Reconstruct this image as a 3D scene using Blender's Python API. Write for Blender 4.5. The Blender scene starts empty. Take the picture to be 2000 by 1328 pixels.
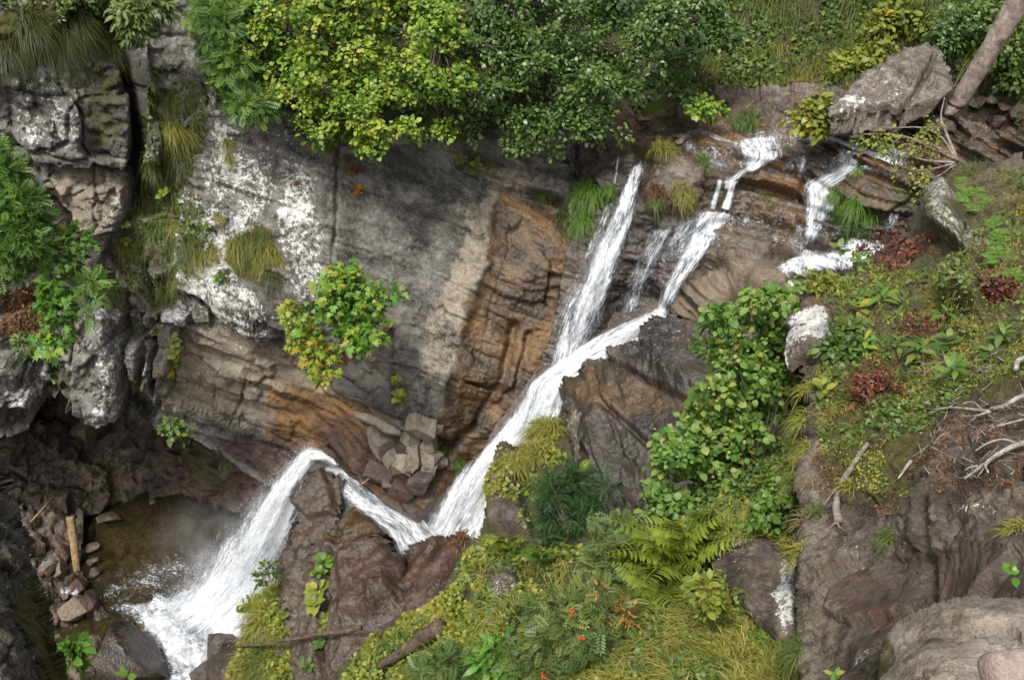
import bpy, math, random
import numpy as np
from mathutils import Vector

# ------------------------------------------------------------------ camera, sky, sun, exposure
SC = bpy.context.scene
COL = SC.collection
PW, PH, FPX, PITCH, CAMZ = 2000.0, 1328.0, 1804.0, math.radians(33.0), 18.0
cam_d = bpy.data.cameras.new('camera'); cam = bpy.data.objects.new('camera', cam_d); COL.objects.link(cam)
cam.location = (0, 0, CAMZ); cam.rotation_euler = (math.pi / 2 - PITCH, 0, 0)
cam_d.sensor_width = 36.0; cam_d.lens = 36.0 * FPX / PW; cam_d.clip_start = 0.05; cam_d.clip_end = 500
SC.camera = cam

SUN_EL, SUN_AZ = math.radians(62), math.radians(205)      # azimuth from north(+Y), clockwise; a veiled sun behind the viewer
world = bpy.data.worlds.new('World'); SC.world = world; world.use_nodes = True
wn = world.node_tree.nodes; wl = world.node_tree.links
bg = wn['Background']; bg.inputs['Strength'].default_value = 0.095
sky = wn.new('ShaderNodeTexSky'); sky.sky_type = 'NISHITA'; sky.sun_disc = False
sky.sun_elevation = SUN_EL; sky.sun_rotation = SUN_AZ; sky.air_density = 1.0; sky.dust_density = 5.0; sky.ozone_density = 1.0
hs = wn.new('ShaderNodeHueSaturation'); hs.inputs['Saturation'].default_value = 0.22      # overcast: a grey-white sky
wl.new(sky.outputs['Color'], hs.inputs['Color']); wl.new(hs.outputs['Color'], bg.inputs['Color'])
sl = bpy.data.lights.new('sun', 'SUN'); sl.energy = 1.5; sl.angle = math.radians(12); sl.color = (1.0, 0.96, 0.9)
so = bpy.data.objects.new('sun', sl); COL.objects.link(so)
sd = Vector((math.sin(SUN_AZ) * math.cos(SUN_EL), math.cos(SUN_AZ) * math.cos(SUN_EL), math.sin(SUN_EL)))
so.location = sd * 60; so.rotation_euler = sd.to_track_quat('Z', 'Y').to_euler()
SC.view_settings.view_transform = 'Standard'; SC.view_settings.look = 'None'
SC.view_settings.gamma = 1.0; SC.view_settings.use_curve_mapping = False
SC.view_settings.exposure = 1.45
SC.render.engine = 'CYCLES'
SC.cycles.use_denoising = True
SC.cycles.max_bounces = 6; SC.cycles.transparent_max_bounces = 24
SC.cycles.diffuse_bounces = 3; SC.cycles.glossy_bounces = 2; SC.cycles.transmission_bounces = 4
SC.cycles.caustics_reflective = False; SC.cycles.caustics_refractive = False

# ------------------------------------------------------------------ picture <-> place
CP, SP = math.cos(PITCH), math.sin(PITCH)
def ray(px, py):
    px = np.asarray(px, float); py = np.asarray(py, float)
    u = (px - 1000.0) / FPX; v = (664.0 - py) / FPX
    return np.stack([u, CP + v * SP, -SP + v * CP], -1)
def at(px, py, d):
    return ray(px, py) * np.asarray(d, float)[..., None] + np.array([0, 0, CAMZ])
def dep(px, py, kind, val):
    r = ray(px, py)
    if kind == 'd': return val
    if kind == 'y': return val / r[1]
    return (val - CAMZ) / r[2]
def px_of(P):
    Q = P - np.array([0, 0, CAMZ]); d = Q[..., 1] * CP - Q[..., 2] * SP
    up = Q[..., 1] * SP + Q[..., 2] * CP
    return 1000 + FPX * Q[..., 0] / d, 664 - FPX * up / d, d

# ------------------------------------------------------------------ noise
def _hu(ix, iy, iz, s):
    n = ix * np.uint32(374761393) + iy * np.uint32(668265263) + iz * np.uint32(2147483647) + np.uint32((s * 974711 + 12345) & 0xffffffff)
    n = (n ^ (n >> np.uint32(13))) * np.uint32(1274126177)
    n = (n ^ (n >> np.uint32(16))) * np.uint32(2246822519)
    return n ^ (n >> np.uint32(15))
def vnoise(P, s=0):
    P = np.asarray(P, np.float32); fl = np.floor(P); f = P - fl; i = fl.astype(np.int32).astype(np.uint32); w = f * f * f * (f * (f * 6 - 15) + 10)
    ix, iy, iz = i[..., 0], i[..., 1], i[..., 2]; wx, wy, wz = w[..., 0], w[..., 1], w[..., 2]; one = np.uint32(1)
    def k(a, b, c): return (_hu(a, b, c, s) & np.uint32(0xffffff)).astype(np.float32) * np.float32(1 / 16777215.0)
    def row(b, c): u = k(ix, b, c); return u + (k(ix + one, b, c) - u) * wx
    def pl(c): u = row(iy, c); return u + (row(iy + one, c) - u) * wy
    u = pl(iz); return (u + (pl(iz + one) - u) * wz) * 2 - 1
def fbm(P, octv=4, s=0, gain=0.5):
    a, o, n = 1.0, 0, 0
    for k in range(octv):
        o = o + a * vnoise(P * (2.03 ** k) + 17.3 * k, s + k); n += a; a *= gain
    return o / n
def ridged(P, octv=4, s=0):
    a, o, n = 1.0, 0, 0
    for k in range(octv):
        o = o + a * (1 - np.abs(vnoise(P * (2.1 ** k) + 9.1 * k, s + k)) * 2); n += a; a *= 0.5
    return o / n
def worley(P, s=0, sq=False):
    P = np.asarray(P, np.float32); fl = np.floor(P); fr = P - fl; i = fl.astype(np.int32).astype(np.uint32); sh = P.shape[:-1]
    f1 = np.full(sh, 99.0, np.float32); f2 = f1.copy(); rid = np.zeros(sh, np.uint32); d0 = np.zeros(sh, np.float32); d2_ = d0.copy()
    K = np.float32(1 / 1023.0)
    for dx in (-1, 0, 1):
        for dy in (-1, 0, 1):
            for dz in (-1, 0, 1):
                h = _hu(i[..., 0] + np.uint32(dx & 0xffffffff), i[..., 1] + np.uint32(dy & 0xffffffff), i[..., 2] + np.uint32(dz & 0xffffffff), s)
                qx = (h & np.uint32(1023)).astype(np.float32) * K + dx - fr[..., 0]
                qy = ((h >> np.uint32(10)) & np.uint32(1023)).astype(np.float32) * K + dy - fr[..., 1]
                qz = ((h >> np.uint32(20)) & np.uint32(1023)).astype(np.float32) * K + dz - fr[..., 2]
                x2, y2, z2 = qx * qx, qy * qy, qz * qz
                d = x2 * x2 + y2 * y2 + z2 * z2 if sq else x2 + y2 + z2
                n = d < f1
                f2 = np.where(n, f1, np.minimum(f2, d)); f1 = np.where(n, d, f1); rid = np.where(n, h, rid); d0 = np.where(n, qx, d0); d2_ = np.where(n, qz, d2_)
    e = .25 if sq else .5
    r = ((rid * np.uint32(2654435761)) >> np.uint32(8)).astype(np.float32) * np.float32(1 / 16777215.0)
    return f1 ** e, f2 ** e, r, (d0, d2_)
def rotm(ax, ay, az):
    from mathutils import Euler
    return np.array(Euler((math.radians(ax), math.radians(ay), math.radians(az))).to_matrix())
def blocks(P, size, rot=(0, 0, 0), amp=.2, crack=.1, cw=.06, s=0, tilt=.9):
    """broken-rock relief: every cell its own height and tilt, recessed joints between"""
    Q = (P @ rotm(*rot)) / np.array(size, float)
    Q = Q + 0.07 * np.stack([vnoise(Q * 1.3, s + 40), vnoise(Q * 1.7, s + 41), vnoise(Q * 1.7, s + 42)], -1)
    f1, f2, r, dv = worley(Q, s, True)
    t = (dv[0] * np.cos(r * 40) + dv[1] * np.sin(r * 40)) * tilt
    return amp * (r - .5 + t) - .7 * crack * np.exp(-((f2 - f1) / (cw * .55)) ** 2)

def facets(P, sizes, rot=(0, 25, 0), k=.22, an=(1, 1, .55), s=0):
    """chipped, plane-sided relief at several sizes"""
    h = 0; R = rotm(*rot)
    for i, z in enumerate(sizes):
        Q = (P @ R) / (z * np.array(an)); Q = Q + .05 * vnoise(Q * 2.1, s + 60 + i)[..., None]
        f1, f2, r, dv = worley(Q, s + 7 * i, True)
        h = h + k * z * ((r - .5) * .7 + (dv[0] * np.cos(r * 47) + dv[1] * np.sin(r * 47)) * .85)
    return h

def beds(P, rot=(0, 25, 0), gap=.4, depth=.04, w=.05, s=0):
    """crisp bedding joints that come and go along the layers"""
    Q = P @ rotm(*rot); q = (Q[..., 2] + .12 * fbm(Q * np.array([.5, .5, 1.2]), 3, 70 + s)) / gap
    i = np.floor(q); f = q - i - .5; on = smooth01(.5 + 1.6 * fbm(np.stack([Q[..., 0] * .5, Q[..., 1] * .5, i * 7.3], -1), 2, 80 + s))
    return -depth * on * np.exp(-(f / w) ** 2) + depth * .9 * (vnoise(np.stack([i * 3.7, 0 * i, 0 * i + Q[..., 0] * .12], -1), 90 + s))

# ------------------------------------------------------------------ polygons in the picture
def smooth01(x): x = np.clip(x, 0, 1); return x * x * (3 - 2 * x)
def pdist(px, py, poly, closed=True):
    d = np.full(np.shape(px), 1e9); n = len(poly)
    for k in range(n if closed else n - 1):
        (x0, y0), (x1, y1) = poly[k][:2], poly[(k + 1) % n][:2]
        ex, ey = x1 - x0, y1 - y0; L = ex * ex + ey * ey + 1e-9
        t = np.clip(((px - x0) * ex + (py - y0) * ey) / L, 0, 1)
        d = np.minimum(d, np.hypot(px - x0 - t * ex, py - y0 - t * ey))
    return d
def inside(px, py, poly):
    r = np.zeros(np.shape(px), bool); n = len(poly)
    for k in range(n):
        (x0, y0), (x1, y1) = poly[k][:2], poly[(k + 1) % n][:2]
        if y0 == y1: continue
        c = ((y0 > py) != (y1 > py)) & (px < (x1 - x0) * (py - y0) / (y1 - y0) + x0)
        r ^= c
    return r
def sdist(px, py, poly):
    return np.where(inside(px, py, poly), 1, -1) * pdist(px, py, poly)
def pm(px, py, poly, soft=12):
    return smooth01(sdist(px, py, poly) / soft * .5 + .5)
def em(px, py, cx, cy, rx, ry, ang=0, soft=.6):
    a = math.radians(ang); x = (px - cx) * math.cos(a) + (py - cy) * math.sin(a); y = -(px - cx) * math.sin(a) + (py - cy) * math.cos(a)
    return smooth01((1 - np.hypot(x / rx, y / ry)) / soft + .35)
def lm(px, py, line, w):
    return np.exp(-(pdist(px, py, line, False) / w) ** 2)

# ------------------------------------------------------------------ mesh helpers
def mesh_np(name, V, F, smooth=False):
    V = np.asarray(V, np.float32); F = np.asarray(F, np.int32); k = F.shape[1]; m = len(F)
    me = bpy.data.meshes.new(name)
    me.vertices.add(len(V)); me.vertices.foreach_set('co', V.ravel())
    me.loops.add(m * k); me.loops.foreach_set('vertex_index', F.ravel())
    me.polygons.add(m); me.polygons.foreach_set('loop_start', np.arange(0, m * k, k, dtype=np.int32))
    if smooth: me.polygons.foreach_set('use_smooth', np.ones(m, bool))
    me.update(calc_edges=True); me.validate()
    return me
def vcol(me, name, C):
    a = me.color_attributes.new(name, 'FLOAT_COLOR', 'POINT'); a.data.foreach_set('color', np.asarray(C, np.float32).ravel())
def obj(name, me, mat=None, parent=None, label=None, cat=None, group=None, kind=None, loc=None):
    o = bpy.data.objects.new(name, me); COL.objects.link(o)
    if mat is not None and me is not None and not me.materials: me.materials.append(mat)
    if parent is not None: o.parent = parent
    if loc is not None: o.location = loc
    if label: o['label'] = label
    if cat: o['category'] = cat
    if group: o['group'] = group
    if kind: o['kind'] = kind
    return o
def empty(name, loc, label, cat, group=None):
    o = obj(name, None, None, None, label, cat, group); o.location = loc; o.empty_display_size = .1
    return o
def norm(v): return v / (np.linalg.norm(v, axis=-1, keepdims=True) + 1e-9)

def tps(ctrl):
    """smooth surface through the given points; inverse depth, so that planes stay planes"""
    X = np.array([[c[0], c[1]] for c in ctrl], float) / 500.0
    y = np.array([1.0 / dep(*c) for c in ctrl]); n = len(X)
    K = lambda r2: np.where(r2 > 0, r2 * np.log(np.maximum(r2, 1e-12)), 0)
    A = np.zeros((n + 3, n + 3)); r2 = ((X[:, None] - X[None]) ** 2).sum(-1)
    A[:n, :n] = K(r2) + np.eye(n) * 0.004; A[:n, n] = 1; A[:n, n + 1:] = X; A[n, :n] = 1; A[n + 1:, :n] = X.T
    w = np.linalg.solve(A, np.concatenate([y, [0, 0, 0]]))
    def f(px, py):
        q = np.stack([np.asarray(px, float) / 500, np.asarray(py, float) / 500], -1); o = w[n] + q @ w[n + 1:]
        for k in range(n): o = o + w[k] * K(((q - X[k]) ** 2).sum(-1))
        return 1.0 / np.clip(o, 1 / 60.0, 1 / 1.2)
    return f

def surf_f(lay, k=3, blur=2):
    """distance of the finished surface, taken as the outermost nearby rock"""
    ly = LAY[lay]; D = px_of(ly.P)[2].copy()
    for a in range(k):
        E = D.copy()
        for ax in (0, 1):
            for sh in (-1, 1): E = np.minimum(E, np.roll(D, sh, ax))
        D = E
    for a in range(blur * 2):
        D = (D + np.roll(D, 1, 0) + np.roll(D, -1, 0) + np.roll(D, 1, 1) + np.roll(D, -1, 1)) / 5
    def f(px, py):
        x = np.clip((np.asarray(px, float) - ly.X0) / ly.step, 0, D.shape[1] - 1.001); y = np.clip((np.asarray(py, float) - ly.Y0) / ly.step, 0, D.shape[0] - 1.001)
        i = x.astype(int); j = y.astype(int); u = x - i; v = y - j
        return D[j, i] * (1 - u) * (1 - v) + D[j, i + 1] * u * (1 - v) + D[j + 1, i] * (1 - u) * v + D[j + 1, i + 1] * u * v
    return f
LAY = {}
class Layer:
    """one body of rock or ground: an outline, its distance, its relief; the rim is folded back so that it has thickness"""
    def __init__(s, name, poly, ctrl, mat, step=4, relief=None, masks=None, rim=.8, rnd=0, rnd_m=0, jag=4, strat=(0, 25, 0), tk=1.0, kind='structure', label=None, cat=None, smooth=False, parent=None):
        xs = [p[0] for p in poly]; ys = [p[1] for p in poly]
        gx = np.arange(min(xs) - step, max(xs) + step * 1.5, step); gy = np.arange(min(ys) - step, max(ys) + step * 1.5, step)
        X, Y = np.meshgrid(gx, gy)
        W = np.stack([X, Y, 0 * X], -1)
        jx = X + jag * fbm(W / 40.0, 3, 71); jy = Y + jag * fbm(W / 40.0, 3, 81)
        sd_ = sdist(jx, jy, poly); M = sd_ > 0
        s.f = tps(ctrl); D = s.f(X, Y)
        if rnd:
            t = np.clip(1 - sd_ / rnd, 0, 1); D = D + rnd_m * (1 - np.sqrt(np.maximum(1 - t * t, 0)))
        P = at(X, Y, D)
        du = np.gradient(P, axis=1); dv_ = np.gradient(P, axis=0); N = norm(np.cross(dv_, du))
        V = norm(P - np.array([0, 0, CAMZ])); N = np.where(((N * V).sum(-1) > 0)[..., None], -N, N)
        N = norm(N - 0.25 * V)
        if relief is not None:
            M2 = sd_ > -3 * step; hh = np.zeros(M.shape); hh[M2] = relief(X[M2], Y[M2], P[M2]); P = P + N * hh[..., None]
        s.P, s.N, s.X0, s.Y0, s.step, s.M = P, N, gx[0], gy[0], step, M
        idx = -np.ones(M.shape, np.int64); idx[M] = np.arange(M.sum())
        q = np.stack([idx[:-1, :-1], idx[1:, :-1], idx[1:, 1:], idx[:-1, 1:]], -1).reshape(-1, 4)
        q = q[(q >= 0).all(1)]
        Vt = P[M]; n0 = len(Vt); Vd = V[M]
        # rim
        e = np.concatenate([q[:, [0, 1]], q[:, [1, 2]], q[:, [2, 3]], q[:, [3, 0]]])
        key = np.minimum(e[:, 0], e[:, 1]) * (n0 + 1) + np.maximum(e[:, 0], e[:, 1])
        u, first, cnt = np.unique(key, return_index=True, return_counts=True)
        be = e[first[cnt == 1]]
        bv = np.unique(be); mp = {v: n0 + k for k, v in enumerate(bv)}
        R = Vt[bv] + Vd[bv] * rim
        Vall = np.concatenate([Vt, R]) if rim else Vt
        F = q
        if rim:
            F = np.concatenate([q, np.array([[a, mp[a], mp[b], b] for a, b in be])[:, ::-1]])
        me = mesh_np(name, Vall, F, smooth)
        if masks is not None:
            wx = X[M] + 26 * fbm(P[M] * 1.8 * tk, 5, 5, .65); wy = Y[M] + 26 * fbm(P[M] * 1.8 * tk, 5, 6, .65)
            A, B = masks(wx, wy, P[M], N[M])
            z = np.zeros(n0)
            A = np.stack([np.clip(z + a, 0, 1) for a in A], -1); B = np.stack([np.clip(z + b, 0, 1) for b in B], -1)
            if rim: A = np.concatenate([A, A[bv]]); B = np.concatenate([B, B[bv]])
            T = tones(P[M], strat, tk)
            if rim: T = np.concatenate([T, T[bv]])
            vcol(me, 'ma', A); vcol(me, 'mb', B); vcol(me, 'mc', np.clip(T, 0, 1))
        s.o = obj(name, me, mat, parent, label, cat, None, kind)
        LAY[name] = s
    def on(s, px, py, lift=0.0):
        i = int(round((px - s.X0) / s.step)); j = int(round((py - s.Y0) / s.step))
        j = min(max(j, 0), s.P.shape[0] - 1); i = min(max(i, 0), s.P.shape[1] - 1)
        return s.P[j, i] + s.N[j, i] * lift
    def nrm(s, px, py):
        i = int(round((px - s.X0) / s.step)); j = int(round((py - s.Y0) / s.step))
        j = min(max(j, 0), s.P.shape[0] - 1); i = min(max(i, 0), s.P.shape[1] - 1)
        return s.N[j, i]

# ------------------------------------------------------------------ material helpers
class NT:
    def __init__(s, name):
        s.m = bpy.data.materials.new(name); s.m.use_nodes = True; s.t = s.m.node_tree; s.t.nodes.clear()
        s.out = s.t.nodes.new('ShaderNodeOutputMaterial')
    def n(s, typ, **kw):
        x = s.t.nodes.new('ShaderNode' + typ)
        for k, v in kw.items():
            if hasattr(x, k): setattr(x, k, v)
        return x
    def put(s, sock, v):
        if v is None: return
        if isinstance(v, bpy.types.NodeSocket): s.t.links.new(v, sock)
        else: sock.default_value = v
    def math(s, op, a, b=None, clamp=False):
        x = s.n('Math', operation=op, use_clamp=clamp); s.put(x.inputs[0], a)
        if b is not None: s.put(x.inputs[1], b)
        return x.outputs[0]
    def mix(s, f, a, b):
        x = s.n('Mix', data_type='RGBA'); s.put(x.inputs[0], f)
        for k, v in ((6, a), (7, b)):
            s.put(x.inputs[k], v if isinstance(v, bpy.types.NodeSocket) else (*v, 1))
        return x.outputs[2]
    def ramp(s, f, stops, interp='LINEAR'):
        x = s.n('ValToRGB'); s.put(x.inputs[0], f); r = x.color_ramp; r.interpolation = interp
        while len(r.elements) < len(stops): r.elements.new(.5)
        for e, (p, c) in zip(r.elements, stops): e.position = p; e.color = (*c, 1) if len(c) == 3 else c
        return x.outputs[0]
    def step(s, f, lo, hi):
        x = s.n('MapRange', interpolation_type='SMOOTHSTEP'); s.put(x.inputs[0], f); x.inputs[1].default_value = lo; x.inputs[2].default_value = hi
        return x.outputs[0]
    def coord(s, scale=(1, 1, 1), rot=(0, 0, 0), src='Object'):
        tc = s.n('TexCoord'); mp = s.n('Mapping'); s.t.links.new(tc.outputs[src], mp.inputs[0])
        mp.inputs['Scale'].default_value = scale; mp.inputs['Rotation'].default_value = [math.radians(a) for a in rot]
        return mp.outputs[0]
    def noise(s, vec, scale, detail=4, rough=.55, dist=0):
        x = s.n('TexNoise'); s.put(x.inputs['Vector'], vec); x.inputs['Scale'].default_value = scale
        x.inputs['Detail'].default_value = detail; x.inputs['Roughness'].default_value = rough; x.inputs['Distortion'].default_value = dist
        return x.outputs[0]
    def vor(s, vec, scale, feature='F1', rnd=1):
        x = s.n('TexVoronoi', feature=feature); s.put(x.inputs['Vector'], vec); x.inputs['Scale'].default_value = scale
        x.inputs['Randomness'].default_value = rnd
        return x.outputs['Distance']
    def attr(s, name):
        a = s.n('Attribute'); a.attribute_name = name; x = s.n('SeparateColor'); s.t.links.new(a.outputs['Color'], x.inputs[0])
        return x.outputs[0], x.outputs[1], x.outputs[2], a.outputs['Alpha']
    def bump(s, h, strength=.5, dist=.02, nrm=None):
        x = s.n('Bump'); x.inputs['Strength'].default_value = strength; x.inputs['Distance'].default_value = dist; s.put(x.inputs['Height'], h)
        if nrm is not None: s.put(x.inputs['Normal'], nrm)
        return x.outputs[0]
    def bsdf(s, color, rough=.8, nrm=None, spec=.3, **kw):
        x = s.n('BsdfPrincipled'); s.put(x.inputs['Base Color'], color if isinstance(color, bpy.types.NodeSocket) else (*color, 1))
        s.put(x.inputs['Roughness'], rough); s.put(x.inputs['Specular IOR Level'], spec)
        if nrm is not None: s.put(x.inputs['Normal'], nrm)
        for k, v in kw.items(): s.put(x.inputs[k.replace('_', ' ')], v)
        return x.outputs[0]
    def done(s, sh): s.t.links.new(sh, s.out.inputs[0]); return s.m
    def mixs(s, f, a, b):
        x = s.n('MixShader'); s.put(x.inputs[0], f); s.t.links.new(a, x.inputs[1]); s.t.links.new(b, x.inputs[2]); return x.outputs[0]

def rock_mat(name, dark, mid, light, brown=(.10, .052, .016), tan=(.24, .19, .13), lich=(.6, .6, .575), red=(.07, .034, .026), wetk=.5, scale=1.0, bumpd=.02, rough=.85):
    """ma = lichen, ochre, moss, wet;  mb = tan, dark, red, litter;  mc = tone of the bed, patchiness"""
    t = NT(name); lic, och, mos, wet = t.attr('ma'); tn, dk, rd, lit = t.attr('mb'); tone, pat, _, _ = t.attr('mc')
    co = t.coord(); n2 = t.noise(co, 6 * scale, 5, .68); n4 = t.noise(co, 27 * scale, 3, .7)
    d2 = t.math('SUBTRACT', n2, .5); d4 = t.math('SUBTRACT', n4, .5)
    f = t.math('ADD', tone, t.math('ADD', t.math('MULTIPLY', d2, 1.0), t.math('MULTIPLY', d4, 1.0)))
    c = t.ramp(f, [(.15, dark), (.5, mid), (.9, light)])
    def masked(m, k=1.0): return t.math('MULTIPLY', t.step(t.math('ADD', m, t.math('ADD', t.math('MULTIPLY', d2, 1.1), t.math('MULTIPLY', d4, .6))), .3, .62), k)
    pf = t.math('ADD', pat, t.math('ADD', t.math('MULTIPLY', d2, .5), t.math('MULTIPLY', d4, .4)))
    c = t.mix(masked(tn, .85), c, t.ramp(f, [(.2, tuple(.45 * k for k in tan)), (.8, tan)]))
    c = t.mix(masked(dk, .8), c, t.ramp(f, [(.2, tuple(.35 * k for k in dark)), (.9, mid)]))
    c = t.mix(masked(och, .88), c, t.ramp(pf, [(.2, tuple(.22 * k for k in brown)), (.5, brown), (.72, (brown[0] * 1.75, brown[1] * 1.6, brown[2] * 1.5)), (.9, (brown[0] * 1.9, brown[1] * 2.1, brown[2] * 3))]))
    c = t.mix(masked(rd, .8), c, t.ramp(pf, [(.2, tuple(.4 * k for k in red)), (.6, red), (.9, tuple(2 * k for k in red))]))
    c = t.mix(masked(lit), c, t.ramp(n4, [(.35, (.04, .024, .014)), (.5, (.13, .065, .034)), (.7, (.24, .16, .09))]))
    v = t.vor(co, 10 * scale); nl = t.noise(t.coord((1, 1, .6)), 11 * scale, 5, .78, .3)
    lf = t.math('MULTIPLY', t.step(t.math('ADD', nl, t.math('MULTIPLY', lic, .3)), .66, .74), t.step(lic, .02, .25))
    c = t.mix(t.math('MULTIPLY', lf, t.math('ADD', .55, t.math('MULTIPLY', n4, .7)), clamp=True), c, t.ramp(f, [(.15, tuple(.45 * k for k in lich)), (.85, lich)]))
    mf = masked(mos)
    c = t.mix(mf, c, t.ramp(t.math('ADD', t.math('MULTIPLY', n4, .6), t.math('MULTIPLY', n2, .4)), [(.35, (.014, .015, .005)), (.52, (.045, .044, .011)), (.7, (.105, .09, .02))]))
    wk = t.math('MULTIPLY', t.math('MULTIPLY', wet, t.math('ADD', .3, n2)), wetk, clamp=True)
    c = t.mix(wk, c, t.mix(.5, c, (.010, .0085, .007)))
    nb = t.bump(t.math('ADD', t.math('ADD', n2, t.math('MULTIPLY', v, .5)), t.math('MULTIPLY', n4, .7)), 1.0, bumpd * 1.6)
    r = t.math('SUBTRACT', rough, t.math('MULTIPLY', wet, t.math('ADD', .42, t.math('MULTIPLY', n2, .45))), clamp=True)
    return t.done(t.bsdf(c, r, nb, t.math('ADD', .2, t.math('MULTIPLY', wet, .4))))
def tones(P, strat=(0, 25, 0), k=1.0, s=0):
    """bed tone and patchiness of the rock at these points"""
    Q = P @ rotm(*strat)
    n3 = fbm(Q * np.array([.8, .8, 5.0]) * k, 5, 301 + s, .6); n1 = fbm(P * .7 * k, 4, 311 + s, .6)
    f1, f2, r, dv = worley(P / np.array([1.3, 1.3, .8]) * k + .2 * n1[..., None], 321 + s)
    vein = np.exp(-((f2 - f1) / .02) ** 2)
    q1, q2, r2, _d = worley((P @ rotm(*strat)) / np.array([.4, .4, .2]) * k, 341 + s, True); drip = fbm(P * np.array([3.2, 3.2, .4]) * k, 4, 351 + s, .6)
    tone = .5 + .3 * n3 + .2 * n1 + .14 * (r - .5) + .16 * (r2 - .5) + .22 * drip - .12 * vein * (r > .6)
    pat = .5 + .55 * fbm((P @ rotm(0, -28, 0)) * np.array([1.8, 1.8, .6]) * k, 5, 331 + s, .6) + .3 * n3
    return np.stack([tone, pat, r, np.ones_like(r)], -1)
# ================================================================== THE SETTING: rock, ground
GREY = rock_mat('rock_grey_slab', (.028, .027, .024), (.1, .094, .082), (.225, .212, .185), brown=(.1, .055, .017), tan=(.31, .262, .198))
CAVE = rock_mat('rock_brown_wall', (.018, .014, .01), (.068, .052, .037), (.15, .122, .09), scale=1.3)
LEDGE = rock_mat('rock_stream_ledges', (.016, .0115, .008), (.07, .052, .036), (.17, .135, .1), brown=(.085, .046, .014), tan=(.21, .172, .125), wetk=.7)
DARKR = rock_mat('rock_dark_wet', (.011, .009, .0075), (.037, .031, .025), (.095, .082, .064), brown=(.058, .037, .018), tan=(.2, .17, .13), wetk=.35)
BROWN = rock_mat('rock_red_brown', (.02, .014, .01), (.064, .045, .032), (.125, .096, .073), brown=(.072, .043, .014), red=(.052, .027, .017), wetk=.35)
BANK = rock_mat('rock_near_bank', (.016, .013, .01), (.06, .047, .035), (.15, .125, .096), tan=(.17, .138, .1), scale=2.2, bumpd=.009)
SOIL = rock_mat('earth_hillside', (.012, .01, .007), (.035, .028, .018), (.08, .068, .042), rough=.95)
BOULD = rock_mat('rock_near_boulder', (.06, .05, .04), (.18, .15, .12), (.3, .27, .225), scale=4.0, bumpd=.005)
BARKM = rock_mat('bark_mossy', (.014, .012, .009), (.045, .041, .034), (.12, .11, .095), scale=5.0, bumpd=.015)

SLAB = [(395, 110), (470, 170), (610, 250), (700, 285), (900, 300), (1000, 350), (1040, 400), (985, 470), (945, 540), (905, 650), (862, 790), (835, 850), (800, 832), (760, 803), (690, 770), (645, 745), (640, 705), (600, 672), (560, 657), (520, 655), (480, 642), (440, 618), (405, 598), (380, 575), (350, 560), (346, 500), (352, 420), (345, 330), (350, 250), (400, 180)]
OCHRE = [(975, 372), (1035, 395), (1112, 430), (1115, 520), (1090, 620), (1060, 720), (1020, 790), (965, 880), (900, 1010), (850, 1050), (820, 900), (850, 840), (905, 655), (950, 540), (962, 440)]
LOWER = [(400, 600), (480, 645), (560, 660), (640, 708), (645, 748), (760, 805), (835, 855), (850, 1050), (600, 890), (540, 940), (430, 885), (330, 835), (240, 790), (340, 720)]
LEFT_BLOCKS = [  # outline, how far it stands out, edge softness
    ([(20, 120), (62, 96), (150, 100), (241, 133), (259, 196), (264, 290), (238, 322), (185, 304), (171, 317), (147, 315), (112, 312), (70, 308), (30, 270)], .45, 5),
    ([(70, 314), (145, 318), (176, 315), (237, 327), (264, 336), (266, 361), (248, 408), (239, 444), (217, 440), (167, 447), (153, 426), (126, 368), (90, 340)], .6, 5, .007),
    ([(99, 334), (128, 345), (135, 359), (124, 367), (108, 352)], .16, 3),
    ([(194, 447), (226, 444), (208, 492), (194, 530), (150, 500), (165, 470)], .3, 5),
    ([(255, 508), (285, 515), (292, 548), (275, 566), (250, 560), (235, 530)], .35, 5),
    ([(312, 521), (345, 525), (348, 565), (330, 560), (310, 548)], .25, 4),
    ([(156, 652), (200, 648), (245, 654), (247, 787), (210, 787), (167, 772), (156, 726)], .65, 4),
    ([(120, 590), (180, 575), (245, 610), (248, 650), (160, 650)], .45, 6),
    ([(249, 663), (279, 665), (277, 713), (273, 740), (251, 735)], .5, 3),
    ([(291, 675), (301, 679), (301, 740), (280, 740), (287, 708)], .55, 3),
    ([(310, 638), (357, 641), (352, 670), (339, 708), (307, 706)], .4, 4),
    ([(316, 713), (341, 731), (339, 751), (313, 751)], .5, 3),
    ([(282, 749), (314, 754), (311, 767)], .55, 3),
    ([(316, 609), (375, 604), (376, 629), (321, 622)], .45, 4),
    ([(285, 613), (312, 606), (307, 634), (282, 631)], .4, 4),
    ([(273, 231), (310, 235), (320, 290), (300, 285), (275, 275)], .4, 4),
    ([(280, 285), (312, 292), (312, 312), (285, 305)], .35, 4),
    ([(330, 240), (352, 246), (345, 285), (332, 280)], .3, 4),
    ([(-40, 690), (20, 690), (60, 720), (78, 772), (30, 768), (-40, 760)], .6, 5),
    ([(-40, 770), (60, 772), (80, 800), (60, 835), (-40, 870)], .35, 5),
    ([(105, 705), (152, 700), (156, 740), (160, 772), (115, 770)], .35, 6),
    ([(80, 680), (100, 690), (102, 730), (85, 725)], .4, 4),
    ([(225, 790), (320, 800), (330, 832), (245, 815)], -.25, 5),
    ([(345, 155), (392, 160), (395, 200), (350, 215)], .3, 5),
    ([(240, 40), (285, 60), (290, 225), (268, 230), (255, 120)], .3, 4),
]
CHASM = [(212, 20), (236, 62), (250, 115), (262, 185), (267, 260), (267, 335), (262, 400)]
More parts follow.
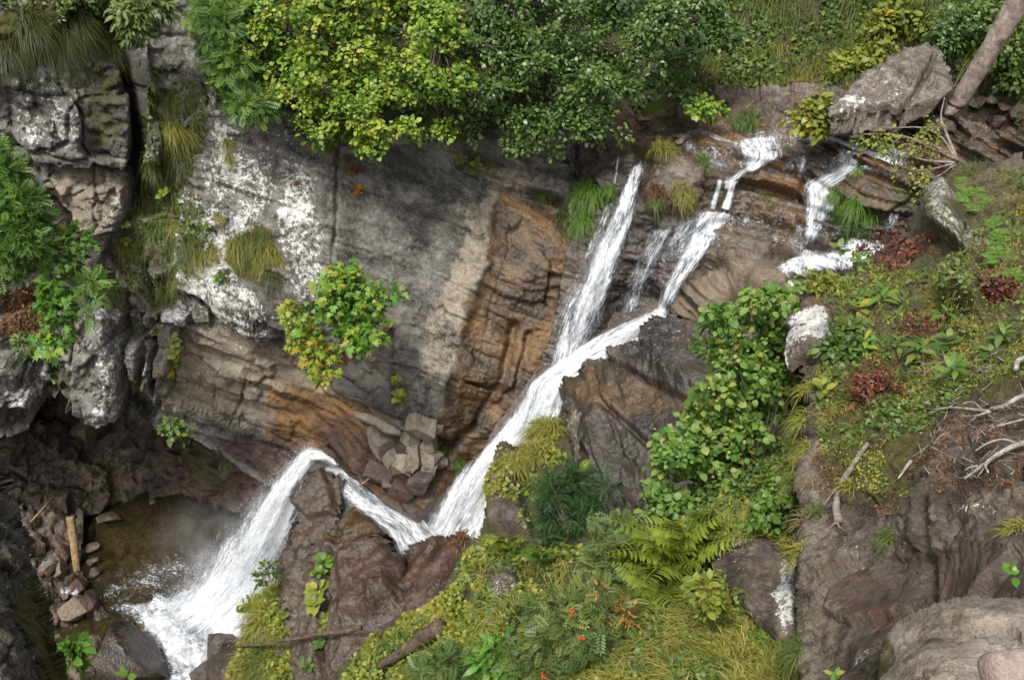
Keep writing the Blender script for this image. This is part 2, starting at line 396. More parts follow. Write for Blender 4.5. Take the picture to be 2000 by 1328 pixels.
CRACKS = [([(660, 480), (700, 490), (760, 510), (800, 540)], 3, .07), ([(655, 300), (655, 420), (648, 560), (600, 640)], 4, .12), ([(770, 640), (775, 760), (790, 830)], 4, .1),
          ([(600, 900), (700, 800), (600, 740)], 2, .02), ([(480, 745), (475, 780), (460, 800)], 3, .15), ([(560, 700), (650, 760), (740, 830)], 3, .08), ([(1127, 290), (1125, 330), (1118, 470), (1112, 600)], 5, .35),
          ([(990, 400), (1000, 470), (970, 560), (940, 700)], 3, .05), ([(1040, 660), (1000, 760), (940, 830), (900, 860)], 8, .18), ([(1115, 560), (1040, 575), (960, 540)], 3, .1),
          ([(900, 330), (960, 350), (1040, 385), (1110, 400)], 4, .18), ([(1000, 310), (1060, 345), (1120, 365)], 4, .18), ([(940, 365), (935, 430), (950, 480)], 3, .06),
          ([(155, 590), (150, 650), (155, 775)], 4, .3), ([(248, 590), (247, 660), (250, 790)], 4, .45), ([(304, 640), (303, 700), (300, 770)], 5, .5), ([(345, 640), (340, 760)], 3, .25), ([(262, 400), (300, 560), (305, 640)], 7, .3),
          ([(380, 578), (410, 600)], 6, .4), ([(70, 312), (150, 316), (240, 325)], 3, .25), ([(168, 447), (205, 445), (232, 442)], 4, .4)]

def relief_cliff(X, Y, P):
    left = smooth01((400 - X) / 120)
    slab = pm(X + 4 * fbm(P * 3, 2, 1), Y + 4 * fbm(P * 3, 2, 2), SLAB, 6)
    och = pm(X, Y, OCHRE, 14); low = pm(X, Y, LOWER, 10)
    h = .28 * fbm(P * .45, 3, 3) + .05 * fbm(P * 3, 4, 4)
    h = h + left * blocks(P, (1.3, 1.3, 1.1), (10, 15, 20), .42, .22, .05, 11)
    lowleft = pm(X, Y, [(-60, 690), (160, 690), (160, 790), (110, 800), (-60, 900)], 20)
    h = h + lowleft * blocks(P, (.8, .8, .9), (0, 30, 0), .5, .15, .08, 13, .9)
    h = h + slab * (.32 * (1 - .85 * smooth01((X - 720) / 140)) + .03 * blocks(P, (3.5, 3.5, 1.6), (0, 25, 0), 1, 0, .04, 14) + .018 * fbm(P * np.array([2, 2, 11]), 4, 15))
    # bottom of the slab is a rounded bulge
    h = h + .25 * em(X, Y, 520, 590, 110, 70, 20) + .2 * em(X, Y, 600, 480, 90, 160, 10) - .1 * em(X, Y, 720, 560, 60, 200, 0)
    Q = P @ rotm(0, 28, 0)
    h = h + low * (.14 * fbm(Q * np.array([.7, .7, 3.2]), 4, 16) + blocks(P, (1.6, 1.6, .5), (0, 28, 0), .12, .05, .03, 17))
    h = h + low * .12 * ridged(Q * np.array([.9, .9, 1.8]), 3, 18) * em(X, Y, 480, 770, 180, 110, 20)
    g = P @ rotm(0, -30, 0)
    h = h + och * (.05 * fbm(g * np.array([2.6, 2.6, .5]), 4, 19) - .1 + facets(P, (1.3, .5, .2), (0, 25, 0), .11, (1.5, 1.5, .45), 20))
    h = h + slab * (facets(P, (1.1, .4, .16, .09), (0, 25, 0), .11, (1.3, 1.3, .4), 26) - .035 * (ridged(P @ rotm(0, 25, 0) * np.array([.7, .7, 2.2]), 3, 36) > .62)) + low * facets(P, (1.2, .45, .18), (0, 28, 0), .09, (1.6, 1.6, .45), 27) + left * facets(P, (.6, .25, .12), (10, 15, 20), .26, (1, 1, .7), 28)
    h = h + .2 * em(X, Y, 1020, 780, 60, 130, 30) * och - .22 * lm(X, Y, [(1010, 640), (985, 740), (930, 840), (880, 900)], 10)
    # stepped blocks above the ochre face, beside the lip
    for k, (x0, y0, x1, y1) in enumerate([(930, 325, 1110, 375), (980, 300, 1120, 340), (1040, 395, 1115, 430)]):
        h = h + .3 * pm(X, Y, [(x0, y0), (x1, y0 + 30), (x1 + 5, y1 + 20), (x0 + 20, y1 - 10)], 5)
    h = h + slab * beds(P, (0, 25, 0), .55, .035, .04, 1) + low * beds(P, (0, 28, 0), .42, .03, .05, 2) + och * beds(P, (0, 25, 0), .33, .05, .05, 3)
    for blk in LEFT_BLOCKS:
        poly, hh, sf = blk[:3]; tl = blk[3] if len(blk) > 3 else .003
        cx = np.mean([p[0] for p in poly]); cy = np.mean([p[1] for p in poly])
        m = pm(X + 3 * fbm(P * 4, 2, 21), Y + 3 * fbm(P * 4, 2, 22), poly, sf)
        h = h + m * (hh + tl * (Y - cy) + .0015 * (X - cx) + .05 * blocks(P, (.8, .8, .6), (15, 20, 0), 1, .5, .06, 23))
    for ln, w, dd in CRACKS:
        h = h - dd * lm(X + 5 * fbm(P * 2.5, 3, 24), Y + 5 * fbm(P * 2.5, 3, 25), ln, w)
    h = h - 1.3 * lm(X, Y, CHASM, 12)
    # broken blocks low on the face are separate stones; leave their bay
    h = h - .3 * pm(X, Y, [(735, 835), (900, 870), (880, 930), (830, 985), (740, 960), (700, 915)], 10)
    return h
def masks_cliff(X, Y, P, N):
    lic = (.62 * em(X, Y, 90, 220, 75, 90, 15) + .65 * em(X, Y, 420, 420, 90, 130, 35) + .8 * em(X, Y, 420, 520, 75, 120, 40) + .4 * em(X, Y, 330, 400, 40, 120) + .75 * em(X, Y, 590, 470, 45, 130, -8) + .8 * em(X, Y, 470, 600, 95, 50, 25)
           + .6 * em(X, Y, 400, 250, 55, 90, 0) + .75 * em(X, Y, 225, 690, 22, 60) + .8 * em(X, Y, 225, 770, 35, 25) + .9 * em(X, Y, 295, 715, 10, 40) + .65 * em(X, Y, 260, 700, 20, 45)
           + .75 * em(X, Y, 25, 720, 45, 45) + .7 * em(X, Y, 210, 600, 45, 40) + .6 * em(X, Y, 270, 545, 30, 25) + .6 * em(X, Y, 345, 618, 40, 18) + .7 * em(X, Y, 240, 390, 25, 40) + .55 * em(X, Y, 60, 770, 30, 25)
           + .5 * em(X, Y, 520, 330, 120, 90, 30) + .35 * em(X, Y, 300, 270, 30, 40) + .4 * em(X, Y, 420, 660, 70, 30, 20) + .55 * em(X, Y, 60, 140, 60, 40) + .38 * em(X, Y, 390, 730, 60, 40)
           + .75 * em(X, Y, 60, 750, 40, 12, 25))
    lic = np.clip(lic, 0, 1) * (.75 + .6 * fbm(P * np.array([2.2, 2.2, .8]), 4, 29, .6)) * (1 - .9 * em(X, Y, 215, 215, 55, 110, 10))
    och = 1.15 * pm(X, Y, OCHRE, 30) + .85 * pm(X, Y, [(520, 740), (640, 760), (760, 815), (835, 870), (850, 1050), (700, 960), (610, 890), (540, 860)], 50)
    mos = .45 * em(X, Y, 200, 200, 55, 110, 5) + .6 * pm(X, Y, [(400, -90), (1150, -90), (1140, 240), (900, 285), (620, 250), (420, 110)], 60) + .7 * em(X, Y, 120, 60, 160, 60) + .25 * em(X, Y, 310, 330, 50, 260, -5) + .2 * em(X, Y, 340, 480, 60, 120) + .35 * em(X, Y, 100, 600, 80, 120) + .45 * em(X, Y, 130, 740, 40, 40)
    mos = mos + .75 * em(X, Y, 500, 500, 62, 55, 25) + .18 * em(X, Y, 790, 350, 80, 40) + .45 * em(X, Y, 960, 320, 60, 20, 20)
    wet = .85 * pm(X, Y, OCHRE, 40) + .45 * pm(X, Y, [(430, 880), (520, 840), (640, 850), (850, 900), (850, 1050), (600, 900)], 50)
    tan = .8 * pm(X, Y, [(340, 640), (480, 645), (640, 710), (700, 790), (830, 850), (700, 880), (560, 830), (430, 800), (330, 770)], 40) * 1.15 + .5 * em(X, Y, 600, 830, 120, 50, 30) + .62 * em(X, Y, 935, 470, 40, 140, 20) + .5 * em(X, Y, 870, 640, 50, 120, 20) + .95 * em(X, Y, 175, 380, 100, 70) + .4 * em(X, Y, 200, 480, 50, 50) + .5 * em(X, Y, 1000, 345, 110, 30, 15) + .3 * pm(X, Y, [(-60, 760), (160, 760), (60, 880), (-60, 900)], 30)
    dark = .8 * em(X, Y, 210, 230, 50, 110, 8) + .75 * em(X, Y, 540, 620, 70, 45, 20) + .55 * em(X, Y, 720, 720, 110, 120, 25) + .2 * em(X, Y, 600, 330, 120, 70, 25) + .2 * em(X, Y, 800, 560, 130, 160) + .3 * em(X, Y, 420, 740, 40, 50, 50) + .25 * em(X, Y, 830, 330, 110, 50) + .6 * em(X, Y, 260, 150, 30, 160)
    red = .75 * pm(X, Y, [(420, 840), (520, 840), (600, 870), (720, 920), (850, 1000), (850, 1050), (600, 910), (540, 950), (430, 890)], 50) + .35 * em(X, Y, 230, 210, 30, 70) + .5 * em(X, Y, 680, 860, 90, 40, 35)
    lit = .55 * pm(X, Y, [(420, -90), (1150, -90), (1140, 220), (900, 270), (640, 230), (440, 90)], 60) + .6 * em(X, Y, 45, 610, 60, 60) + .5 * em(X, Y, 305, 500, 40, 25) + .5 * em(X, Y, 520, 460, 50, 12, 40) + .5 * em(X, Y, 230, 540, 30, 14) + .5 * em(X, Y, 690, 690, 60, 18)
    return (lic, och, mos, wet), (tan, dark, red, lit)

CLIFF_POLY = [(-330, -90), (500, -90), (1150, 60), (1135, 260), (1122, 300), (1115, 480), (1090, 620), (1075, 700), (1025, 780), (955, 885), (872, 1010), (838, 1065), (812, 1022), (762, 992), (712, 955), (665, 915), (620, 888), (600, 900), (545, 965), (490, 930), (445, 895), (430, 880), (330, 835), (245, 818), (222, 790), (165, 785), (118, 776), (75, 805), (60, 835), (0, 862), (-80, 880), (-330, 900)]
CLIFF_CTRL = [(-320, 0, 'y', 16.5), (-320, 450, 'y', 15.8), (-320, 880, 'y', 16.2), (0, -80, 'y', 18.2), (0, 100, 'y', 17.0), (0, 400, 'y', 16.9), (0, 700, 'y', 16.8), (0, 860, 'y', 16.9), (250, 100, 'y', 18.3), (250, 330, 'y', 17.8), (200, 790, 'y', 17.0), (400, 120, 'y', 19.0), (400, 400, 'y', 17.8),
              (400, 640, 'y', 16.9), (600, 250, 'y', 19.2), (600, 640, 'y', 16.9), (850, 300, 'y', 19.7), (850, 600, 'y', 17.3), (850, 850, 'y', 15.8), (1100, 300, 'y', 20.4), (1100, 480, 'y', 18.5), (1060, 700, 'y', 17.1), (900, 1000, 'y', 15.6),
              (600, 880, 'y', 17.0), (430, 880, 'y', 17.3), (700, 930, 'y', 15.7), (800, 1010, 'y', 14.4), (600, -60, 'y', 21.5), (1000, 200, 'y', 20.8), (1100, -60, 'y', 23)]
Layer('cliff', CLIFF_POLY, CLIFF_CTRL, GREY, 3, relief_cliff, masks_cliff, rim=6.0)  # deep unseen rim added as a roof to keep light out of the hollow

# ---- the hollow under the overhang
def relief_cave(X, Y, P):
    l = smooth01((330 - X) / 60)
    h = .3 * fbm(P * .5, 3, 31) + l * facets(P, (1.5, .6, .26), (10, 20, 10), .42, (1, 1, 1.5), 32) + (1 - l) * (.12 * fbm(P * np.array([.8, .8, 3.0]), 4, 34) + facets(P, (1.2, .5, .2), (0, 10, 0), .25, (1, 1, .6), 35))
    return h
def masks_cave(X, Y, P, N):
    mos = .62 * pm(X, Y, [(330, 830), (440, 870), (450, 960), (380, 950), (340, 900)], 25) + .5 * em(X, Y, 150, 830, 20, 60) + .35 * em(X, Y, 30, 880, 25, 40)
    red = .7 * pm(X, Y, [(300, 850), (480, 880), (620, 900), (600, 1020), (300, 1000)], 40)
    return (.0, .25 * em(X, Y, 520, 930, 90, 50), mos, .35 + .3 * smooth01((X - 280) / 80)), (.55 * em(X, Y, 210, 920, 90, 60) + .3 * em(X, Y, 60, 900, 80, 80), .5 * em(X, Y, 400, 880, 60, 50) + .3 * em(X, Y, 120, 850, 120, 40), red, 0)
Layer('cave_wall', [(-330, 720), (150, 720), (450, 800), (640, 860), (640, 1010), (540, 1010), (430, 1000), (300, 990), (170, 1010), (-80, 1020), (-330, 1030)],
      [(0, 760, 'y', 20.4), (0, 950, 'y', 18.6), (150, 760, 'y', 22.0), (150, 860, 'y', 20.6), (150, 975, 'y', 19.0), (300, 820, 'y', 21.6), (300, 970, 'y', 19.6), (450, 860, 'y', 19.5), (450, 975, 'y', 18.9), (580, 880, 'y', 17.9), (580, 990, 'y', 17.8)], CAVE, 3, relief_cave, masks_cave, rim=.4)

# ---- stony shore left of the pool and the bed under the pool
def relief_shore(X, Y, P):
    return blocks(P, (.55, .55, .5), (5, 10, 20), .34, .14, .1, 41, .8) + blocks(P, (.22, .22, .2), (5, 30, 20), .12, .06, .1, 42, .8) - .05
Layer('shore', [(-330, 880), (-80, 900), (100, 930), (180, 965), (165, 1010), (165, 1060), (160, 1110), (180, 1150), (210, 1190), (300, 1240), (330, 1400), (-330, 1400)],
      [(0, 900, 'z', 1.6), (160, 970, 'z', .35), (0, 1100, 'z', .7), (160, 1100, 'z', .05), (60, 1250, 'z', .1), (200, 1200, 'z', .0), (280, 1330, 'z', .1), (0, 1330, 'z', .4)], CAVE, 4, relief_shore,
      lambda X, Y, P, N: ((0, .3 * em(X, Y, 230, 1260, 60, 80), .15, .5), (.35, 0, .4 * em(X, Y, 150, 1150, 70, 60), 0)), rim=.3)
Layer('pool_bed', [(-80, 940), (660, 940), (640, 1420), (-80, 1420)], [(0, 960, 'z', -.15), (160, 1000, 'z', -.2), (300, 990, 'z', -.15), (450, 990, 'z', -.5), (300, 1080, 'z', -.7), (200, 1080, 'z', -.45), (400, 1150, 'z', -.9), (200, 1300, 'z', -.5), (600, 1300, 'z', -.9), (600, 960, 'z', -.8)], CAVE, 5,
      lambda X, Y, P: .12 * fbm(P * .8, 3, 43) + blocks(P, (.6, .6, .6), (0, 0, 0), .16, .05, .08, 44), lambda X, Y, P, N: ((0, .2 * em(X, Y, 330, 1060, 160, 90), .15, 0), (.4, 0, .1, 0)), rim=.3)

# ---- the stream's stepped ledges
def relief_ledge(X, Y, P):
    z = P[..., 2]; x = P[..., 0]
    up = smooth01((X - 1380) / 120) * smooth01((700 - Y) / 80)
    q = (z + .10 * x + .16 * fbm(P * .7, 3, 51)) / .5; a = 1 - (q - np.floor(q)); a = np.where(a > .95, (1 - a) / .05, a / .95)
    q2 = (z + .10 * x + .07 * fbm(P * .9, 3, 52)) / .17; b = 1 - (q2 - np.floor(q2)); b = np.where(b > .92, (1 - b) / .08, b / .92)
    ter = smooth01((Y - 250) / 50) * smooth01((X - 1290) / 100)
    h = ter * (.3 * a + .12 * b) + .07 * fbm(P * .8, 3, 53) + .02 * fbm(P * 4, 3, 54)
    h = h + facets(P, (1.3, .55, .22), (0, 8, 15), .15, (1.5, 1.5, .35), 59) + ter * beds(P, (0, 6, 0), .14, .03, .08, 4)
    fall = pm(X, Y, [(1110, 330), (1250, 330), (1310, 420), (1400, 440), (1310, 620), (1080, 760), (1080, 600)], 25)
    g = P @ rotm(0, -25, 0)
    h = h + fall * (.14 * fbm(g * np.array([2, 2, .7]), 3, 56) - .05)
    for poly, hh in [([(1125, 285), (1215, 290), (1245, 322), (1225, 375), (1195, 385), (1140, 352), (1124, 330)], .35), ([(1275, 320), (1330, 310), (1362, 345), (1358, 392), (1330, 410), (1262, 415), (1255, 370)], .45),
                     ([(1484, 315), (1525, 308), (1570, 340), (1567, 378), (1560, 395), (1500, 375), (1440, 360), (1450, 335)], .4), ([(1577, 281), (1642, 295), (1646, 312), (1631, 326), (1595, 330), (1574, 318)], .3),
                     ([(1637, 351), (1687, 319), (1766, 326), (1795, 367), (1766, 396), (1700, 405), (1637, 408)], .35), ([(1640, 423), (1721, 440), (1725, 462), (1650, 455)], .25), ([(1385, 430), (1550, 430), (1565, 470), (1500, 480), (1380, 470)], .25),
                     ([(1580, 455), (1620, 452), (1628, 485), (1600, 492), (1578, 480)], .3), ([(1310, 600), (1345, 560), (1420, 545), (1435, 590), (1420, 640), (1340, 625)], .35), ([(1445, 540), (1530, 520), (1545, 560), (1500, 610), (1450, 600)], .3), ([(1400, 490), (1520, 488), (1500, 520), (1400, 520)], .2), ([(1178, 262), (1213, 266), (1205, 295), (1168, 302)], .2)]:
        h = h + .6 * hh * pm(X + 5 * fbm(P * 3, 3, 57), Y + 5 * fbm(P * 3, 3, 58), poly, 5)
    h = h - .5 * lm(X, Y, [(1450, 565), (1440, 600), (1455, 625)], 9) - .3 * lm(X, Y, [(1127, 285), (1127, 340)], 4)
    return h * (1 - pm(X, Y, [(1500, 530), (1540, 500), (1620, 482), (1700, 455), (1750, 460), (1740, 500), (1640, 540), (1560, 550)], 16))
def masks_ledge(X, Y, P, N):
    och = .35 * smooth01((X - 1250) / 100) + .8 * em(X, Y, 1280, 250, 140, 50) + .85 * em(X, Y, 1500, 340, 90, 40, 15) + .6 * em(X, Y, 1430, 290, 100, 40) + .5 * em(X, Y, 1760, 300, 130, 40) + .5 * em(X, Y, 1600, 270, 80, 30) + .45 * em(X, Y, 1500, 450, 90, 40) + .35 * em(X, Y, 1700, 380, 80, 40) + .3 * em(X, Y, 1260, 620, 60, 60)
    tan = .75 * em(X, Y, 1440, 590, 130, 60, -10) + .45 * em(X, Y, 1480, 500, 120, 40) + .5 * em(X, Y, 1310, 360, 50, 50) + .6 * em(X, Y, 1190, 280, 30, 25) + .35 * em(X, Y, 1500, 440, 100, 40)
    dark = .6 * pm(X, Y, [(1110, 330), (1250, 330), (1310, 420), (1400, 440), (1310, 600), (1080, 760), (1080, 600)], 40) + .6 * em(X, Y, 1610, 305, 50, 30) + .45 * em(X, Y, 1180, 330, 60, 50) + .4 * em(X, Y, 1500, 400, 90, 25, 12)
    mos = .3 * em(X, Y, 1310, 400, 70, 25) + .35 * em(X, Y, 1720, 390, 60, 40) + .4 * em(X, Y, 1810, 380, 70, 80) + .3 * em(X, Y, 1500, 400, 60, 25)
    wet = .85 - .6 * em(X, Y, 1440, 580, 140, 70, -10)
    return (.0, och, mos, wet), (tan, dark, .45 * em(X, Y, 1310, 540, 90, 60), .35 * em(X, Y, 1230, 225, 60, 20))
LEDGE_POLY = [(1080, 180), (1300, 175), (1600, 160), (1920, 240), (2080, 300), (1960, 480), (1800, 560), (1700, 620), (1600, 700), (1450, 720), (1310, 680), (1200, 740), (1090, 860), (960, 930), (1010, 800), (1065, 680), (1095, 560), (1110, 400), (1110, 300)]
LEDGE_CTRL = [(1150, 270, 'z', 10.1), (1270, 200, 'z', 10.4), (1270, 300, 'z', 10.05), (1400, 230, 'z', 10.45), (1500, 265, 'z', 10.4), (1650, 250, 'z', 10.75), (1850, 270, 'z', 11.1), (2050, 320, 'z', 11.5), (1400, 330, 'z', 9.8), (1560, 330, 'z', 9.9), (1700, 370, 'z', 10.0),
              (1150, 600, 'y', 17.0), (1100, 700, 'y', 16.5), (1230, 640, 'z', 7.1), (1300, 605, 'z', 7.6), (1420, 570, 'z', 8.5), (1520, 525, 'z', 8.6), (1700, 470, 'z', 8.9), (1400, 430, 'z', 9.0), (1250, 340, 'y', 18.9), (1180, 470, 'y', 17.9), (1300, 470, 'y', 17.8), (1600, 420, 'z', 9.2), (1850, 450, 'z', 9.6), (1000, 860, 'y', 16.6), (1500, 680, 'z', 8.2)]
Layer('stream_ledges', LEDGE_POLY, LEDGE_CTRL, LEDGE, 3, relief_ledge, masks_ledge, rim=.8)

# ---- hillside above
Layer('hillside', [(200, -120), (2650, -120), (2650, 420), (2150, 380), (1900, 330), (1700, 280), (1500, 270), (1300, 240), (1100, 280), (900, 330), (600, 300), (380, 160)],
      [(300, -100, 'y', 22.5), (400, 150, 'y', 20.3), (900, -100, 'y', 25.5), (900, 300, 'y', 20.9), (1300, 225, 'y', 21.9), (1300, -100, 'y', 25.5), (1700, 250, 'y', 21.2), (1700, -100, 'y', 24.5), (2080, 300, 'y', 18.5), (2080, -100, 'y', 22), (2600, 380, 'y', 15), (2600, -100, 'y', 19), (1500, 260, 'y', 21.3), (1400, 150, 'y', 22.8)], SOIL, 6,
      lambda X, Y, P: .35 * fbm(P * .5, 4, 61) + .12 * fbm(P * 2, 3, 62) + blocks(P, (.9, .9, .6), (0, 10, 0), .3, .1, .08, 63) * em(X, Y, 1450, 210, 160, 60),
      lambda X, Y, P, N: ((0, 0, .3 + .3 * em(X, Y, 1450, 60, 350, 90), .2), (.45 * em(X, Y, 1440, 200, 150, 45), 0, .15, .25 + .3 * em(X, Y, 1400, 150, 100, 50))), rim=.5)

# ---- dark wet rock on the near side of the chute
def relief_dark(X, Y, P):
    Q = P @ rotm(0, 33, 0)
    h = .2 * fbm(P * .6, 3, 71) + .16 * fbm(Q * np.array([.8, .8, 2.6]), 4, 72) + facets(P, (1.8, .7, .25), (0, 33, 0), .1, (1.4, 1.4, .5), 73)
    h = h + .2 * pm(X, Y, [(1256, 655), (1300, 624), (1400, 645), (1500, 720), (1420, 800), (1300, 740), (1255, 700)], 10) + .02 * fbm(P * 6, 3, 74)
    h = h - .12 * pm(X, Y, [(1085, 745), (1130, 780), (1128, 860), (1170, 910), (1150, 1080), (1060, 1080)], 10) - .25 * lm(X, Y, [(1165, 690), (1260, 740), (1350, 790)], 5) - .2 * lm(X, Y, [(1180, 790), (1270, 870), (1350, 920)], 5)
    h = h + beds(P, (0, 33, 0), .5, .05, .05, 5)
    return h - .5 * lm(X, Y, [(1150, 1050), (1172, 975), (1200, 945)], 6)
def masks_dark(X, Y, P, N):
    return (.42 * em(X, Y, 1115, 850, 22, 80) + .25 * em(X, Y, 1290, 670, 120, 50, 20) + .25 * em(X, Y, 1180, 710, 80, 20, -25), .6 * em(X, Y, 1190, 760, 110, 50, 15) + .5 * em(X, Y, 1370, 660, 60, 30) + .4 * em(X, Y, 1330, 800, 100, 40, 30), .3 * em(X, Y, 1260, 760, 120, 12, 32) + .3 * em(X, Y, 1230, 840, 110, 10, 35), .85), \
           (.75 * em(X, Y, 1110, 860, 28, 90), .35 * em(X, Y, 1300, 720, 90, 40), .35 * em(X, Y, 1250, 960, 100, 60) + .25 * em(X, Y, 1180, 860, 60, 60), 0)
Layer('chute_rock', [(1088, 752), (1134, 740), (1150, 716), (1182, 706), (1195, 690), (1222, 680), (1251, 668), (1262, 650), (1301, 638), (1346, 638), (1400, 652), (1480, 668), (1580, 740), (1620, 900), (1600, 1060), (1400, 1150), (1180, 1120), (1000, 1160), (1030, 1000), (1085, 930), (1097, 860), (1089, 800)],
      [(1093, 745, 'd', 18.0), (1250, 650, 'd', 17.6), (1300, 625, 'd', 17.6), (1400, 645, 'd', 17.0), (1240, 800, 'd', 15.9), (1200, 1000, 'd', 14.6), (1110, 860, 'd', 16.4), (1060, 1080, 'd', 15.2), (1420, 820, 'd', 14.6), (1400, 1050, 'd', 13), (1580, 800, 'd', 13.6), (1580, 1040, 'd', 12)], DARKR, 3, relief_dark, masks_dark, rim=2.2, rnd=14, rnd_m=.35, jag=5)

# ---- red-brown rocks between the chute and the lower fall
def relief_brown(X, Y, P):
    h = .14 * fbm(P * .7, 3, 81) + blocks(P, (1.1, 1.1, .7), (20, 20, 0), .1, .06, .03, 82) + .03 * fbm(P * 4, 4, 83) + facets(P, (.8, .35, .15), (20, 20, 0), .17, (1, 1, .6), 88)
    for poly, hh, sf in [([(590, 935), (632, 922), (650, 960), (658, 1005), (600, 1010), (580, 985)], .25, 5), ([(640, 1045), (690, 1020), (715, 1050), (728, 1085), (690, 1095), (640, 1090)], .4, 14),
                         ([(668, 1100), (740, 1082), (782, 1110), (780, 1160), (740, 1200), (670, 1210)], .4, 12), ([(725, 1160), (770, 1150), (780, 1185), (740, 1195)], .15, 8), ([(560, 1080), (640, 1060), (680, 1100), (640, 1160), (560, 1140)], .2, 12)]:
        h = h + hh * pm(X, Y, poly, sf)
    return h - .25 * lm(X, Y, [(655, 1095), (640, 1150), (622, 1240), (625, 1330)], 5) - .15 * lm(X, Y, [(595, 1195), (592, 1240)], 4)
def masks_brown(X, Y, P, N):
    return (0, .75 * em(X, Y, 690, 1050, 45, 35) + .45 * em(X, Y, 820, 1100, 60, 60) + .35 * em(X, Y, 610, 1060, 50, 40), .2 * em(X, Y, 625, 1200, 20, 90), .8), (.15, .25 * em(X, Y, 700, 1000, 30, 70), .6 * em(X, Y, 720, 1140, 90, 80) + .6 * em(X, Y, 840, 1110, 90, 80) + .4 * em(X, Y, 600, 1010, 40, 60), 0)
Layer('spout_rock', [(586, 950), (592, 932), (622, 918), (645, 922), (668, 932), (672, 965), (668, 1000), (662, 1020), (700, 1030), (718, 1060), (728, 1085), (770, 1105), (790, 1130), (830, 1200), (800, 1420), (380, 1420), (420, 1320), (500, 1240), (545, 1150), (562, 1090), (580, 1010), (578, 985)],
      [(620, 920, 'z', 4.15), (590, 1000, 'd', 20.3), (660, 1000, 'd', 20.0), (720, 1080, 'd', 19.0), (570, 1120, 'd', 19.4), (660, 1180, 'd', 18.0), (780, 1150, 'd', 17.6), (500, 1330, 'd', 18.0), (640, 1330, 'd', 16.9), (780, 1330, 'd', 15.5), (420, 1400, 'd', 18.4)], BROWN, 3, relief_brown, masks_brown, rim=1.8, rnd=10, rnd_m=.3)
Layer('spout_rock_side', [(782, 1085), (795, 1062), (830, 1052), (850, 1048), (880, 1052), (905, 1046), (940, 1060), (1000, 1150), (960, 1320), (820, 1320), (790, 1220), (780, 1140)],
      [(785, 1090, 'd', 18.4), (850, 1050, 'd', 18.2), (930, 1060, 'd', 17), (850, 1150, 'd', 16.6), (960, 1200, 'd', 14.6), (840, 1280, 'd', 15.2)], BROWN, 3, lambda X, Y, P: relief_brown(X, Y, P) * .8, masks_brown, rim=1.6, rnd=12, rnd_m=.35)
Layer('chute_bed', [(1340, 580), (1330, 660), (1130, 800), (1000, 960), (930, 1120), (760, 1120), (690, 1100), (600, 960), (590, 880), (640, 880), (720, 930), (800, 1000), (860, 1000), (960, 840), (1060, 700), (1150, 620)],
      [(1320, 610, 'z', 7.6), (1200, 685, 'z', 7.1), (1090, 745, 'z', 6.5), (960, 905, 'z', 5.3), (900, 985, 'z', 4.3), (850, 1040, 'z', 3.5), (760, 1040, 'z', 3.2), (700, 945, 'z', 3.3), (610, 890, 'z', 3.5), (740, 1100, 'z', 3.0)], BROWN, 4, lambda X, Y, P: .1 * fbm(P, 3, 85), masks_brown, rim=.3)

# ---- near bank: right shoulder above, the lower slope below
def relief_bank(X, Y, P):
    low = smooth01((Y - 1020) / 80) * smooth01((X - 1560) / 20)
    h = (.12 - .08 * low) * fbm(P * .9, 4, 91) + (.05 - .042 * low) * fbm(P * 4, 3, 92) + .025 * fbm(P * 9, 3, 96) * (1 - low) + .012 * fbm(P * 28, 2, 99) * (1 - low)
    h = h + low * (facets(P, (2.0, .8), (10, 20, 30), .1, (1, 1, .8), 93) + facets(P, (.3, .1), (10, 20, 30), .05, (1, 1, .6), 95) + beds(P, (15, 20, 0), .35, .015, .05, 6)) + (1 - low) * facets(P, (.5, .2, .08), (0, 20, 0), .16, (1, 1, .7), 94)
    for poly, hh, sf in [([(1835, 385), (1870, 375), (1885, 440), (1890, 500), (1840, 470), (1830, 430)], .4, 5), ([(1888, 480), (1935, 470), (1945, 510), (1900, 525)], .3, 6), ([(1860, 560), (1900, 540), (1930, 560), (1920, 610), (1855, 612)], .35, 10),
                         ([(1566, 630), (1632, 640), (1620, 700), (1588, 715), (1570, 670)], .25, 4)]:
        h = h + hh * pm(X + 3 * fbm(P * 5, 2, 97), Y + 3 * fbm(P * 5, 2, 98), poly, sf)
    return h - .1 * lm(X, Y, [(1812, 985), (1818, 1080), (1825, 1180)], 10)
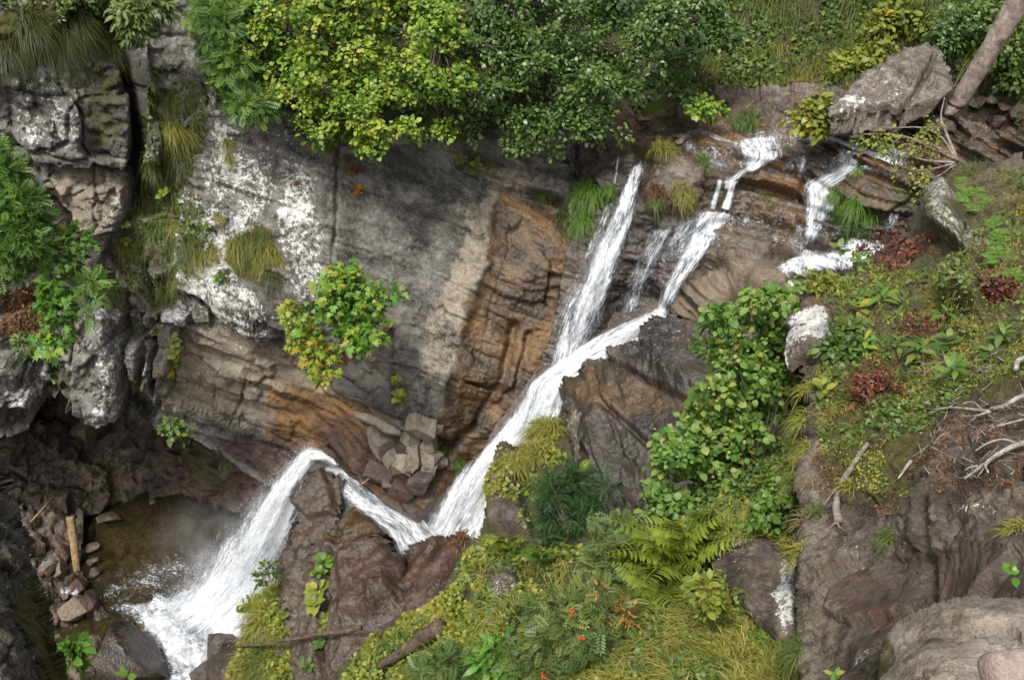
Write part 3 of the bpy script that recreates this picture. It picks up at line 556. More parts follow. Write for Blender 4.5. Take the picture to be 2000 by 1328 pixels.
def masks_bank(X, Y, P, N):
    lic = .95 * pm(X, Y, [(1838, 390), (1872, 378), (1888, 440), (1892, 500), (1845, 470)], 8) + .8 * em(X, Y, 1915, 500, 28, 24) + .95 * em(X, Y, 1600, 670, 32, 38) + .45 * em(X, Y, 1885, 585, 30, 30) + .5 * em(X, Y, 1920, 1010, 40, 10) + .55 * em(X, Y, 1680, 1270, 22, 24) + .3 * em(X, Y, 1680, 1090, 30, 12)
    mos = .5 * pm(X, Y, [(1580, 500), (1750, 480), (1820, 320), (2100, 320), (2100, 720), (1780, 860), (1780, 1020), (1600, 960)], 60) + .35 * em(X, Y, 1720, 850, 120, 150) + .2 * em(X, Y, 1900, 760, 150, 60) + .5 * em(X, Y, 1620, 790, 25, 80)
    tan = .55 * pm(X, Y, [(1560, 840), (1600, 850), (1640, 1000), (1620, 1330), (1560, 1330)], 30) + .4 * em(X, Y, 1830, 940, 60, 50) + .4 * em(X, Y, 1845, 440, 18, 40)
    red = .42 * em(X, Y, 1900, 1110, 110, 60) + .42 * em(X, Y, 1700, 1150, 110, 50, 15) + .3 * em(X, Y, 1680, 1200, 60, 40)
    return (lic, .25 * em(X, Y, 1740, 1190, 60, 20), mos, .12 + .3 * em(X, Y, 1850, 1100, 200, 110)), (tan, .4 * em(X, Y, 1850, 1000, 90, 60) + .3 * em(X, Y, 1680, 1120, 90, 50), red, .4 * em(X, Y, 1850, 800, 170, 110) + .3 * em(X, Y, 1650, 580, 100, 50))
Layer('near_bank', [(1562, 1420), (1566, 1200), (1560, 1050), (1568, 900), (1566, 760), (1590, 715), (1568, 660), (1568, 590), (1600, 545), (1650, 520), (1720, 480), (1750, 450), (1790, 400), (1830, 350), (1870, 312), (1950, 310), (2120, 320), (2480, 330), (2480, 1420)],
      [(1570, 570, 'd', 11.2), (1570, 700, 'd', 9.6), (1570, 900, 'd', 8.0), (1570, 1100, 'd', 6.9), (1570, 1328, 'd', 5.9), (1850, 320, 'd', 14.2), (2060, 320, 'd', 12.5), (1740, 470, 'd', 13.2), (1850, 500, 'd', 10.9), (2050, 700, 'd', 7.3), (1800, 750, 'd', 8.1), (2050, 1000, 'd', 5.3), (1820, 1000, 'd', 6.2), (1820, 1180, 'd', 5.6), (1700, 1050, 'd', 6.7), (1700, 1300, 'd', 5.2), (2000, 1200, 'd', 4.5), (1950, 1400, 'd', 4.0), (2450, 340, 'd', 11.2), (2450, 800, 'd', 6.2), (2450, 1350, 'd', 3.7)], BANK, 3, relief_bank, masks_bank, tk=2.0, rim=2.0, rnd=10, rnd_m=.2)
def relief_low(X, Y, P):
    h = .22 * fbm(P * .8, 4, 101) + .08 * fbm(P * 3, 3, 102) + facets(P, (.4, .16), (0, 20, 0), .12, (1, 1, .7), 105)
    for poly, hh, sf in [([(960, 880), (1000, 870), (1040, 1060), (970, 1050), (960, 950)], .3, 8), ([(965, 1150), (1010, 1130), (1040, 1200), (1020, 1310), (970, 1220)], .3, 7), ([(1405, 1140), (1465, 1080), (1520, 1085), (1568, 1120), (1566, 1250), (1530, 1265), (1440, 1190)], .2, 6)]:
        h = h + hh * pm(X + 3 * fbm(P * 4, 2, 103), Y + 3 * fbm(P * 4, 2, 104), poly, sf)
    return h
def masks_low(X, Y, P, N):
    rk = pm(X, Y, [(960, 880), (1000, 870), (1040, 1060), (970, 1050), (960, 950)], 8) + pm(X, Y, [(965, 1150), (1010, 1130), (1040, 1200), (1060, 1310), (970, 1240)], 8) + pm(X, Y, [(1395, 1130), (1462, 1060), (1520, 1060), (1575, 1100), (1575, 1290), (1530, 1270), (1440, 1190)], 8)
    lic = .8 * em(X, Y, 1552, 1180, 22, 85) + .45 * em(X, Y, 1000, 1200, 40, 80) + .25 * em(X, Y, 1450, 1110, 50, 40)
    return (lic, 0, .5 - .45 * rk, .1), (.5 * em(X, Y, 1450, 1090, 60, 40), 0, .15, .25 - .2 * rk)
Layer('lower_bank', [(440, 1420), (470, 1330), (640, 1330), (720, 1240), (860, 1180), (905, 1080), (940, 1050), (962, 960), (985, 900), (1040, 850), (1100, 810), (1125, 930), (1180, 1080), (1270, 1060), (1330, 960), (1480, 840), (1560, 800), (1640, 900), (1640, 1420)],
      [(500, 1380, 'd', 16.5), (720, 1260, 'd', 14.6), (860, 1190, 'd', 13.6), (960, 1080, 'd', 13.2), (1000, 900, 'd', 15.6), (1090, 820, 'd', 16.6), (1100, 950, 'd', 14.2), (1000, 1300, 'd', 9.6), (1150, 1120, 'd', 11.6), (1300, 1080, 'd', 10.0), (1480, 900, 'd', 10.4), (1580, 850, 'd', 9.8), (1480, 1080, 'd', 8.6), (1300, 1300, 'd', 7.6), (1560, 1180, 'd', 7.5), (1560, 1400, 'd', 6.4), (760, 1400, 'd', 12.8), (1000, 1400, 'd', 8.8)], BANK, 4, relief_low, masks_low, tk=1.6, rim=1.6)

# ---- the rest of the valley floor, out of sight below
gm = mesh_np('ground', np.array([(-220, -120, -3.0), (220, -120, -3.0), (220, 320, -3.0), (-220, 320, -3.0)], float), np.array([(0, 1, 2, 3)]))
obj('ground', gm, SOIL, kind='structure')
# ================================================================== WATER
def white_mat(name, sx=13.0, sy=1.3, bright=.9, lo=.08, hi=.98):
    t = NT(name); d, g, _, _ = t.attr('wd')
    uv = t.coord((sx * .4, sy * .6, 1), src='UV'); uv2 = t.coord((sx * 2.2, sy * 3.5, 1), src='UV')
    a = t.noise(uv, 1.0, 4, .6, .5); b = t.noise(uv2, 1.0, 5, .78, .6)
    f = t.math('ADD', d, t.math('ADD', t.math('MULTIPLY', t.math('SUBTRACT', a, .5), 1.3), t.math('MULTIPLY', t.math('SUBTRACT', b, .5), 2.5)))
    al = t.step(f, lo, hi)
    c = t.ramp(t.math('ADD', f, t.math('MULTIPLY', t.math('SUBTRACT', a, .5), 1.2)), [(.25, (.33, .37, .41)), (.75, (.66, .7, .74)), (1.2, (bright, bright, bright))])  # grey-blue shading of the water put into its colour by noise
    nb = t.bump(t.math('ADD', a, b), .5, .05)
    df = t.n('BsdfDiffuse'); t.put(df.inputs[0], c); t.put(df.inputs['Normal'], nb)
    tr = t.n('BsdfTranslucent'); t.put(tr.inputs[0], c)
    s = t.mixs(.4, df.outputs[0], tr.outputs[0])
    tp = t.n('BsdfTransparent')
    return t.done(t.mixs(al, tp.outputs[0], s))
WHITE = white_mat('white_water')
FOAM = white_mat('foam_water', 9, 2.4, .9)
def water_mat(name, tint, rip, scale, murk=0.0, mcol=(.2, .2, .2), stretch=(1, 1, 1), strength=.35):
    t = NT(name); co = t.coord(stretch); n = t.math('ADD', t.noise(co, scale, 3, .6, .5), t.math('MULTIPLY', t.noise(co, scale * 4, 2, .6), .35))
    nb = t.bump(n, strength, rip)
    fr = t.n('Fresnel'); fr.inputs['IOR'].default_value = 1.33; t.put(fr.inputs['Normal'], nb)
    tp = t.n('BsdfTransparent'); tp.inputs[0].default_value = (*tint, 1)
    gl = t.n('BsdfGlossy'); gl.inputs['Roughness'].default_value = .06; t.put(gl.inputs['Normal'], nb)
    sh = tp.outputs[0]
    if murk:
        df = t.n('BsdfDiffuse'); df.inputs[0].default_value = (*mcol, 1); sh = t.mixs(murk, sh, df.outputs[0])
    return t.done(t.mixs(t.math('MULTIPLY', fr.outputs[0], 1.3, clamp=True), sh, gl.outputs[0]))
POOLW = water_mat('pool_water', (.6, .54, .36), .06, 4.0, .2, (.05, .046, .022), strength=.9)
TROUGHW = water_mat('trough_water', (.4, .38, .34), .06, 4.0, .6, (.13, .13, .125))
FILM = water_mat('water_film', (.86, .8, .68), .03, 6.0, stretch=(1, 1, 1.6), strength=.8)

def cat_rom(pts, n):
    p = np.array(pts, float); p = np.concatenate([[2 * p[0] - p[1]], p, [2 * p[-1] - p[-2]]]); o = []
    for k in range(1, len(p) - 2):
        t = np.linspace(0, 1, n, endpoint=False)[:, None]; a, b, c, d = p[k - 1], p[k], p[k + 1], p[k + 2]
        o.append(.5 * (2 * b + (c - a) * t + (2 * a - 5 * b + 4 * c - d) * t * t + (3 * b - a - 3 * c + d) * t ** 3))
    o.append(p[-2][None]); return np.concatenate(o)
def set_uv(me, UV):
    l = me.uv_layers.new(name='UVMap'); idx = np.zeros(len(me.loops), np.int32); me.loops.foreach_get('vertex_index', idx)
    l.data.foreach_set('uv', np.asarray(UV, np.float32)[idx].ravel())
def ribbon(name, secs, f, off=.3, dens=.75, edge=.25, nu=20, nv=8, bulge=.15, rough=.1, seed=0, parent=None, mat=None, kind=None, fade=(.1, .1), label=None, cat=None):
    """falling or running white water between two banks"""
    S = cat_rom([s[:4] for s in secs], nv); m = len(S); u = np.linspace(0, 1, nu)
    X = S[:, 0:1] * (1 - u) + S[:, 2:3] * u; Y = S[:, 1:2] * (1 - u) + S[:, 3:4] * u
    D = f(X, Y) - off - bulge * (1 - (2 * u - 1) ** 2)
    P = at(X, Y, D)
    w = np.linalg.norm(P[:, -1] - P[:, 0], axis=1); ctr = P[:, nu // 2]; L = np.concatenate([[0], np.cumsum(np.linalg.norm(np.diff(ctr, axis=0), axis=1))])
    U = (u - .5) * w[:, None] + 31.7 * seed; Vv = np.repeat(L[:, None], nu, 1) + 13.3 * seed
    N = norm(np.array([0, 0, CAMZ]) - P)
    q = np.stack([U * 3.2, Vv * .7, 0 * U + seed], -1)
    P = P + N * (rough * fbm(q, 4, 200 + seed) + rough * .5 * fbm(q * np.array([3, 3, 1]), 3, 210 + seed))[..., None]
    e = np.minimum(u, 1 - u) / max(edge, 1e-3); de = np.clip(e, 0, 1)[None] ** .7
    tt = np.linspace(0, 1, m)[:, None]
    fd = np.ones((m, 1))
    if fade[0]: fd = fd * np.clip(tt / fade[0], 0, 1)
    if fade[1]: fd = fd * np.clip((1 - tt) / fade[1], 0, 1)
    de = dens * (.25 + .75 * de) * (fd ** .6) - .5 * (1 - fd) + .12 * fbm(np.stack([U * 1.2, Vv * .5, 0 * U], -1), 3, 220 + seed)
    de = de - .5 * (1 - np.clip(e, 0, 1)[None]) * (1 if edge else 0)
    i = np.arange(m * nu).reshape(m, nu)
    F = np.stack([i[:-1, :-1], i[1:, :-1], i[1:, 1:], i[:-1, 1:]], -1).reshape(-1, 4)
    me = mesh_np(name, P.reshape(-1, 3), F, True)
    C = np.stack([de, 0 * de, 0 * de, 0 * de + 1], -1).reshape(-1, 4); vcol(me, 'wd', np.clip(C, 0, 1.4))
    set_uv(me, np.stack([U, Vv], -1).reshape(-1, 2))
    return obj(name, me, mat or WHITE, parent, label, cat, None, kind)
def sheet(name, poly, f, mat, off=.05, step=5, dens=None, rough=.0, rs=1.5, flow=0, parent=None, kind=None, seed=0, soft=25, jag=6):
    xs = [p[0] for p in poly]; ys = [p[1] for p in poly]
    X, Y = np.meshgrid(np.arange(min(xs) - step, max(xs) + 2 * step, step), np.arange(min(ys) - step, max(ys) + 2 * step, step))
    W = np.stack([X, Y, 0 * X + seed], -1); sd_ = sdist(X + jag * fbm(W / 30, 3, 231), Y + jag * fbm(W / 30, 3, 232), poly); M = sd_ > -step
    P = at(X, Y, f(X, Y) - off); P[..., 2] += rough * fbm(P * rs, 4, 233 + seed) + rough * .5 * np.abs(fbm(P * rs * 3.3, 3, 234 + seed))
    idx = -np.ones(M.shape, np.int64); idx[M] = np.arange(M.sum())
    q = np.stack([idx[:-1, :-1], idx[1:, :-1], idx[1:, 1:], idx[:-1, 1:]], -1).reshape(-1, 4); q = q[(q >= 0).all(1)]
    me = mesh_np(name, P[M], q, True)
    if dens is not None:
        d = dens * smooth01(sd_[M] / soft) if not callable(dens) else dens(X[M], Y[M]) * smooth01(sd_[M] / soft)
        vcol(me, 'wd', np.stack([d, 0 * d, 0 * d, 0 * d + 1], -1))
    a = math.radians(flow); p = P[M]; set_uv(me, np.stack([p[:, 0] * math.cos(a) + p[:, 1] * math.sin(a), -p[:, 0] * math.sin(a) + p[:, 1] * math.cos(a) + p[:, 2]], -1))
    return obj(name, me, mat, parent, None, None, None, kind)
def plane_f(z): return lambda px, py: np.array((z - CAMZ) / ray(px, py)[..., 2])
def droplets(name, pts, vel, n, spread, size, parent, seed=1):
    """thrown drops: small drawn-out specks along the water's path"""
    r = np.random.RandomState(seed); pts = np.array(pts, float); k = r.rand(n) * (len(pts) - 1); i = k.astype(int); f = (k - i)[:, None]
    C = pts[i] * (1 - f) + pts[i + 1] * f + r.randn(n, 3) * np.asarray(spread)
    dv = norm(norm(pts[i + 1] - pts[i]) * vel + r.randn(n, 3) * .25); s = size * (.4 + r.rand(n) ** 2 * 1.6)[:, None]
    a = norm(np.cross(dv, r.randn(n, 3))); b = np.cross(dv, a)
    V = np.stack([C + dv * s * 2.2, C - dv * s * 2.2, C + a * s * .5, C - a * s * .25 + b * s * .45, C - a * s * .25 - b * s * .45], 1).reshape(-1, 3)
    o = np.arange(n)[:, None] * 5; F = np.concatenate([o + np.array(t) for t in ((0, 2, 3), (0, 3, 4), (0, 4, 2), (1, 3, 2), (1, 4, 3), (1, 2, 4))])
    return obj(name, mesh_np(name, V, F), DROP, parent, None, None, None, 'stuff')
_t = NT('water_drops'); DROP = _t.done(_t.bsdf((.8, .82, .84), .4))

fs_ = surf_f('stream_ledges', 2, 2); fw_ = surf_f('stream_ledges', 5, 6); fl = lambda x, y: fs_(x, y) + .34; fL = lambda x, y: fw_(x, y) + .4; fb = LAY['chute_bed'].f
# ---- main fall
WF = ribbon('waterfall', [(1227, 318, 1266, 314), (1222, 338, 1260, 334), (1206, 380, 1253, 378), (1184, 430, 1243, 432), (1156, 484, 1226, 492), (1124, 540, 1208, 552), (1094, 600, 1190, 612), (1074, 656, 1176, 660), (1054, 725, 1165, 704)], fL, .6, .74, .3, 30, 10, .12, .06, 1, kind='structure', fade=(.08, 0))
ribbon('veil', [(1228, 330, 1262, 326), (1205, 385, 1250, 382), (1180, 440, 1238, 440), (1148, 495, 1220, 500), (1115, 555, 1200, 562), (1085, 620, 1182, 622), (1066, 690, 1165, 670)], fL, .62, .5, .5, 30, 10, .15, .1, 2, WF)
ribbon('veil', [(1175, 395, 1199, 398), (1161, 429, 1194, 437), (1144, 464, 1176, 476), (1133, 508, 1152, 522)], fl, .5, 0.48, 0.40, 10, 8, .05, .1, 3, WF)
ribbon('trickle', [(1206, 298, 1211, 298), (1202, 330, 1208, 330), (1196, 365, 1203, 366)], fl, .5, 0.58, .3, 5, 8, .02, .03, 4, WF)
# ---- chute: the wedge from the right, then down to the plunge
ribbon('chute', [(1300, 592, 1312, 632), (1256, 612, 1280, 660), (1206, 632, 1244, 676), (1158, 656, 1204, 698), (1106, 690, 1164, 716), (1062, 720, 1136, 744), (1032, 748, 1112, 758), (1010, 786, 1106, 796), (972, 836, 1084, 846), (928, 884, 1042, 890), (888, 928, 1000, 938), (854, 976, 980, 988), (828, 1024, 960, 1042), (820, 1066, 920, 1076)], fb, .4, .86, .16, 40, 10, .18, .1, 5, WF, fade=(.02, .03))
ribbon('veil', [(1060, 735, 1120, 735), (1028, 780, 1104, 782), (984, 840, 1082, 838), (930, 890, 1040, 884), (888, 936, 1000, 930), (850, 985, 980, 985), (824, 1040, 960, 1045)], fb, .6, .55, .45, 30, 10, .15, .15, 6, WF)
# ---- right-hand falls
ribbon('side_fall', [(1400, 350, 1414, 350), (1390, 382, 1406, 384), (1380, 407, 1398, 413)], fl, .6, 0.67, 0.30, 8, 8, .05, .06, 7, WF, fade=(.04, .03))
ribbon('side_fall', [(1421, 350, 1445, 352), (1416, 379, 1434, 385), (1405, 407, 1427, 415)], fl, .6, 0.87, 0.30, 8, 8, .05, .06, 8, WF, fade=(.04, .03))
ribbon('side_fall', [(1363, 407, 1435, 413), (1351, 431, 1421, 441), (1342, 460, 1402, 474), (1320, 503, 1368, 517), (1301, 544, 1341, 551), (1283, 584, 1321, 591), (1271, 618, 1309, 618)], fl, .6, 0.79, 0.30, 16, 10, .08, .1, 9, WF, fade=(.04, .03))
ribbon('veil', [(1288, 432, 1340, 434), (1267, 469, 1311, 479), (1245, 514, 1289, 523), (1220, 564, 1270, 571), (1198, 618, 1252, 632)], fl, .5, 0.42, 0.40, 14, 10, .06, .12, 10, WF)
ribbon('veil', [(1331, 419, 1409, 426), (1321, 444, 1399, 456), (1292, 498, 1358, 512)], fl, .5, 0.44, 0.40, 14, 8, .04, .1, 24, WF)
ribbon('cascade', [(1648, 293, 1686, 325), (1622, 325, 1680, 337), (1592, 342, 1650, 360), (1564, 356, 1644, 374), (1562, 392, 1646, 396), (1563, 422, 1631, 424), (1568, 449, 1606, 457), (1562, 490, 1586, 492)], fl, .6, 0.79, 0.30, 18, 10, .08, .12, 11, WF)
ribbon('cascade', [(1612, 261, 1608, 269), (1651, 274, 1644, 285), (1691, 288, 1683, 301), (1736, 304, 1727, 318), (1776, 321, 1767, 333)], fl, .6, 0.97, 0.30, 8, 8, .04, .04, 12, WF)
ribbon('cascade', [(1690, 269, 1790, 301), (1688, 279, 1788, 311), (1684, 292, 1784, 330)], fl, .6, 0.62, 0.30, 20, 8, .02, .05, 13, WF)
ribbon('cascade', [(1645, 248, 1693, 264), (1644, 260, 1688, 278), (1642, 276, 1686, 292)], fl, .6, 0.62, 0.30, 12, 8, .02, .05, 14, WF)
ribbon('cascade', [(1634, 283, 1696, 302), (1630, 298, 1690, 320), (1626, 316, 1686, 336)], fl, .6, 0.62, 0.30, 14, 8, .02, .06, 15, WF)
ribbon('cascade', [(1412, 274, 1534, 256), (1420, 286, 1540, 279), (1434, 305, 1541, 304), (1449, 322, 1506, 320), (1448, 338, 1468, 340)], fl, .6, 0.77, 0.30, 20, 8, .05, .12, 16, WF)
ribbon('trickle', [(1345, 252, 1380, 250), (1365, 262, 1420, 268), (1400, 275, 1450, 285)], fl, .5, 0.48, .3, 10, 8, .02, .05, 17, WF)
ribbon('trickle', [(1567, 295, 1578, 297), (1560, 320, 1574, 322), (1556, 338, 1574, 340)], fl, .5, 0.53, .3, 6, 8, .02, .05, 18, WF)
ribbon('trickle', [(1735, 410, 1765, 415), (1728, 435, 1755, 440), (1722, 465, 1745, 470)], fl, .5, 0.48, .3, 8, 8, .02, .05, 19, WF)
ribbon('trickle', [(1478, 470, 1494, 472), (1474, 486, 1490, 488)], fl, .5, 0.58, .3, 6, 6, .02, .05, 20, WF)
ribbon('trickle', [(1408, 522, 1424, 522), (1402, 545, 1418, 545)], fl, .5, 0.53, .3, 6, 6, .02, .05, 21, WF)
ST = sheet('stream_pool', [(1500, 524), (1540, 503), (1572, 488), (1612, 486), (1652, 472), (1692, 458), (1740, 460), (1750, 482), (1720, 522), (1640, 532), (1600, 546), (1552, 540), (1540, 552)], plane_f(8.95), FOAM, 0, 3, .85, .16, 3.2, 10, None, 'structure', 1, 16)
ribbon('cascade', [(1533, 542, 1565, 544), (1516, 574, 1552, 581), (1501, 609, 1539, 616)], fl, .6, 0.77, 0.30, 10, 8, .05, .08, 22, ST)
sheet('stream_film', [(1110, 240), (1300, 200), (1500, 230), (1640, 245), (1790, 280), (1880, 300), (1760, 340), (1600, 345), (1440, 345), (1280, 312), (1150, 300)], fl, FILM, .3, 8, None, .03, 2.5, 0, None, 'structure', 2)

ribbon('veil', [(1258, 432, 1340, 436), (1240, 480, 1316, 488), (1218, 540, 1284, 548), (1200, 590, 1262, 598), (1188, 635, 1250, 640)], fl, .5, .36, .4, 24, 10, .05, .1, 26, WF)
ribbon('veil', [(1290, 425, 1420, 425), (1280, 450, 1400, 455), (1262, 485, 1370, 490)], fl, .48, .27, .4, 24, 8, .04, .1, 27, WF)
ribbon('trickle', [(1520, 262, 1560, 268), (1540, 285, 1572, 292), (1552, 310, 1570, 318)], fl, .5, .35, .4, 10, 8, .03, .05, 28, WF)
sheet('painted_glints', [(1290, 255), (1420, 240), (1560, 250), (1700, 270), (1790, 300), (1780, 345), (1660, 350), (1540, 345), (1400, 350), (1320, 300)], lambda x, y: fs_(x, y), FOAM, .05, 4, .26, .02, 2, 15, ST, None, 9, 20)  # sparse white streaks painted over the upper ledges as glints
sheet('painted_glints', [(1330, 420), (1440, 415), (1560, 425), (1700, 440), (1720, 465), (1560, 490), (1440, 500), (1330, 520), (1280, 600), (1200, 640), (1220, 560), (1290, 470)], lambda x, y: fs_(x, y), FOAM, .05, 4, .22, .02, 2, 30, ST, None, 10, 20)  # glints on the lower steps, put in as faint white colour
ribbon('cascade', [(1440, 325, 1470, 330), (1425, 340, 1456, 345), (1408, 352, 1440, 358), (1400, 372, 1434, 378)], fl, .5, .55, .35, 14, 8, .03, .05, 41, ST)
ribbon('cascade', [(1555, 485, 1596, 486), (1548, 500, 1600, 505), (1540, 520, 1590, 525)], fl, .6, .7, .35, 12, 8, .03, .05, 42, ST)
# ---- trough behind the red-brown rock
TR = sheet('trough_water', [(650, 950), (700, 930), (760, 975), (830, 1000), (900, 1050), (880, 1120), (760, 1120), (700, 1090), (640, 1000)], plane_f(3.75), TROUGHW, 0, 6, None, .05, 1.5, 0, None, 'structure', 3)
ribbon('white_streak', [(905, 1056, 790, 1104), (850, 1022, 762, 1090), (822, 994, 742, 1050), (778, 974, 706, 1014), (732, 944, 680, 994), (706, 922, 652, 968), (680, 898, 626, 936), (648, 876, 600, 922)], plane_f(3.85), .08, .78, .25, 20, 10, .05, .1, 23, TR)
ribbon('white_streak', [(800, 990, 720, 1040), (750, 965, 680, 1005), (720, 940, 655, 985), (695, 920, 640, 950), (650, 890, 605, 930)], plane_f(3.85), .12, .32, .4, 20, 10, .03, .08, 25, TR)
# ---- lower fall, a leap into the pool
LF_F = tps([(640, 880, 'z', 4.1), (612, 868, 'z', 4.25), (590, 935, 'z', 4.0), (560, 900, 'z', 3.9), (530, 950, 'z', 3.5), (582, 990, 'z', 3.3), (480, 1000, 'z', 2.6), (562, 1065, 'z', 2.3), (430, 1060, 'z', 1.6), (545, 1130, 'z', 1.2), (400, 1110, 'z', .9), (510, 1190, 'z', .6), (340, 1160, 'z', .3), (470, 1240, 'z', .25), (270, 1190, 'z', .2), (300, 1300, 'z', .15), (430, 1320, 'z', .15)])
LW = ribbon('lower_waterfall', [(650, 892, 660, 915), (622, 872, 632, 905), (594, 868, 606, 918), (568, 892, 590, 955), (522, 942, 590, 1005), (474, 994, 578, 1070), (422, 1052, 562, 1140), (376, 1106, 530, 1205), (315, 1158, 490, 1260), (250, 1200, 450, 1300)], LF_F, .25, .92, .28, 40, 12, .3, .12, 31, kind='structure', fade=(0, .1))
ribbon('veil', [(610, 862, 640, 900), (575, 880, 604, 950), (520, 935, 590, 1010), (468, 992, 580, 1080), (415, 1055, 562, 1150), (370, 1115, 530, 1220), (300, 1165, 480, 1270)], LF_F, .5, .6, .45, 40, 12, .35, .15, 32, LW)
ribbon('veil', [(600, 868, 630, 905), (555, 895, 602, 960), (500, 950, 592, 1020), (440, 1010, 584, 1095), (385, 1075, 570, 1170), (330, 1130, 545, 1240)], LF_F, .8, .36, .5, 40, 12, .35, .2, 33, LW)
PO = sheet('pool', [(-100, 930), (130, 930), (650, 950), (700, 1420), (-100, 1420)], plane_f(0.0), POOLW, 0, 10, None, .0, 1, 0, None, 'structure', 4)
sheet('foam', [(195, 1165), (250, 1155), (330, 1150), (420, 1120), (520, 1150), (500, 1250), (430, 1290), (410, 1420), (300, 1420), (320, 1330), (300, 1280), (240, 1215), (200, 1200)], plane_f(.06), FOAM, 0, 4, lambda X, Y: .55 + .5 * em(X, Y, 360, 1230, 110, 90), .28, 2.4, 60, PO, None, 5, 40)
sheet('foam', [(260, 1190), (340, 1160), (480, 1180), (470, 1260), (420, 1300), (400, 1400), (320, 1400), (330, 1300)], plane_f(.3), FOAM, 0, 4, .62, .45, 2.0, 60, PO, None, 6, 40)
sheet('foam', [(190, 1130), (300, 1080), (400, 1060), (440, 1100), (420, 1165), (330, 1170), (240, 1190), (190, 1180)], plane_f(.03), FOAM, 0, 4, .3, .02, 2, 60, PO, None, 11, 40)
sheet('foam', [(72, 1092), (110, 1068), (122, 1075), (100, 1100), (75, 1115)], plane_f(.42), FOAM, 0, 3, .62, .1, 3, 40, PO, None, 7, 12)
sheet('foam', [(105, 1150), (140, 1140), (165, 1150), (150, 1168), (115, 1165)], plane_f(.34), FOAM, 0, 3, .6, .08, 3, 20, PO, None, 8, 12)
_lf = at(np.array([612, 560, 500, 440, 380, 330.]), np.array([876, 915, 985, 1070, 1150, 1215.]), LF_F(np.array([612, 560, 500, 440, 380, 330.]), np.array([876, 915, 985, 1070, 1150, 1215.])) - .4)
droplets('spray', _lf, 1.0, 12000, (.13, .14, .14), .003, LW, 1)
droplets('spray', _lf[3:] + np.array([-.2, 0, .1]), .6, 6000, (.16, .14, .1), .003, LW, 2)
_mf = at(np.array([1245, 1215, 1165, 1120, 1095.]), np.array([325, 430, 540, 640, 720.]), fl(np.array([1245, 1215, 1165, 1120, 1095.]), np.array([325, 430, 540, 640, 720.])) - .7)
droplets('spray', _mf[1:], 1.0, 5000, (.14, .14, .15), .003, WF, 3)
_cf = at(np.array([1080, 1000, 940, 890.]), np.array([760, 870, 940, 1030.]), fb(np.array([1080, 1000, 940, 890.]), np.array([760, 870, 940, 1030.])) - .6)
droplets('spray', _cf, 1.0, 8000, (.13, .13, .13), .003, WF, 4)

def mist(name, c, rad, dens, parent, seed):
    V, F = ICO_M; me = mesh_np(name, V * np.array(rad), F, True)
    t = NT(name); tc = t.coord((1 / rad[0], 1 / rad[1], 1 / rad[2])); ln = t.n('VectorMath', operation='LENGTH'); t.t.links.new(tc, ln.inputs[0])
    fall = t.step(ln.outputs['Value'], 1.0, .15); n = t.step(t.noise(t.coord(), 1.4, 3, .6, .5), .36, .7)
    v = t.n('VolumePrincipled'); v.inputs['Color'].default_value = (.95, .97, 1, 1); t.put(v.inputs['Density'], t.math('MULTIPLY', t.math('MULTIPLY', fall, n), dens))
    t.t.links.new(v.outputs[0], t.out.inputs['Volume']); o = obj(name, me, t.m, parent, None, None, None, 'stuff'); o.location = c; return o
import bmesh as _bm
_b = _bm.new(); _bm.ops.create_icosphere(_b, subdivisions=3, radius=1.0); ICO_M = (np.array([v.co[:] for v in _b.verts]), np.array([[v.index for v in f.verts] for f in _b.faces])); _b.free()
mist('mist', _lf[3] + np.array([-.1, .0, -.1]), (2.0, 1.3, 1.9), .34, LW, 1)
mist('mist', _cf[-1] + np.array([-.5, 0, -.1]), (1.4, 1.0, .9), .5, WF, 2)
# ================================================================== LOOSE STONES, LOGS, DEAD WOOD
def ico(sub):
    import bmesh
    bm = bmesh.new(); bmesh.ops.create_icosphere(bm, subdivisions=sub, radius=1.0)
    V = np.array([v.co[:] for v in bm.verts]); F = np.array([[v.index for v in f.verts] for f in bm.faces]); bm.free(); return V, F
ICO3, ICO4 = ico(3), ico(4)
def stone_mesh(name, size, seed, cuts=13, sub=ICO4, rough=.06, masks=None, rot=None, boxy=False):
    r = np.random.RandomState(seed); V = sub[0].copy()
    B6 = np.concatenate([np.eye(3), -np.eye(3)])
    for k in range(cuts):
        n = norm(r.randn(3)); c = .42 + .36 * r.rand()
        if boxy and k < 6: n = norm(B6[k] + .16 * r.randn(3)); c = .5 + .08 * r.rand()
        elif boxy: c = .68 + .12 * r.rand()
        d = V @ n - c; V = V - np.maximum(d, 0)[:, None] * n
    V = V * (1 + rough * fbm(V * 2.2 + seed, 3, seed % 97)[:, None]) * np.array(size) * .7
    if rot is not None: V = V @ rotm(*rot).T
    me = mesh_np(name, V, sub[1], False); n = len(V)
    a, b = masks if masks else ((0, 0, 0, .2), (0, 0, 0, 0))
    vcol(me, 'ma', np.tile(np.array(a, float), (n, 1))); vcol(me, 'mb', np.tile(np.array(b, float), (n, 1)))
    T = tones(V + seed * 3.1, k=2.0); vcol(me, 'mc', np.clip(T, 0, 1))
    try: me.set_sharp_from_angle(angle=math.radians(32))
    except Exception: pass
    return me
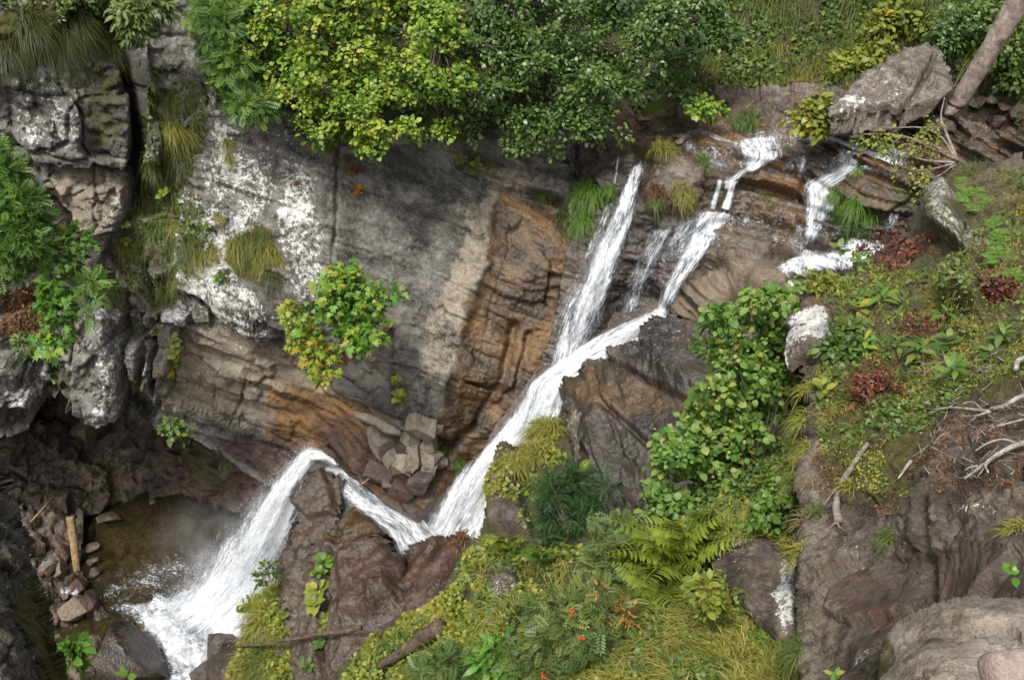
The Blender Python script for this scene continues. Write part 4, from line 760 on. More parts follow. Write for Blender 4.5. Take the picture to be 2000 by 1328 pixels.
def stone(px, py, lay, w, h, label, mat=None, seed=0, masks=None, lift=0, name='stone', cat='stone', group=None, d=None, thick=None, rot=None, cuts=14):
    """a loose stone w x h pixels large in the picture, set on a layer (or at a distance)"""
    P = at(px, py, d) if d else LAY[lay].on(px, py, lift); dd = px_of(P)[2]
    W, Hh = w * dd / FPX, h * dd / FPX
    me = stone_mesh(name, (W * (1.4 if name == 'rock_block' else 1.12), (thick or (W + Hh) * .6), Hh * (1.4 if name == 'rock_block' else 1.12)), seed, cuts, masks=masks, rot=rot, boxy=name == 'rock_block')
    group = group or {'rock_block': 'broken rock blocks', 'boulder': 'boulders around the pool'}.get(name) or {None: 'stones around the pool', 'hillside': 'stones on the far bank', 'stream_ledges': 'stones in the stream'}.get(lay, 'loose stones')
    return obj(name, me, mat or CAVE, None, label, cat, group, loc=P)

def tube_arrays(path, rad, sides=8, seed=0, bump=.0, cap=True):
    p = np.array(path, float); n = len(p); rad = np.broadcast_to(np.asarray(rad, float), (n,))
    T = norm(np.gradient(p, axis=0)); ref = np.array([.31, .17, .93]); A = norm(np.cross(T, ref)); B = np.cross(T, A)
    a = np.linspace(0, 2 * math.pi, sides, endpoint=False)
    ring = (A[:, None] * np.cos(a)[None, :, None] + B[:, None] * np.sin(a)[None, :, None]); rr = rad[:, None, None]
    if bump: rr = rr * (1 + bump * fbm(np.stack([np.cos(a)[None] * 2 + 0 * rad[:, None], np.sin(a)[None] * 2 + 0 * rad[:, None], np.arange(n)[:, None] * .35 + 0 * a[None]], -1) + seed, 3, 400 + seed)[..., None])
    V = (p[:, None] + ring * rr).reshape(-1, 3); i = np.arange(n * sides).reshape(n, sides); j = np.roll(i, -1, 1)
    F = np.concatenate([np.stack([i[:-1], j[:-1], j[1:]], -1).reshape(-1, 3), np.stack([i[:-1], j[1:], i[1:]], -1).reshape(-1, 3)])
    if cap:
        V = np.concatenate([V, p[:1], p[-1:]]); m = n * sides
        F = np.concatenate([F, np.stack([j[0], i[0], 0 * i[0] + m], -1), np.stack([i[-1], j[-1], 0 * i[-1] + m + 1], -1)])
    return V, F
def join(parts):
    V, F, o = [], [], 0
    for v, f in parts: V.append(v); F.append(f + o); o += len(v)
    return np.concatenate(V), np.concatenate(F)
def wood_mat(name, c0, c1, c2, scale=1.0, rough=.85):
    t = NT(name); co = t.coord(); n = t.noise(co, 9 * scale, 5, .7, 1.0); n2 = t.noise(co, 40 * scale, 3, .7)
    f = t.math('ADD', t.math('MULTIPLY', n, .7), t.math('MULTIPLY', n2, .3))
    return t.done(t.bsdf(t.ramp(f, [(.36, c0), (.52, c1), (.68, c2)]), rough, t.bump(f, .7, .02), .2))
BARK_DEAD = wood_mat('wood_weathered', (.075, .05, .04), (.19, .155, .13), (.34, .3, .265), .5)
TWIG_PALE = wood_mat('wood_pale_dry', (.09, .078, .066), (.22, .2, .178), (.42, .4, .37))
TWIG_GREY = wood_mat('wood_grey_dry', (.07, .055, .045), (.17, .145, .12), (.3, .27, .23))
TWIG = wood_mat('wood_twig', (.02, .015, .01), (.055, .042, .03), (.11, .09, .07))
BRANCH = wood_mat('wood_rotten_branch', (.025, .017, .01), (.075, .055, .036), (.17, .14, .10), 1.2)
POOLLOG = wood_mat('wood_stripped_log', (.08, .05, .024), (.2, .135, .07), (.34, .26, .15))

# ---- big split boulder on the far bank
def relief_boul(X, Y, P):
    h = .1 * fbm(P * .9, 3, 111) + blocks(P, (.5, .5, .25), (0, -25, 0), .1, .04, .06, 112) + .035 * fbm(P * 6, 3, 113)
    under = pm(X, Y, [(1600, 260), (1622, 225), (1690, 212), (1722, 205), (1752, 216), (1790, 205), (1850, 188), (1870, 175), (1880, 260)], 5)
    return h - .3 * under - .22 * lm(X + 3 * fbm(P * 3, 2, 114), Y, [(1748, 232), (1790, 180), (1812, 140), (1826, 105)], 5) - .05 * lm(X, Y, [(1815, 125), (1850, 110)], 4)
BO = Layer('boulder', [(1612, 248), (1618, 214), (1650, 180), (1690, 140), (1760, 95), (1815, 81), (1835, 98), (1862, 140), (1871, 172), (1842, 205), (1800, 228), (1760, 246), (1700, 248), (1640, 258)],
      [(1620, 240, 'd', 18.6), (1740, 160, 'd', 18.9), (1820, 90, 'd', 20.1), (1860, 170, 'd', 18.9), (1740, 240, 'd', 18.35), (1680, 160, 'd', 19.3)], rock_mat('rock_boulder', (.035, .03, .024), (.105, .092, .075), (.2, .18, .15)), 2.5, relief_boul,
      lambda X, Y, P, N: ((.5 * em(X, Y, 1655, 205, 35, 25) + .33 * em(X, Y, 1720, 175, 90, 50), 0, .2 * em(X, Y, 1790, 165, 60, 30), .1 + .4 * em(X, Y, 1650, 240, 60, 25)), (.35, 0, 0, 0)), rim=1.7, rnd=8, rnd_m=.25, kind=None, label='large split brown boulder with pale spots on the far bank below the leaning log', cat='boulder', tk=1.8)
# ---- near boulder bottom right, the pink slab on it, mossy trunk at the left edge
Layer('boulder', [(1660, 1420), (1700, 1310), (1720, 1252), (1741, 1216), (1780, 1190), (1839, 1173), (1891, 1160), (1951, 1162), (2010, 1172), (2120, 1180), (2120, 1420)],
      [(1700, 1320, 'd', 3.5), (1780, 1200, 'd', 3.9), (1950, 1170, 'd', 4.0), (2080, 1180, 'd', 3.8), (1850, 1320, 'd', 2.95), (2000, 1400, 'd', 2.6), (1720, 1400, 'd', 3.2)], BOULD, 3, lambda X, Y, P: .07 * fbm(P * 2.2, 4, 121) + .02 * fbm(P * 9, 4, 122, .65) + .006 * fbm(P * 40, 3, 123) + facets(P, (.5, .2), (0, 20, 0), .07, (1, 1, .7), 124),
      lambda X, Y, P, N: ((.12, 0, .5 * em(X, Y, 1820, 1265, 30, 10) + .45 * em(X, Y, 1870, 1235, 18, 10) + .55 * em(X, Y, 1715, 1290, 25, 60, 25), 0), (.3, .25 * em(X, Y, 1880, 1310, 40, 14), .1, 0)), rim=1.2, rnd=40, rnd_m=.35, kind=None, label='pale rounded boulder in the bottom right corner close to the viewer', cat='boulder', tk=.8)
v = np.array([(x, y, z) for x in (-1, 1) for y in (-1, 1) for z in (-1, 1)], float) * np.array([.1, .12, .05]); v[:, :2] *= 1 + .08 * np.random.RandomState(3).randn(8, 2); me = mesh_np('stone_slab', v, np.array([(0, 1, 3, 2), (4, 6, 7, 5), (0, 4, 5, 1), (2, 3, 7, 6), (0, 2, 6, 4), (1, 5, 7, 3)]))
vcol(me, 'ma', np.zeros((8, 4))); vcol(me, 'mb', np.zeros((8, 4))); vcol(me, 'mc', np.full((8, 4), .55))
obj('stone_slab', me, rock_mat('rock_pink', (.12, .088, .074), (.22, .17, .148), (.32, .26, .235), tan=(.42, .31, .27), scale=6, bumpd=.004), None, 'pinkish stone slab in the extreme bottom right corner', 'stone', loc=at(2012, 1362, 2.35)); _sl = bpy.data.objects['stone_slab']; _sl.rotation_euler = (.5, .1, .15); _bv = _sl.modifiers.new('bevel', 'BEVEL'); _bv.width = .03; _bv.segments = 3
TRK = empty('tree', at(20, 1300, 3.9), 'dark mossy rough-barked trunk at the lower left edge close to the viewer', 'tree')
Layer('trunk', [(-60, 930), (8, 925), (22, 985), (45, 1050), (62, 1090), (85, 1170), (104, 1240), (118, 1300), (140, 1420), (-60, 1420)],
      [(-30, 1000, 'd', 4.4), (20, 1000, 'd', 4.6), (0, 1200, 'd', 3.9), (90, 1200, 'd', 4.3), (20, 1380, 'd', 3.5), (125, 1380, 'd', 4.0)], BARKM, 3, lambda X, Y, P: .05 * fbm(P * 3.5, 4, 131) + blocks(P, (.12, .12, .22), (0, 0, 0), .05, .03, .1, 132) + .015 * fbm(P * 20, 3, 133),
      lambda X, Y, P, N: ((.22, 0, .3 + .35 * em(X, Y, 95, 1250, 35, 130, -15), 0), (0, 0, .15, 0)), rim=.6, rnd=45, rnd_m=.35, kind=None, tk=5.0)
LAY['trunk'].o.parent = TRK; LAY['trunk'].o.location = -np.array(TRK.location)

# ---- leaning log
pth = at(np.array([1868, 1885, 1920, 1955, 1995, 2040.]), np.array([205, 178, 122, 62, -6, -85.]), np.array([19.2, 19.0, 18.6, 18.2, 17.8, 17.4]))
V, F = tube_arrays(cat_rom(pth, 8), np.linspace(.17, .23, 41), 18, 3, .16)
base = V[0].copy(); LG = obj('log', mesh_np('log', V - base, F, True), BARK_DEAD, None, 'barkless reddish-grey log leaning against the split boulder', 'log', loc=base)
V, F = tube_arrays(cat_rom(at(np.array([1868, 1848, 1838.]), np.array([200, 232, 262.]), np.array([19.2, 19.3, 19.5])), 6), np.linspace(.17, .03, 13), 8, 4, .25)
obj('broken_end', mesh_np('broken_end', V - base, F, True), BARK_DEAD, LG)

# ---- stones of the far bank
rs = np.random.RandomState(5)
for px, py, w, h, lb in [(1822, 252, 70, 34, 'flat grey stone under the right end of the split boulder'), (1948, 240, 30, 24, 'dark red stone at right edge of the scree'), (1972, 262, 40, 26, 'largest red-brown stone in the scree below the log'), (1990, 228, 34, 26, 'brown stone at the picture edge beside the log'),
                         (1945, 268, 26, 18, 'small grey stone lowest in the scree below the log'), (1915, 205, 26, 18, 'small dark stone behind the foot of the leaning log'), (1940, 200, 22, 16, 'second small stone behind the foot of the log'), (1965, 215, 24, 16, 'brown pebble above the red stone in the scree'), (1985, 285, 40, 22, 'flat stone at the right edge below the scree'), (1925, 290, 44, 16, 'flat wet slab stone at the stream edge below the scree'),
                         (1330, 281, 34, 10, 'flat pale stone lying in the stream above the main fall'), (1325, 290, 16, 12, 'small pale pebble below the flat stone in the stream'), (1250, 246, 26, 8, 'flat pale stone in shallow water under the broad leaves'), (1845, 218, 30, 16, 'mossy stone between boulder and log foot')]:
    L = 'hillside' if px > 1880 or py < 225 else 'stream_ledges'
    stone(px, py, L, w, h, lb, LEDGE, int(px), ((0, 0, 0, .4), (.45 if 'pale' in lb else .15, 0, .85 if 'red' in lb else .1, 0)), .12)
# ---- broken blocks at the foot of the big slab
for k, (px, py, w, h, lb) in enumerate([(750, 861, 56, 42, 'large cream block left of the broken stack with tufts on top'), (802, 857, 31, 29, 'square cream block at the top of the broken stack'), (786, 878, 29, 31, 'grey-pink block in the middle of the broken stack'), (806, 886, 21, 33, 'narrow upright block beside the dark joint'),
                                    (767, 898, 32, 30, 'grey block under the large cream block'), (793, 906, 36, 31, 'rounded pale block low in the broken stack'), (841, 893, 40, 29, 'wedge of cream rock right of the dark joint'), (837, 867, 27, 26, 'small shaded block above the cream wedge'), (826, 832, 46, 32, 'grey bedded block above the broken stack'),
                                    (843, 914, 30, 25, 'small block under the cream wedge'), (779, 922, 40, 28, 'cracked pinkish block low in the stack'), (820, 942, 38, 36, 'brown block at the foot right of the joint'), (778, 950, 36, 28, 'pink-brown block nearest the trough'), (735, 925, 44, 26, 'red-brown block at the left foot of the stack'), (752, 945, 26, 18, 'small red-brown block above the trough'), (866, 905, 22, 20, 'small block under the dark green tuft'), (856, 838, 18, 14, 'small grey pebble-like block right of the bedded block')]):
    red = any(s in lb for s in ('brown', 'pink'))
    stone(px, py, 'cliff', w, h, lb, GREY, 900 + k * 7, ((0, .25 if red else 0, 0, .3 if red else 0), (.25 if red else .95, 0, .55 if red else .1, 0)), .16, 'rock_block', 'rock', cuts=12, rot=(18 * rs.randn(), 20 + 18 * rs.randn(), 20 * rs.randn()))
V, F = tube_arrays(np.array([LAY['cliff'].on(x, y, .22) for x, y in ((704, 806), (725, 812), (750, 822), (772, 836), (788, 846))]), [.1, .13, .13, .11, .07], 6, 7, .3)
me = mesh_np('rock_beam', V - V[0], F); n = len(V); vcol(me, 'ma', np.zeros((n, 4))); vcol(me, 'mb', np.tile([.95, 0, 0, 0], (n, 1))); vcol(me, 'mc', np.clip(tones(V, k=2), 0, 1))
obj('rock_beam', me, GREY, None, 'long cream beam of rock above the broken stack', 'rock', loc=V[0])
# ---- hanging blocks in the bay left of the lower slab and stones under the overhang
for px, py, w, h, L, lb, m in [(312, 640, 14, 12, 'cliff', 'small pale stone wedged above the grey square block', .5), (395, 612, 26, 22, 'cliff', 'grey wedge of rock in the dark slot under the lichen slab', 0), (262, 632, 18, 14, 'cliff', 'small pale block beside the ivy joint', .4),
                               (165, 850, 26, 50, 'cave_wall', 'upright tan fin of rock in the hollow', .6), (100, 880, 34, 30, 'cave_wall', 'brown block on the floor of the hollow', .3),
                               (70, 960, 44, 36, 'shore', 'brown boulder at the back of the stony shore', .3), (110, 985, 36, 34, 'shore', 'grey-brown boulder beside the log top', .3)]:
    stone(px, py, L, w, h, lb, CAVE if L != 'cliff' else GREY, int(px * 3 + py), ((.3 if L == 'cliff' else 0, 0, 0, .2), (m, 0, .1, 0)), -.05, 'rock_block', 'rock', cuts=11)
# ---- stones around the pool
for px, py, w, h, c, lb in [(150, 1190, 50, 40, 't', 'beige boulder standing in the shallows left of the foam'), (95, 1112, 24, 28, 't', 'beige upright stone by the little rapid'), (118, 1116, 12, 26, 't', 'narrow tan stone between the rapids'), (128, 1086, 20, 36, 'r', 'pink leaning stone left of the log foot'), (78, 1122, 24, 22, 'r', 'dark red stone at the left of the little rapid'), (137, 1133, 20, 22, 'r', 'dark red stone under the log foot'),
                            (156, 1148, 24, 34, 'p', 'pale pink slanting stone by the lower rapid'), (182, 1178, 26, 44, 'r', 'red-brown slab stone at the pool outlet'), (95, 1078, 18, 18, 'g', 'grey pebble above the rapid'), (58, 1080, 40, 30, 'b', 'brown boulder at the left shore'), (62, 1040, 36, 26, 'b', 'brown flat stone on the left shore'), (85, 1140, 30, 24, 'b', 'dark stone left of the lower rapid'), (110, 1210, 20, 16, 'p', 'small pink stone below the beige boulder'),
                            (180, 1095, 20, 12, 'b', 'dark stone just breaking the pool right of the log'), (185, 1120, 22, 12, 'b', 'small dark stone in the pool below the log foot'), (178, 1070, 24, 12, 'b', 'submerged dark stone beside the log'), (375, 1138, 34, 18, 'r', 'red slab half under the spray'), (60, 1010, 40, 24, 'b', 'tan flat stone at the back of the shore'), (95, 1035, 34, 22, 'b', 'brown stone left of the log'), (75, 1165, 26, 20, 'g', 'grey stone below the red one at the shore'), (210, 1010, 40, 10, 'b', 'flat brown slab awash at the head of the pool'), (130, 1165, 16, 12, 'b', 'small wet stone in the lower rapid')]:
    mk = {'t': (.9, 0, 0, 0), 'r': (0, 0, .9, 0), 'p': (.5, 0, .6, 0), 'g': (.3, 0, 0, 0), 'b': (.2, 0, .2, 0)}[c]
    stone(px, py, None, w, h, lb, CAVE, int(px * 7 + py), ((0, 0, 0, .55), mk), d=dep(px, py + h * .2, 'z', .12), name='stone')
for px, py, w, h, z, lb in [(250, 1296, 112, 112, .1, 'large wet dark brown boulder under the foam at the bottom left'), (432, 1262, 60, 50, .3, 'reddish boulder at the right edge of the foam'), (410, 1316, 50, 50, .25, 'red-brown boulder at the bottom edge beside the foam'), (450, 1320, 80, 70, .6, 'dark boulder in shadow below the grassy rock')]:
    stone(px, py, None, w, h, lb, DARKR if px < 300 else BROWN, int(px * 5), ((0, .4 if px < 300 else 0, 0, 1), (0, .8, .35 if px > 300 else .1, 0)), d=dep(px, py + 10, 'z', z), name='boulder', cat='boulder', cuts=12)
# ---- log standing in the pool
V, F = tube_arrays(cat_rom(at(np.array([137, 141, 145, 148, 151.]), np.array([1008, 1035, 1065, 1092, 1118.]), np.array([dep(137, 1030, 'z', .75), dep(141, 1045, 'z', .62), dep(145, 1065, 'z', .5), dep(148, 1085, 'z', .3), dep(151, 1105, 'z', .1)])), 5), np.linspace(.11, .09, 21), 10, 9, .15)
obj('log', mesh_np('log', V - V[0], F, True), POOLLOG, None, 'stripped yellow-brown log lying on the stones at the pool edge', 'log', loc=V[0])
for (x0, y0, x1, y1, r, lb) in [(60, 1025, 100, 985, .03, 'thin broken stick on the stones left of the log'), (715, 955, 733, 930, .02, 'rusty broken twig stuck above the trough')]:
    L = 'shore' if x0 < 200 else 'cliff'
    V, F = tube_arrays([LAY[L].on(x0, y0, .25), (LAY[L].on(x0, y0, .25) + LAY[L].on(x1, y1, .25)) / 2 + .03, LAY[L].on(x1, y1, .3)], [r, r, r * .6], 6, 11, .2)
    obj('stick', mesh_np('stick', V - V[0], F, True), POOLLOG, None, lb, 'stick', loc=V[0])

# ---- dead branches
def branch(pts, lay, r0, r1, label, mat, lift=.1, sides=7, subs=(), name='branch', d=None, cat='branch', wob=.02):
    P = np.array([at(x, y, (LAY[lay].f(np.array(float(x)), np.array(float(y))) if d is None else d) - lift) for x, y in pts]); P = cat_rom(P, 6)
    P = P + wob * np.stack([fbm(P * 3, 2, 141), fbm(P * 3, 2, 142), fbm(P * 3, 2, 143)], -1)
    V, F = tube_arrays(P, np.linspace(r0, r1, len(P)), sides, 5, .2); b = V[0].copy()
    o = obj(name, mesh_np(name, V - b, F, True), mat, None, label, cat, loc=b)
    for sp, ra, rb in subs:
        Q = cat_rom(np.array([at(x, y, (LAY[lay].f(np.array(float(x)), np.array(float(y))) if d is None else d) - lift - .03 * i) for i, (x, y) in enumerate(sp)]), 4); V, F = tube_arrays(Q, np.linspace(ra, rb, len(Q)), 5, 6, .15)
        obj('twig', mesh_np('twig', V - b, F, True), mat, o)
    return o
branch([(455, 1262), (520, 1256), (580, 1246), (640, 1236), (705, 1226)], 'spout_rock', .025, .055, 'thin mossy fallen branch lying across the red-brown rock', BRANCH, .45)
branch([(738, 1302), (765, 1285), (790, 1270), (820, 1250), (862, 1224)], 'lower_bank', .05, .12, 'thick rotten branch stub lying in the greenery at the bottom', BRANCH, .5, 9)
branch([(1694, 868), (1668, 905), (1645, 945), (1632, 985), (1634, 1018)], 'near_bank', .018, .034, 'crooked grey root branch hanging down the near bank', TWIG_GREY, .1, 8, [([(1645, 945), (1625, 965), (1610, 985)], .01, .004), ([(1634, 1018), (1640, 1030), (1652, 1036)], .012, .003), ([(1634, 1018), (1622, 1030)], .01, .003)])
branch([(2060, 850), (2000, 862), (1950, 885), (1910, 910), (1880, 930)], 'near_bank', .024, .008, 'bleached dead branch reaching in from the right edge', TWIG_PALE, .28, 8, [([(1950, 885), (1925, 905), (1930, 922)], .016, .006), ([(1910, 910), (1895, 912), (1885, 918)], .01, .004), ([(1985, 866), (1960, 858), (1930, 865), (1905, 880)], .012, .004), ([(1940, 890), (1910, 930)], .01, .003)])
branch([(2060, 760), (2000, 775), (1965, 795), (1935, 803)], 'near_bank', .02, .014, 'grey forked dead branch above the bleached one', TWIG_PALE, .2, 8, [([(1935, 803), (1900, 800), (1860, 796), (1815, 800)], .016, .004), ([(1935, 803), (1905, 812), (1870, 812)], .012, .004), ([(1920, 802), (1900, 785), (1880, 788)], .01, .003)])
branch([(2050, 700), (1992, 702), (1980, 722)], 'near_bank', .024, .02, 'pale broken stub at the right edge above the dead branches', TWIG_PALE, .15, 8)
branch([(2060, 812), (2000, 818), (1950, 828)], 'near_bank', .012, .006, 'thin pale stick between the two dead branches', TWIG_PALE, .3, 6)
branch([(1780, 900), (1765, 920), (1755, 935)], 'near_bank', .016, .006, 'short bleached root stub on the mossy bank', TWIG_PALE, .08, 6)
branch([(1550, 890), (1548, 915), (1546, 938)], 'lower_bank', .012, .01, 'short pale upright stick beside the bright ferns', TWIG_PALE, .25, 6)
branch([(940, 1212), (985, 1218), (1030, 1205), (1080, 1210), (1120, 1200)], 'lower_bank', .014, .01, 'pale crooked stick across the lichen rock at the bottom', TWIG_PALE, .5, 6)
rw = np.random.RandomState(8)
V = []
for k in range(70):
    x0, y0 = 1800 + rw.rand() * 210, 690 + rw.rand() * 260; a = rw.rand() * 2 * math.pi; L = 25 + rw.rand() * 60
    pts = [(x0 + math.cos(a + .3 * i * rw.randn()) * L * i / 3, y0 + math.sin(a) * L * i / 3 * .6) for i in range(4)]
    V.append(tube_arrays(np.array([LAY['near_bank'].on(x, y, .04 + .05 * rw.rand()) for x, y in pts]), np.linspace(.006, .0025, 4), 4, k, 0))
v, f = join(V); obj('dry_twigs', mesh_np('dry_twigs', v, f), TWIG_GREY, None, 'litter of fine dry grey twigs on the right bank', 'twigs', kind='stuff')
# bare arching bush above the stream on the right
bb = LAY['near_bank'].on(1868, 318, .05); parts = []
for (pts, r) in [([(1870, 315), (1850, 265), (1838, 230), (1845, 190)], .03), ([(1868, 312), (1820, 290), (1770, 268), (1700, 262), (1665, 270)], .025), ([(1866, 318), (1800, 312), (1750, 290), (1690, 280)], .02), ([(1862, 320), (1820, 330), (1770, 330), (1720, 300)], .018), ([(1866, 312), (1840, 270), (1800, 250), (1740, 250), (1690, 246)], .02), ([(1860, 325), (1830, 345), (1790, 350), (1750, 330)], .015), ([(1868, 312), (1858, 285), (1842, 262), (1815, 250)], .018), ([(1800, 285), (1770, 310), (1740, 330)], .01), ([(1760, 268), (1730, 290), (1700, 310)], .01), ([(1850, 300), (1800, 275), (1760, 300)], .012)]:
    d0 = px_of(bb)[2]; parts.append(tube_arrays(cat_rom(np.array([at(x, y, d0 + .15 * i) for i, (x, y) in enumerate(pts)]), 5), np.linspace(r, r * .25, (len(pts) - 1) * 5 + 1), 5, 3, .1))
BUSHBARE = empty('bare_shrub', bb, 'half-bare shrub with pale arching twigs above the stream', 'shrub'); v, f = join(parts); obj('branches', mesh_np('branches', v - bb, f, True), TWIG_GREY, BUSHBARE)
BARE_TIPS = [p for p in parts]
# ================================================================== PLANTS
def leaf_mat(name, cols, trans=.3, rough=.45, spec=.3, soft=.2):
    t = NT(name); r, tt, _, _ = t.attr('lv')
    st = [(k / (len(cols) - 1), c) for k, c in enumerate(cols)]
    c = t.ramp(r, st); n = t.noise(t.coord(), 30, 2, .6)
    c = t.mix(t.math('MULTIPLY', n, soft), c, t.ramp(r, [(p, tuple(k * .45 for k in q)) for p, q in st]))
    b = t.bsdf(c, rough, None, spec); tr = t.n('BsdfTranslucent')
    mx = t.n('Mix', data_type='RGBA', blend_type='MULTIPLY'); mx.inputs[0].default_value = 1; t.put(mx.inputs[6], c); mx.inputs[7].default_value = (1.25, 1.2, .55, 1)
    t.put(tr.inputs[0], mx.outputs[2])
    return t.done(t.mixs(trans, b, tr.outputs[0]))
LM = {
    'lime': leaf_mat('leaf_lime', [(0.0395, 0.0933, 0.0131), (0.0856, 0.168, 0.0198), (0.1515, 0.2427, 0.0285), (0.2306, 0.2987, 0.0351), (0.3294, 0.3111, 0.0494)]),
    'dark': leaf_mat('leaf_alder', [(0.0281, 0.057, 0.0121), (0.053, 0.1011, 0.0207), (0.0858, 0.149, 0.0311), (0.1326, 0.1944, 0.0475)], rough=.38, spec=.45),
    'rowan': leaf_mat('leaf_rowan', [(0.0329, 0.0759, 0.0147), (0.0598, 0.1265, 0.0239), (0.0971, 0.1834, 0.035), (0.1495, 0.2151, 0.0368)]),
    'bluegreen': leaf_mat('leaf_bluegreen', [(0.0403, 0.0735, 0.0188), (0.0747, 0.1208, 0.03), (0.115, 0.1628, 0.045), (0.1725, 0.1995, 0.045)]),
    'hazel': leaf_mat('leaf_hazel', [(0.0375, 0.092, 0.0162), (0.0688, 0.1495, 0.0234), (0.1125, 0.207, 0.036), (0.1625, 0.2415, 0.054), (0.225, 0.23, 0.045)], rough=.5),
    'maple': leaf_mat('leaf_maple', [(0.042, 0.1155, 0.0147), (0.0735, 0.1785, 0.021), (0.1155, 0.231, 0.0315), (0.21, 0.273, 0.0315), (0.315, 0.231, 0.042)]),
    'yew': leaf_mat('leaf_yew', [(0.012, 0.0336, 0.008), (0.0216, 0.0576, 0.012), (0.0336, 0.0816, 0.018)], rough=.5, trans=.15),
    'yellow': leaf_mat('leaf_yellowgreen', [(0.069, 0.0978, 0.0161), (0.1265, 0.161, 0.023), (0.1955, 0.2185, 0.0322), (0.2875, 0.2415, 0.0403)]),
    'mid': leaf_mat('leaf_midgreen', [(.03, .06, .013), (.055, .1, .02), (.09, .14, .028), (.14, .18, .035)]),
    'orange': leaf_mat('leaf_orange', [(.16, .11, .02), (.26, .14, .025), (.3, .1, .022), (.3, .22, .03)]),
    'red': leaf_mat('leaf_red', [(0.0417, 0.0192, 0.0125), (0.0891, 0.0264, 0.0178), (0.1486, 0.0408, 0.0272), (0.1783, 0.09, 0.0418)]),
    'fern': leaf_mat('leaf_fern', [(0.1242, 0.1851, 0.023), (0.1932, 0.2513, 0.0345), (0.276, 0.3174, 0.046)]),
    'fernd': leaf_mat('leaf_fern_fresh', [(0.0495, 0.11, 0.0176), (0.088, 0.165, 0.022), (0.132, 0.209, 0.033)]),
    'big': leaf_mat('leaf_broad', [(0.0525, 0.112, 0.0192), (0.0825, 0.161, 0.024), (0.12, 0.196, 0.0336)], rough=.55),
    'grass': leaf_mat('grass_green', [(.035, .06, .012), (.065, .1, .018), (.1, .13, .024), (.16, .16, .04)], soft=.1),
    'grassy': leaf_mat('grass_yellow', [(0.0896, 0.1064, 0.0179), (0.1568, 0.168, 0.0269), (0.224, 0.2128, 0.0392), (0.3136, 0.2464, 0.0784)], soft=.1),
    'grassd': leaf_mat('grass_dark', [(.02, .032, .008), (.04, .055, .012), (.07, .08, .02), (.12, .1, .035)], soft=.1),
    'grassb': leaf_mat('grass_bright', [(.045, .11, .012), (.08, .17, .018), (.11, .2, .025)], soft=.1),
    'straw': leaf_mat('grass_straw', [(.09, .075, .035), (.17, .14, .065), (.26, .22, .12)], soft=.1),
    'rush': leaf_mat('leaf_brown', [(.05, .024, .012), (.11, .05, .022), (.17, .09, .04)], soft=.1),
}
def T_leaf(w, n=2, bend=.1, tip=.0):
    v = [(0, 0, 0), (.3, w * .85, .05), (.3, -w * .85, .05), (.68, w * .8, .02), (.68, -w * .8, .02), (1, 0, -bend)]
    return np.array(v, float), np.array([(0, 2, 1), (1, 2, 4), (1, 4, 3), (3, 4, 5)])
def T_maple():
    a = np.radians([-150, -110, -75, -48, -28, -14, 0, 14, 28, 48, 75, 110, 150]); r = np.array([.28, .42, .62, .36, .8, .5, 1.0, .5, .8, .36, .62, .42, .28])
    v = np.stack([np.cos(a) * r * .62 + .38, np.sin(a) * r * .62, -.12 * r ** 2], -1); v = np.concatenate([[(.36, 0, .05)], v])
    return v, np.array([(0, k, k + 1) for k in range(1, 13)])
def T_rowan(pairs=6):
    V, F = [], []
    for k in range(pairs * 2 + 1):
        if k == pairs * 2: o, d, L = np.array([.8, 0, -.1]), np.array([1, 0, -.2]), .24
        else:
            s = 1 if k % 2 else -1; x = .12 + .66 * (k // 2) / (pairs - 1); o = np.array([x, 0, -.12 * x * x]); d = np.array([.45, s * .9, -.12]); L = .3 * (1 - .5 * abs(x - .45))
        d = d / np.linalg.norm(d); p = np.array([-d[1], d[0], 0]) * .2 * L; i = len(V); V += [o, o + d * L * .5 + p, o + d * L, o + d * L * .5 - p]; F += [(i, i + 1, i + 2), (i, i + 2, i + 3)]
    return np.array(V), np.array(F)
def T_yew():
    V, F = [], []
    for k in range(14):
        s = 1 if k % 2 else -1; x = .06 * k; o = np.array([x, 0, 0]); d = np.array([.6, s * .8, .05]) * .16; i = len(V); V += [o, o + d + np.array([.03, 0, 0]), o + np.array([.05, 0, 0])]; F.append((i, i + 1, i + 2))
    i = len(V); V += [(0, .012, 0), (0, -.012, 0), (.95, 0, -.05)]; F.append((i, i + 1, i + 2))
    return np.array(V, float), np.array(F)
TM = {'ovate': T_leaf(.3), 'round': T_leaf(.44, bend=.15), 'narrow': T_leaf(.17, bend=.2), 'maple': T_maple(), 'rowan': T_rowan(), 'yew': T_yew(), 'small': T_leaf(.38)}
def leaf_arrays(P, X, Nn, size, tmpl, rnd):
    V0, F0 = TM[tmpl]; n = len(P); x = norm(X); z = norm(Nn - (Nn * x).sum(-1, keepdims=True) * x); y = np.cross(z, x)
    V = P[:, None] + size[:, None, None] * (x[:, None] * V0[None, :, 0:1] + y[:, None] * V0[None, :, 1:2] + z[:, None] * V0[None, :, 2:3])
    F = (F0[None] + np.arange(n)[:, None, None] * len(V0)).reshape(-1, 3)
    C = np.zeros((n, len(V0), 4)); C[..., 0] = rnd[:, None]; C[..., 1] = V0[None, :, 0]; C[..., 3] = 1
    return V.reshape(-1, 3), F, C.reshape(-1, 4)
def foliage_mesh(name, P, X, Nn, size, tmpl, rnd, base):
    V, F, C = leaf_arrays(P, X, Nn, size, tmpl, rnd); me = mesh_np(name, V - base, F); vcol(me, 'lv', np.clip(C, 0, 1)); return me
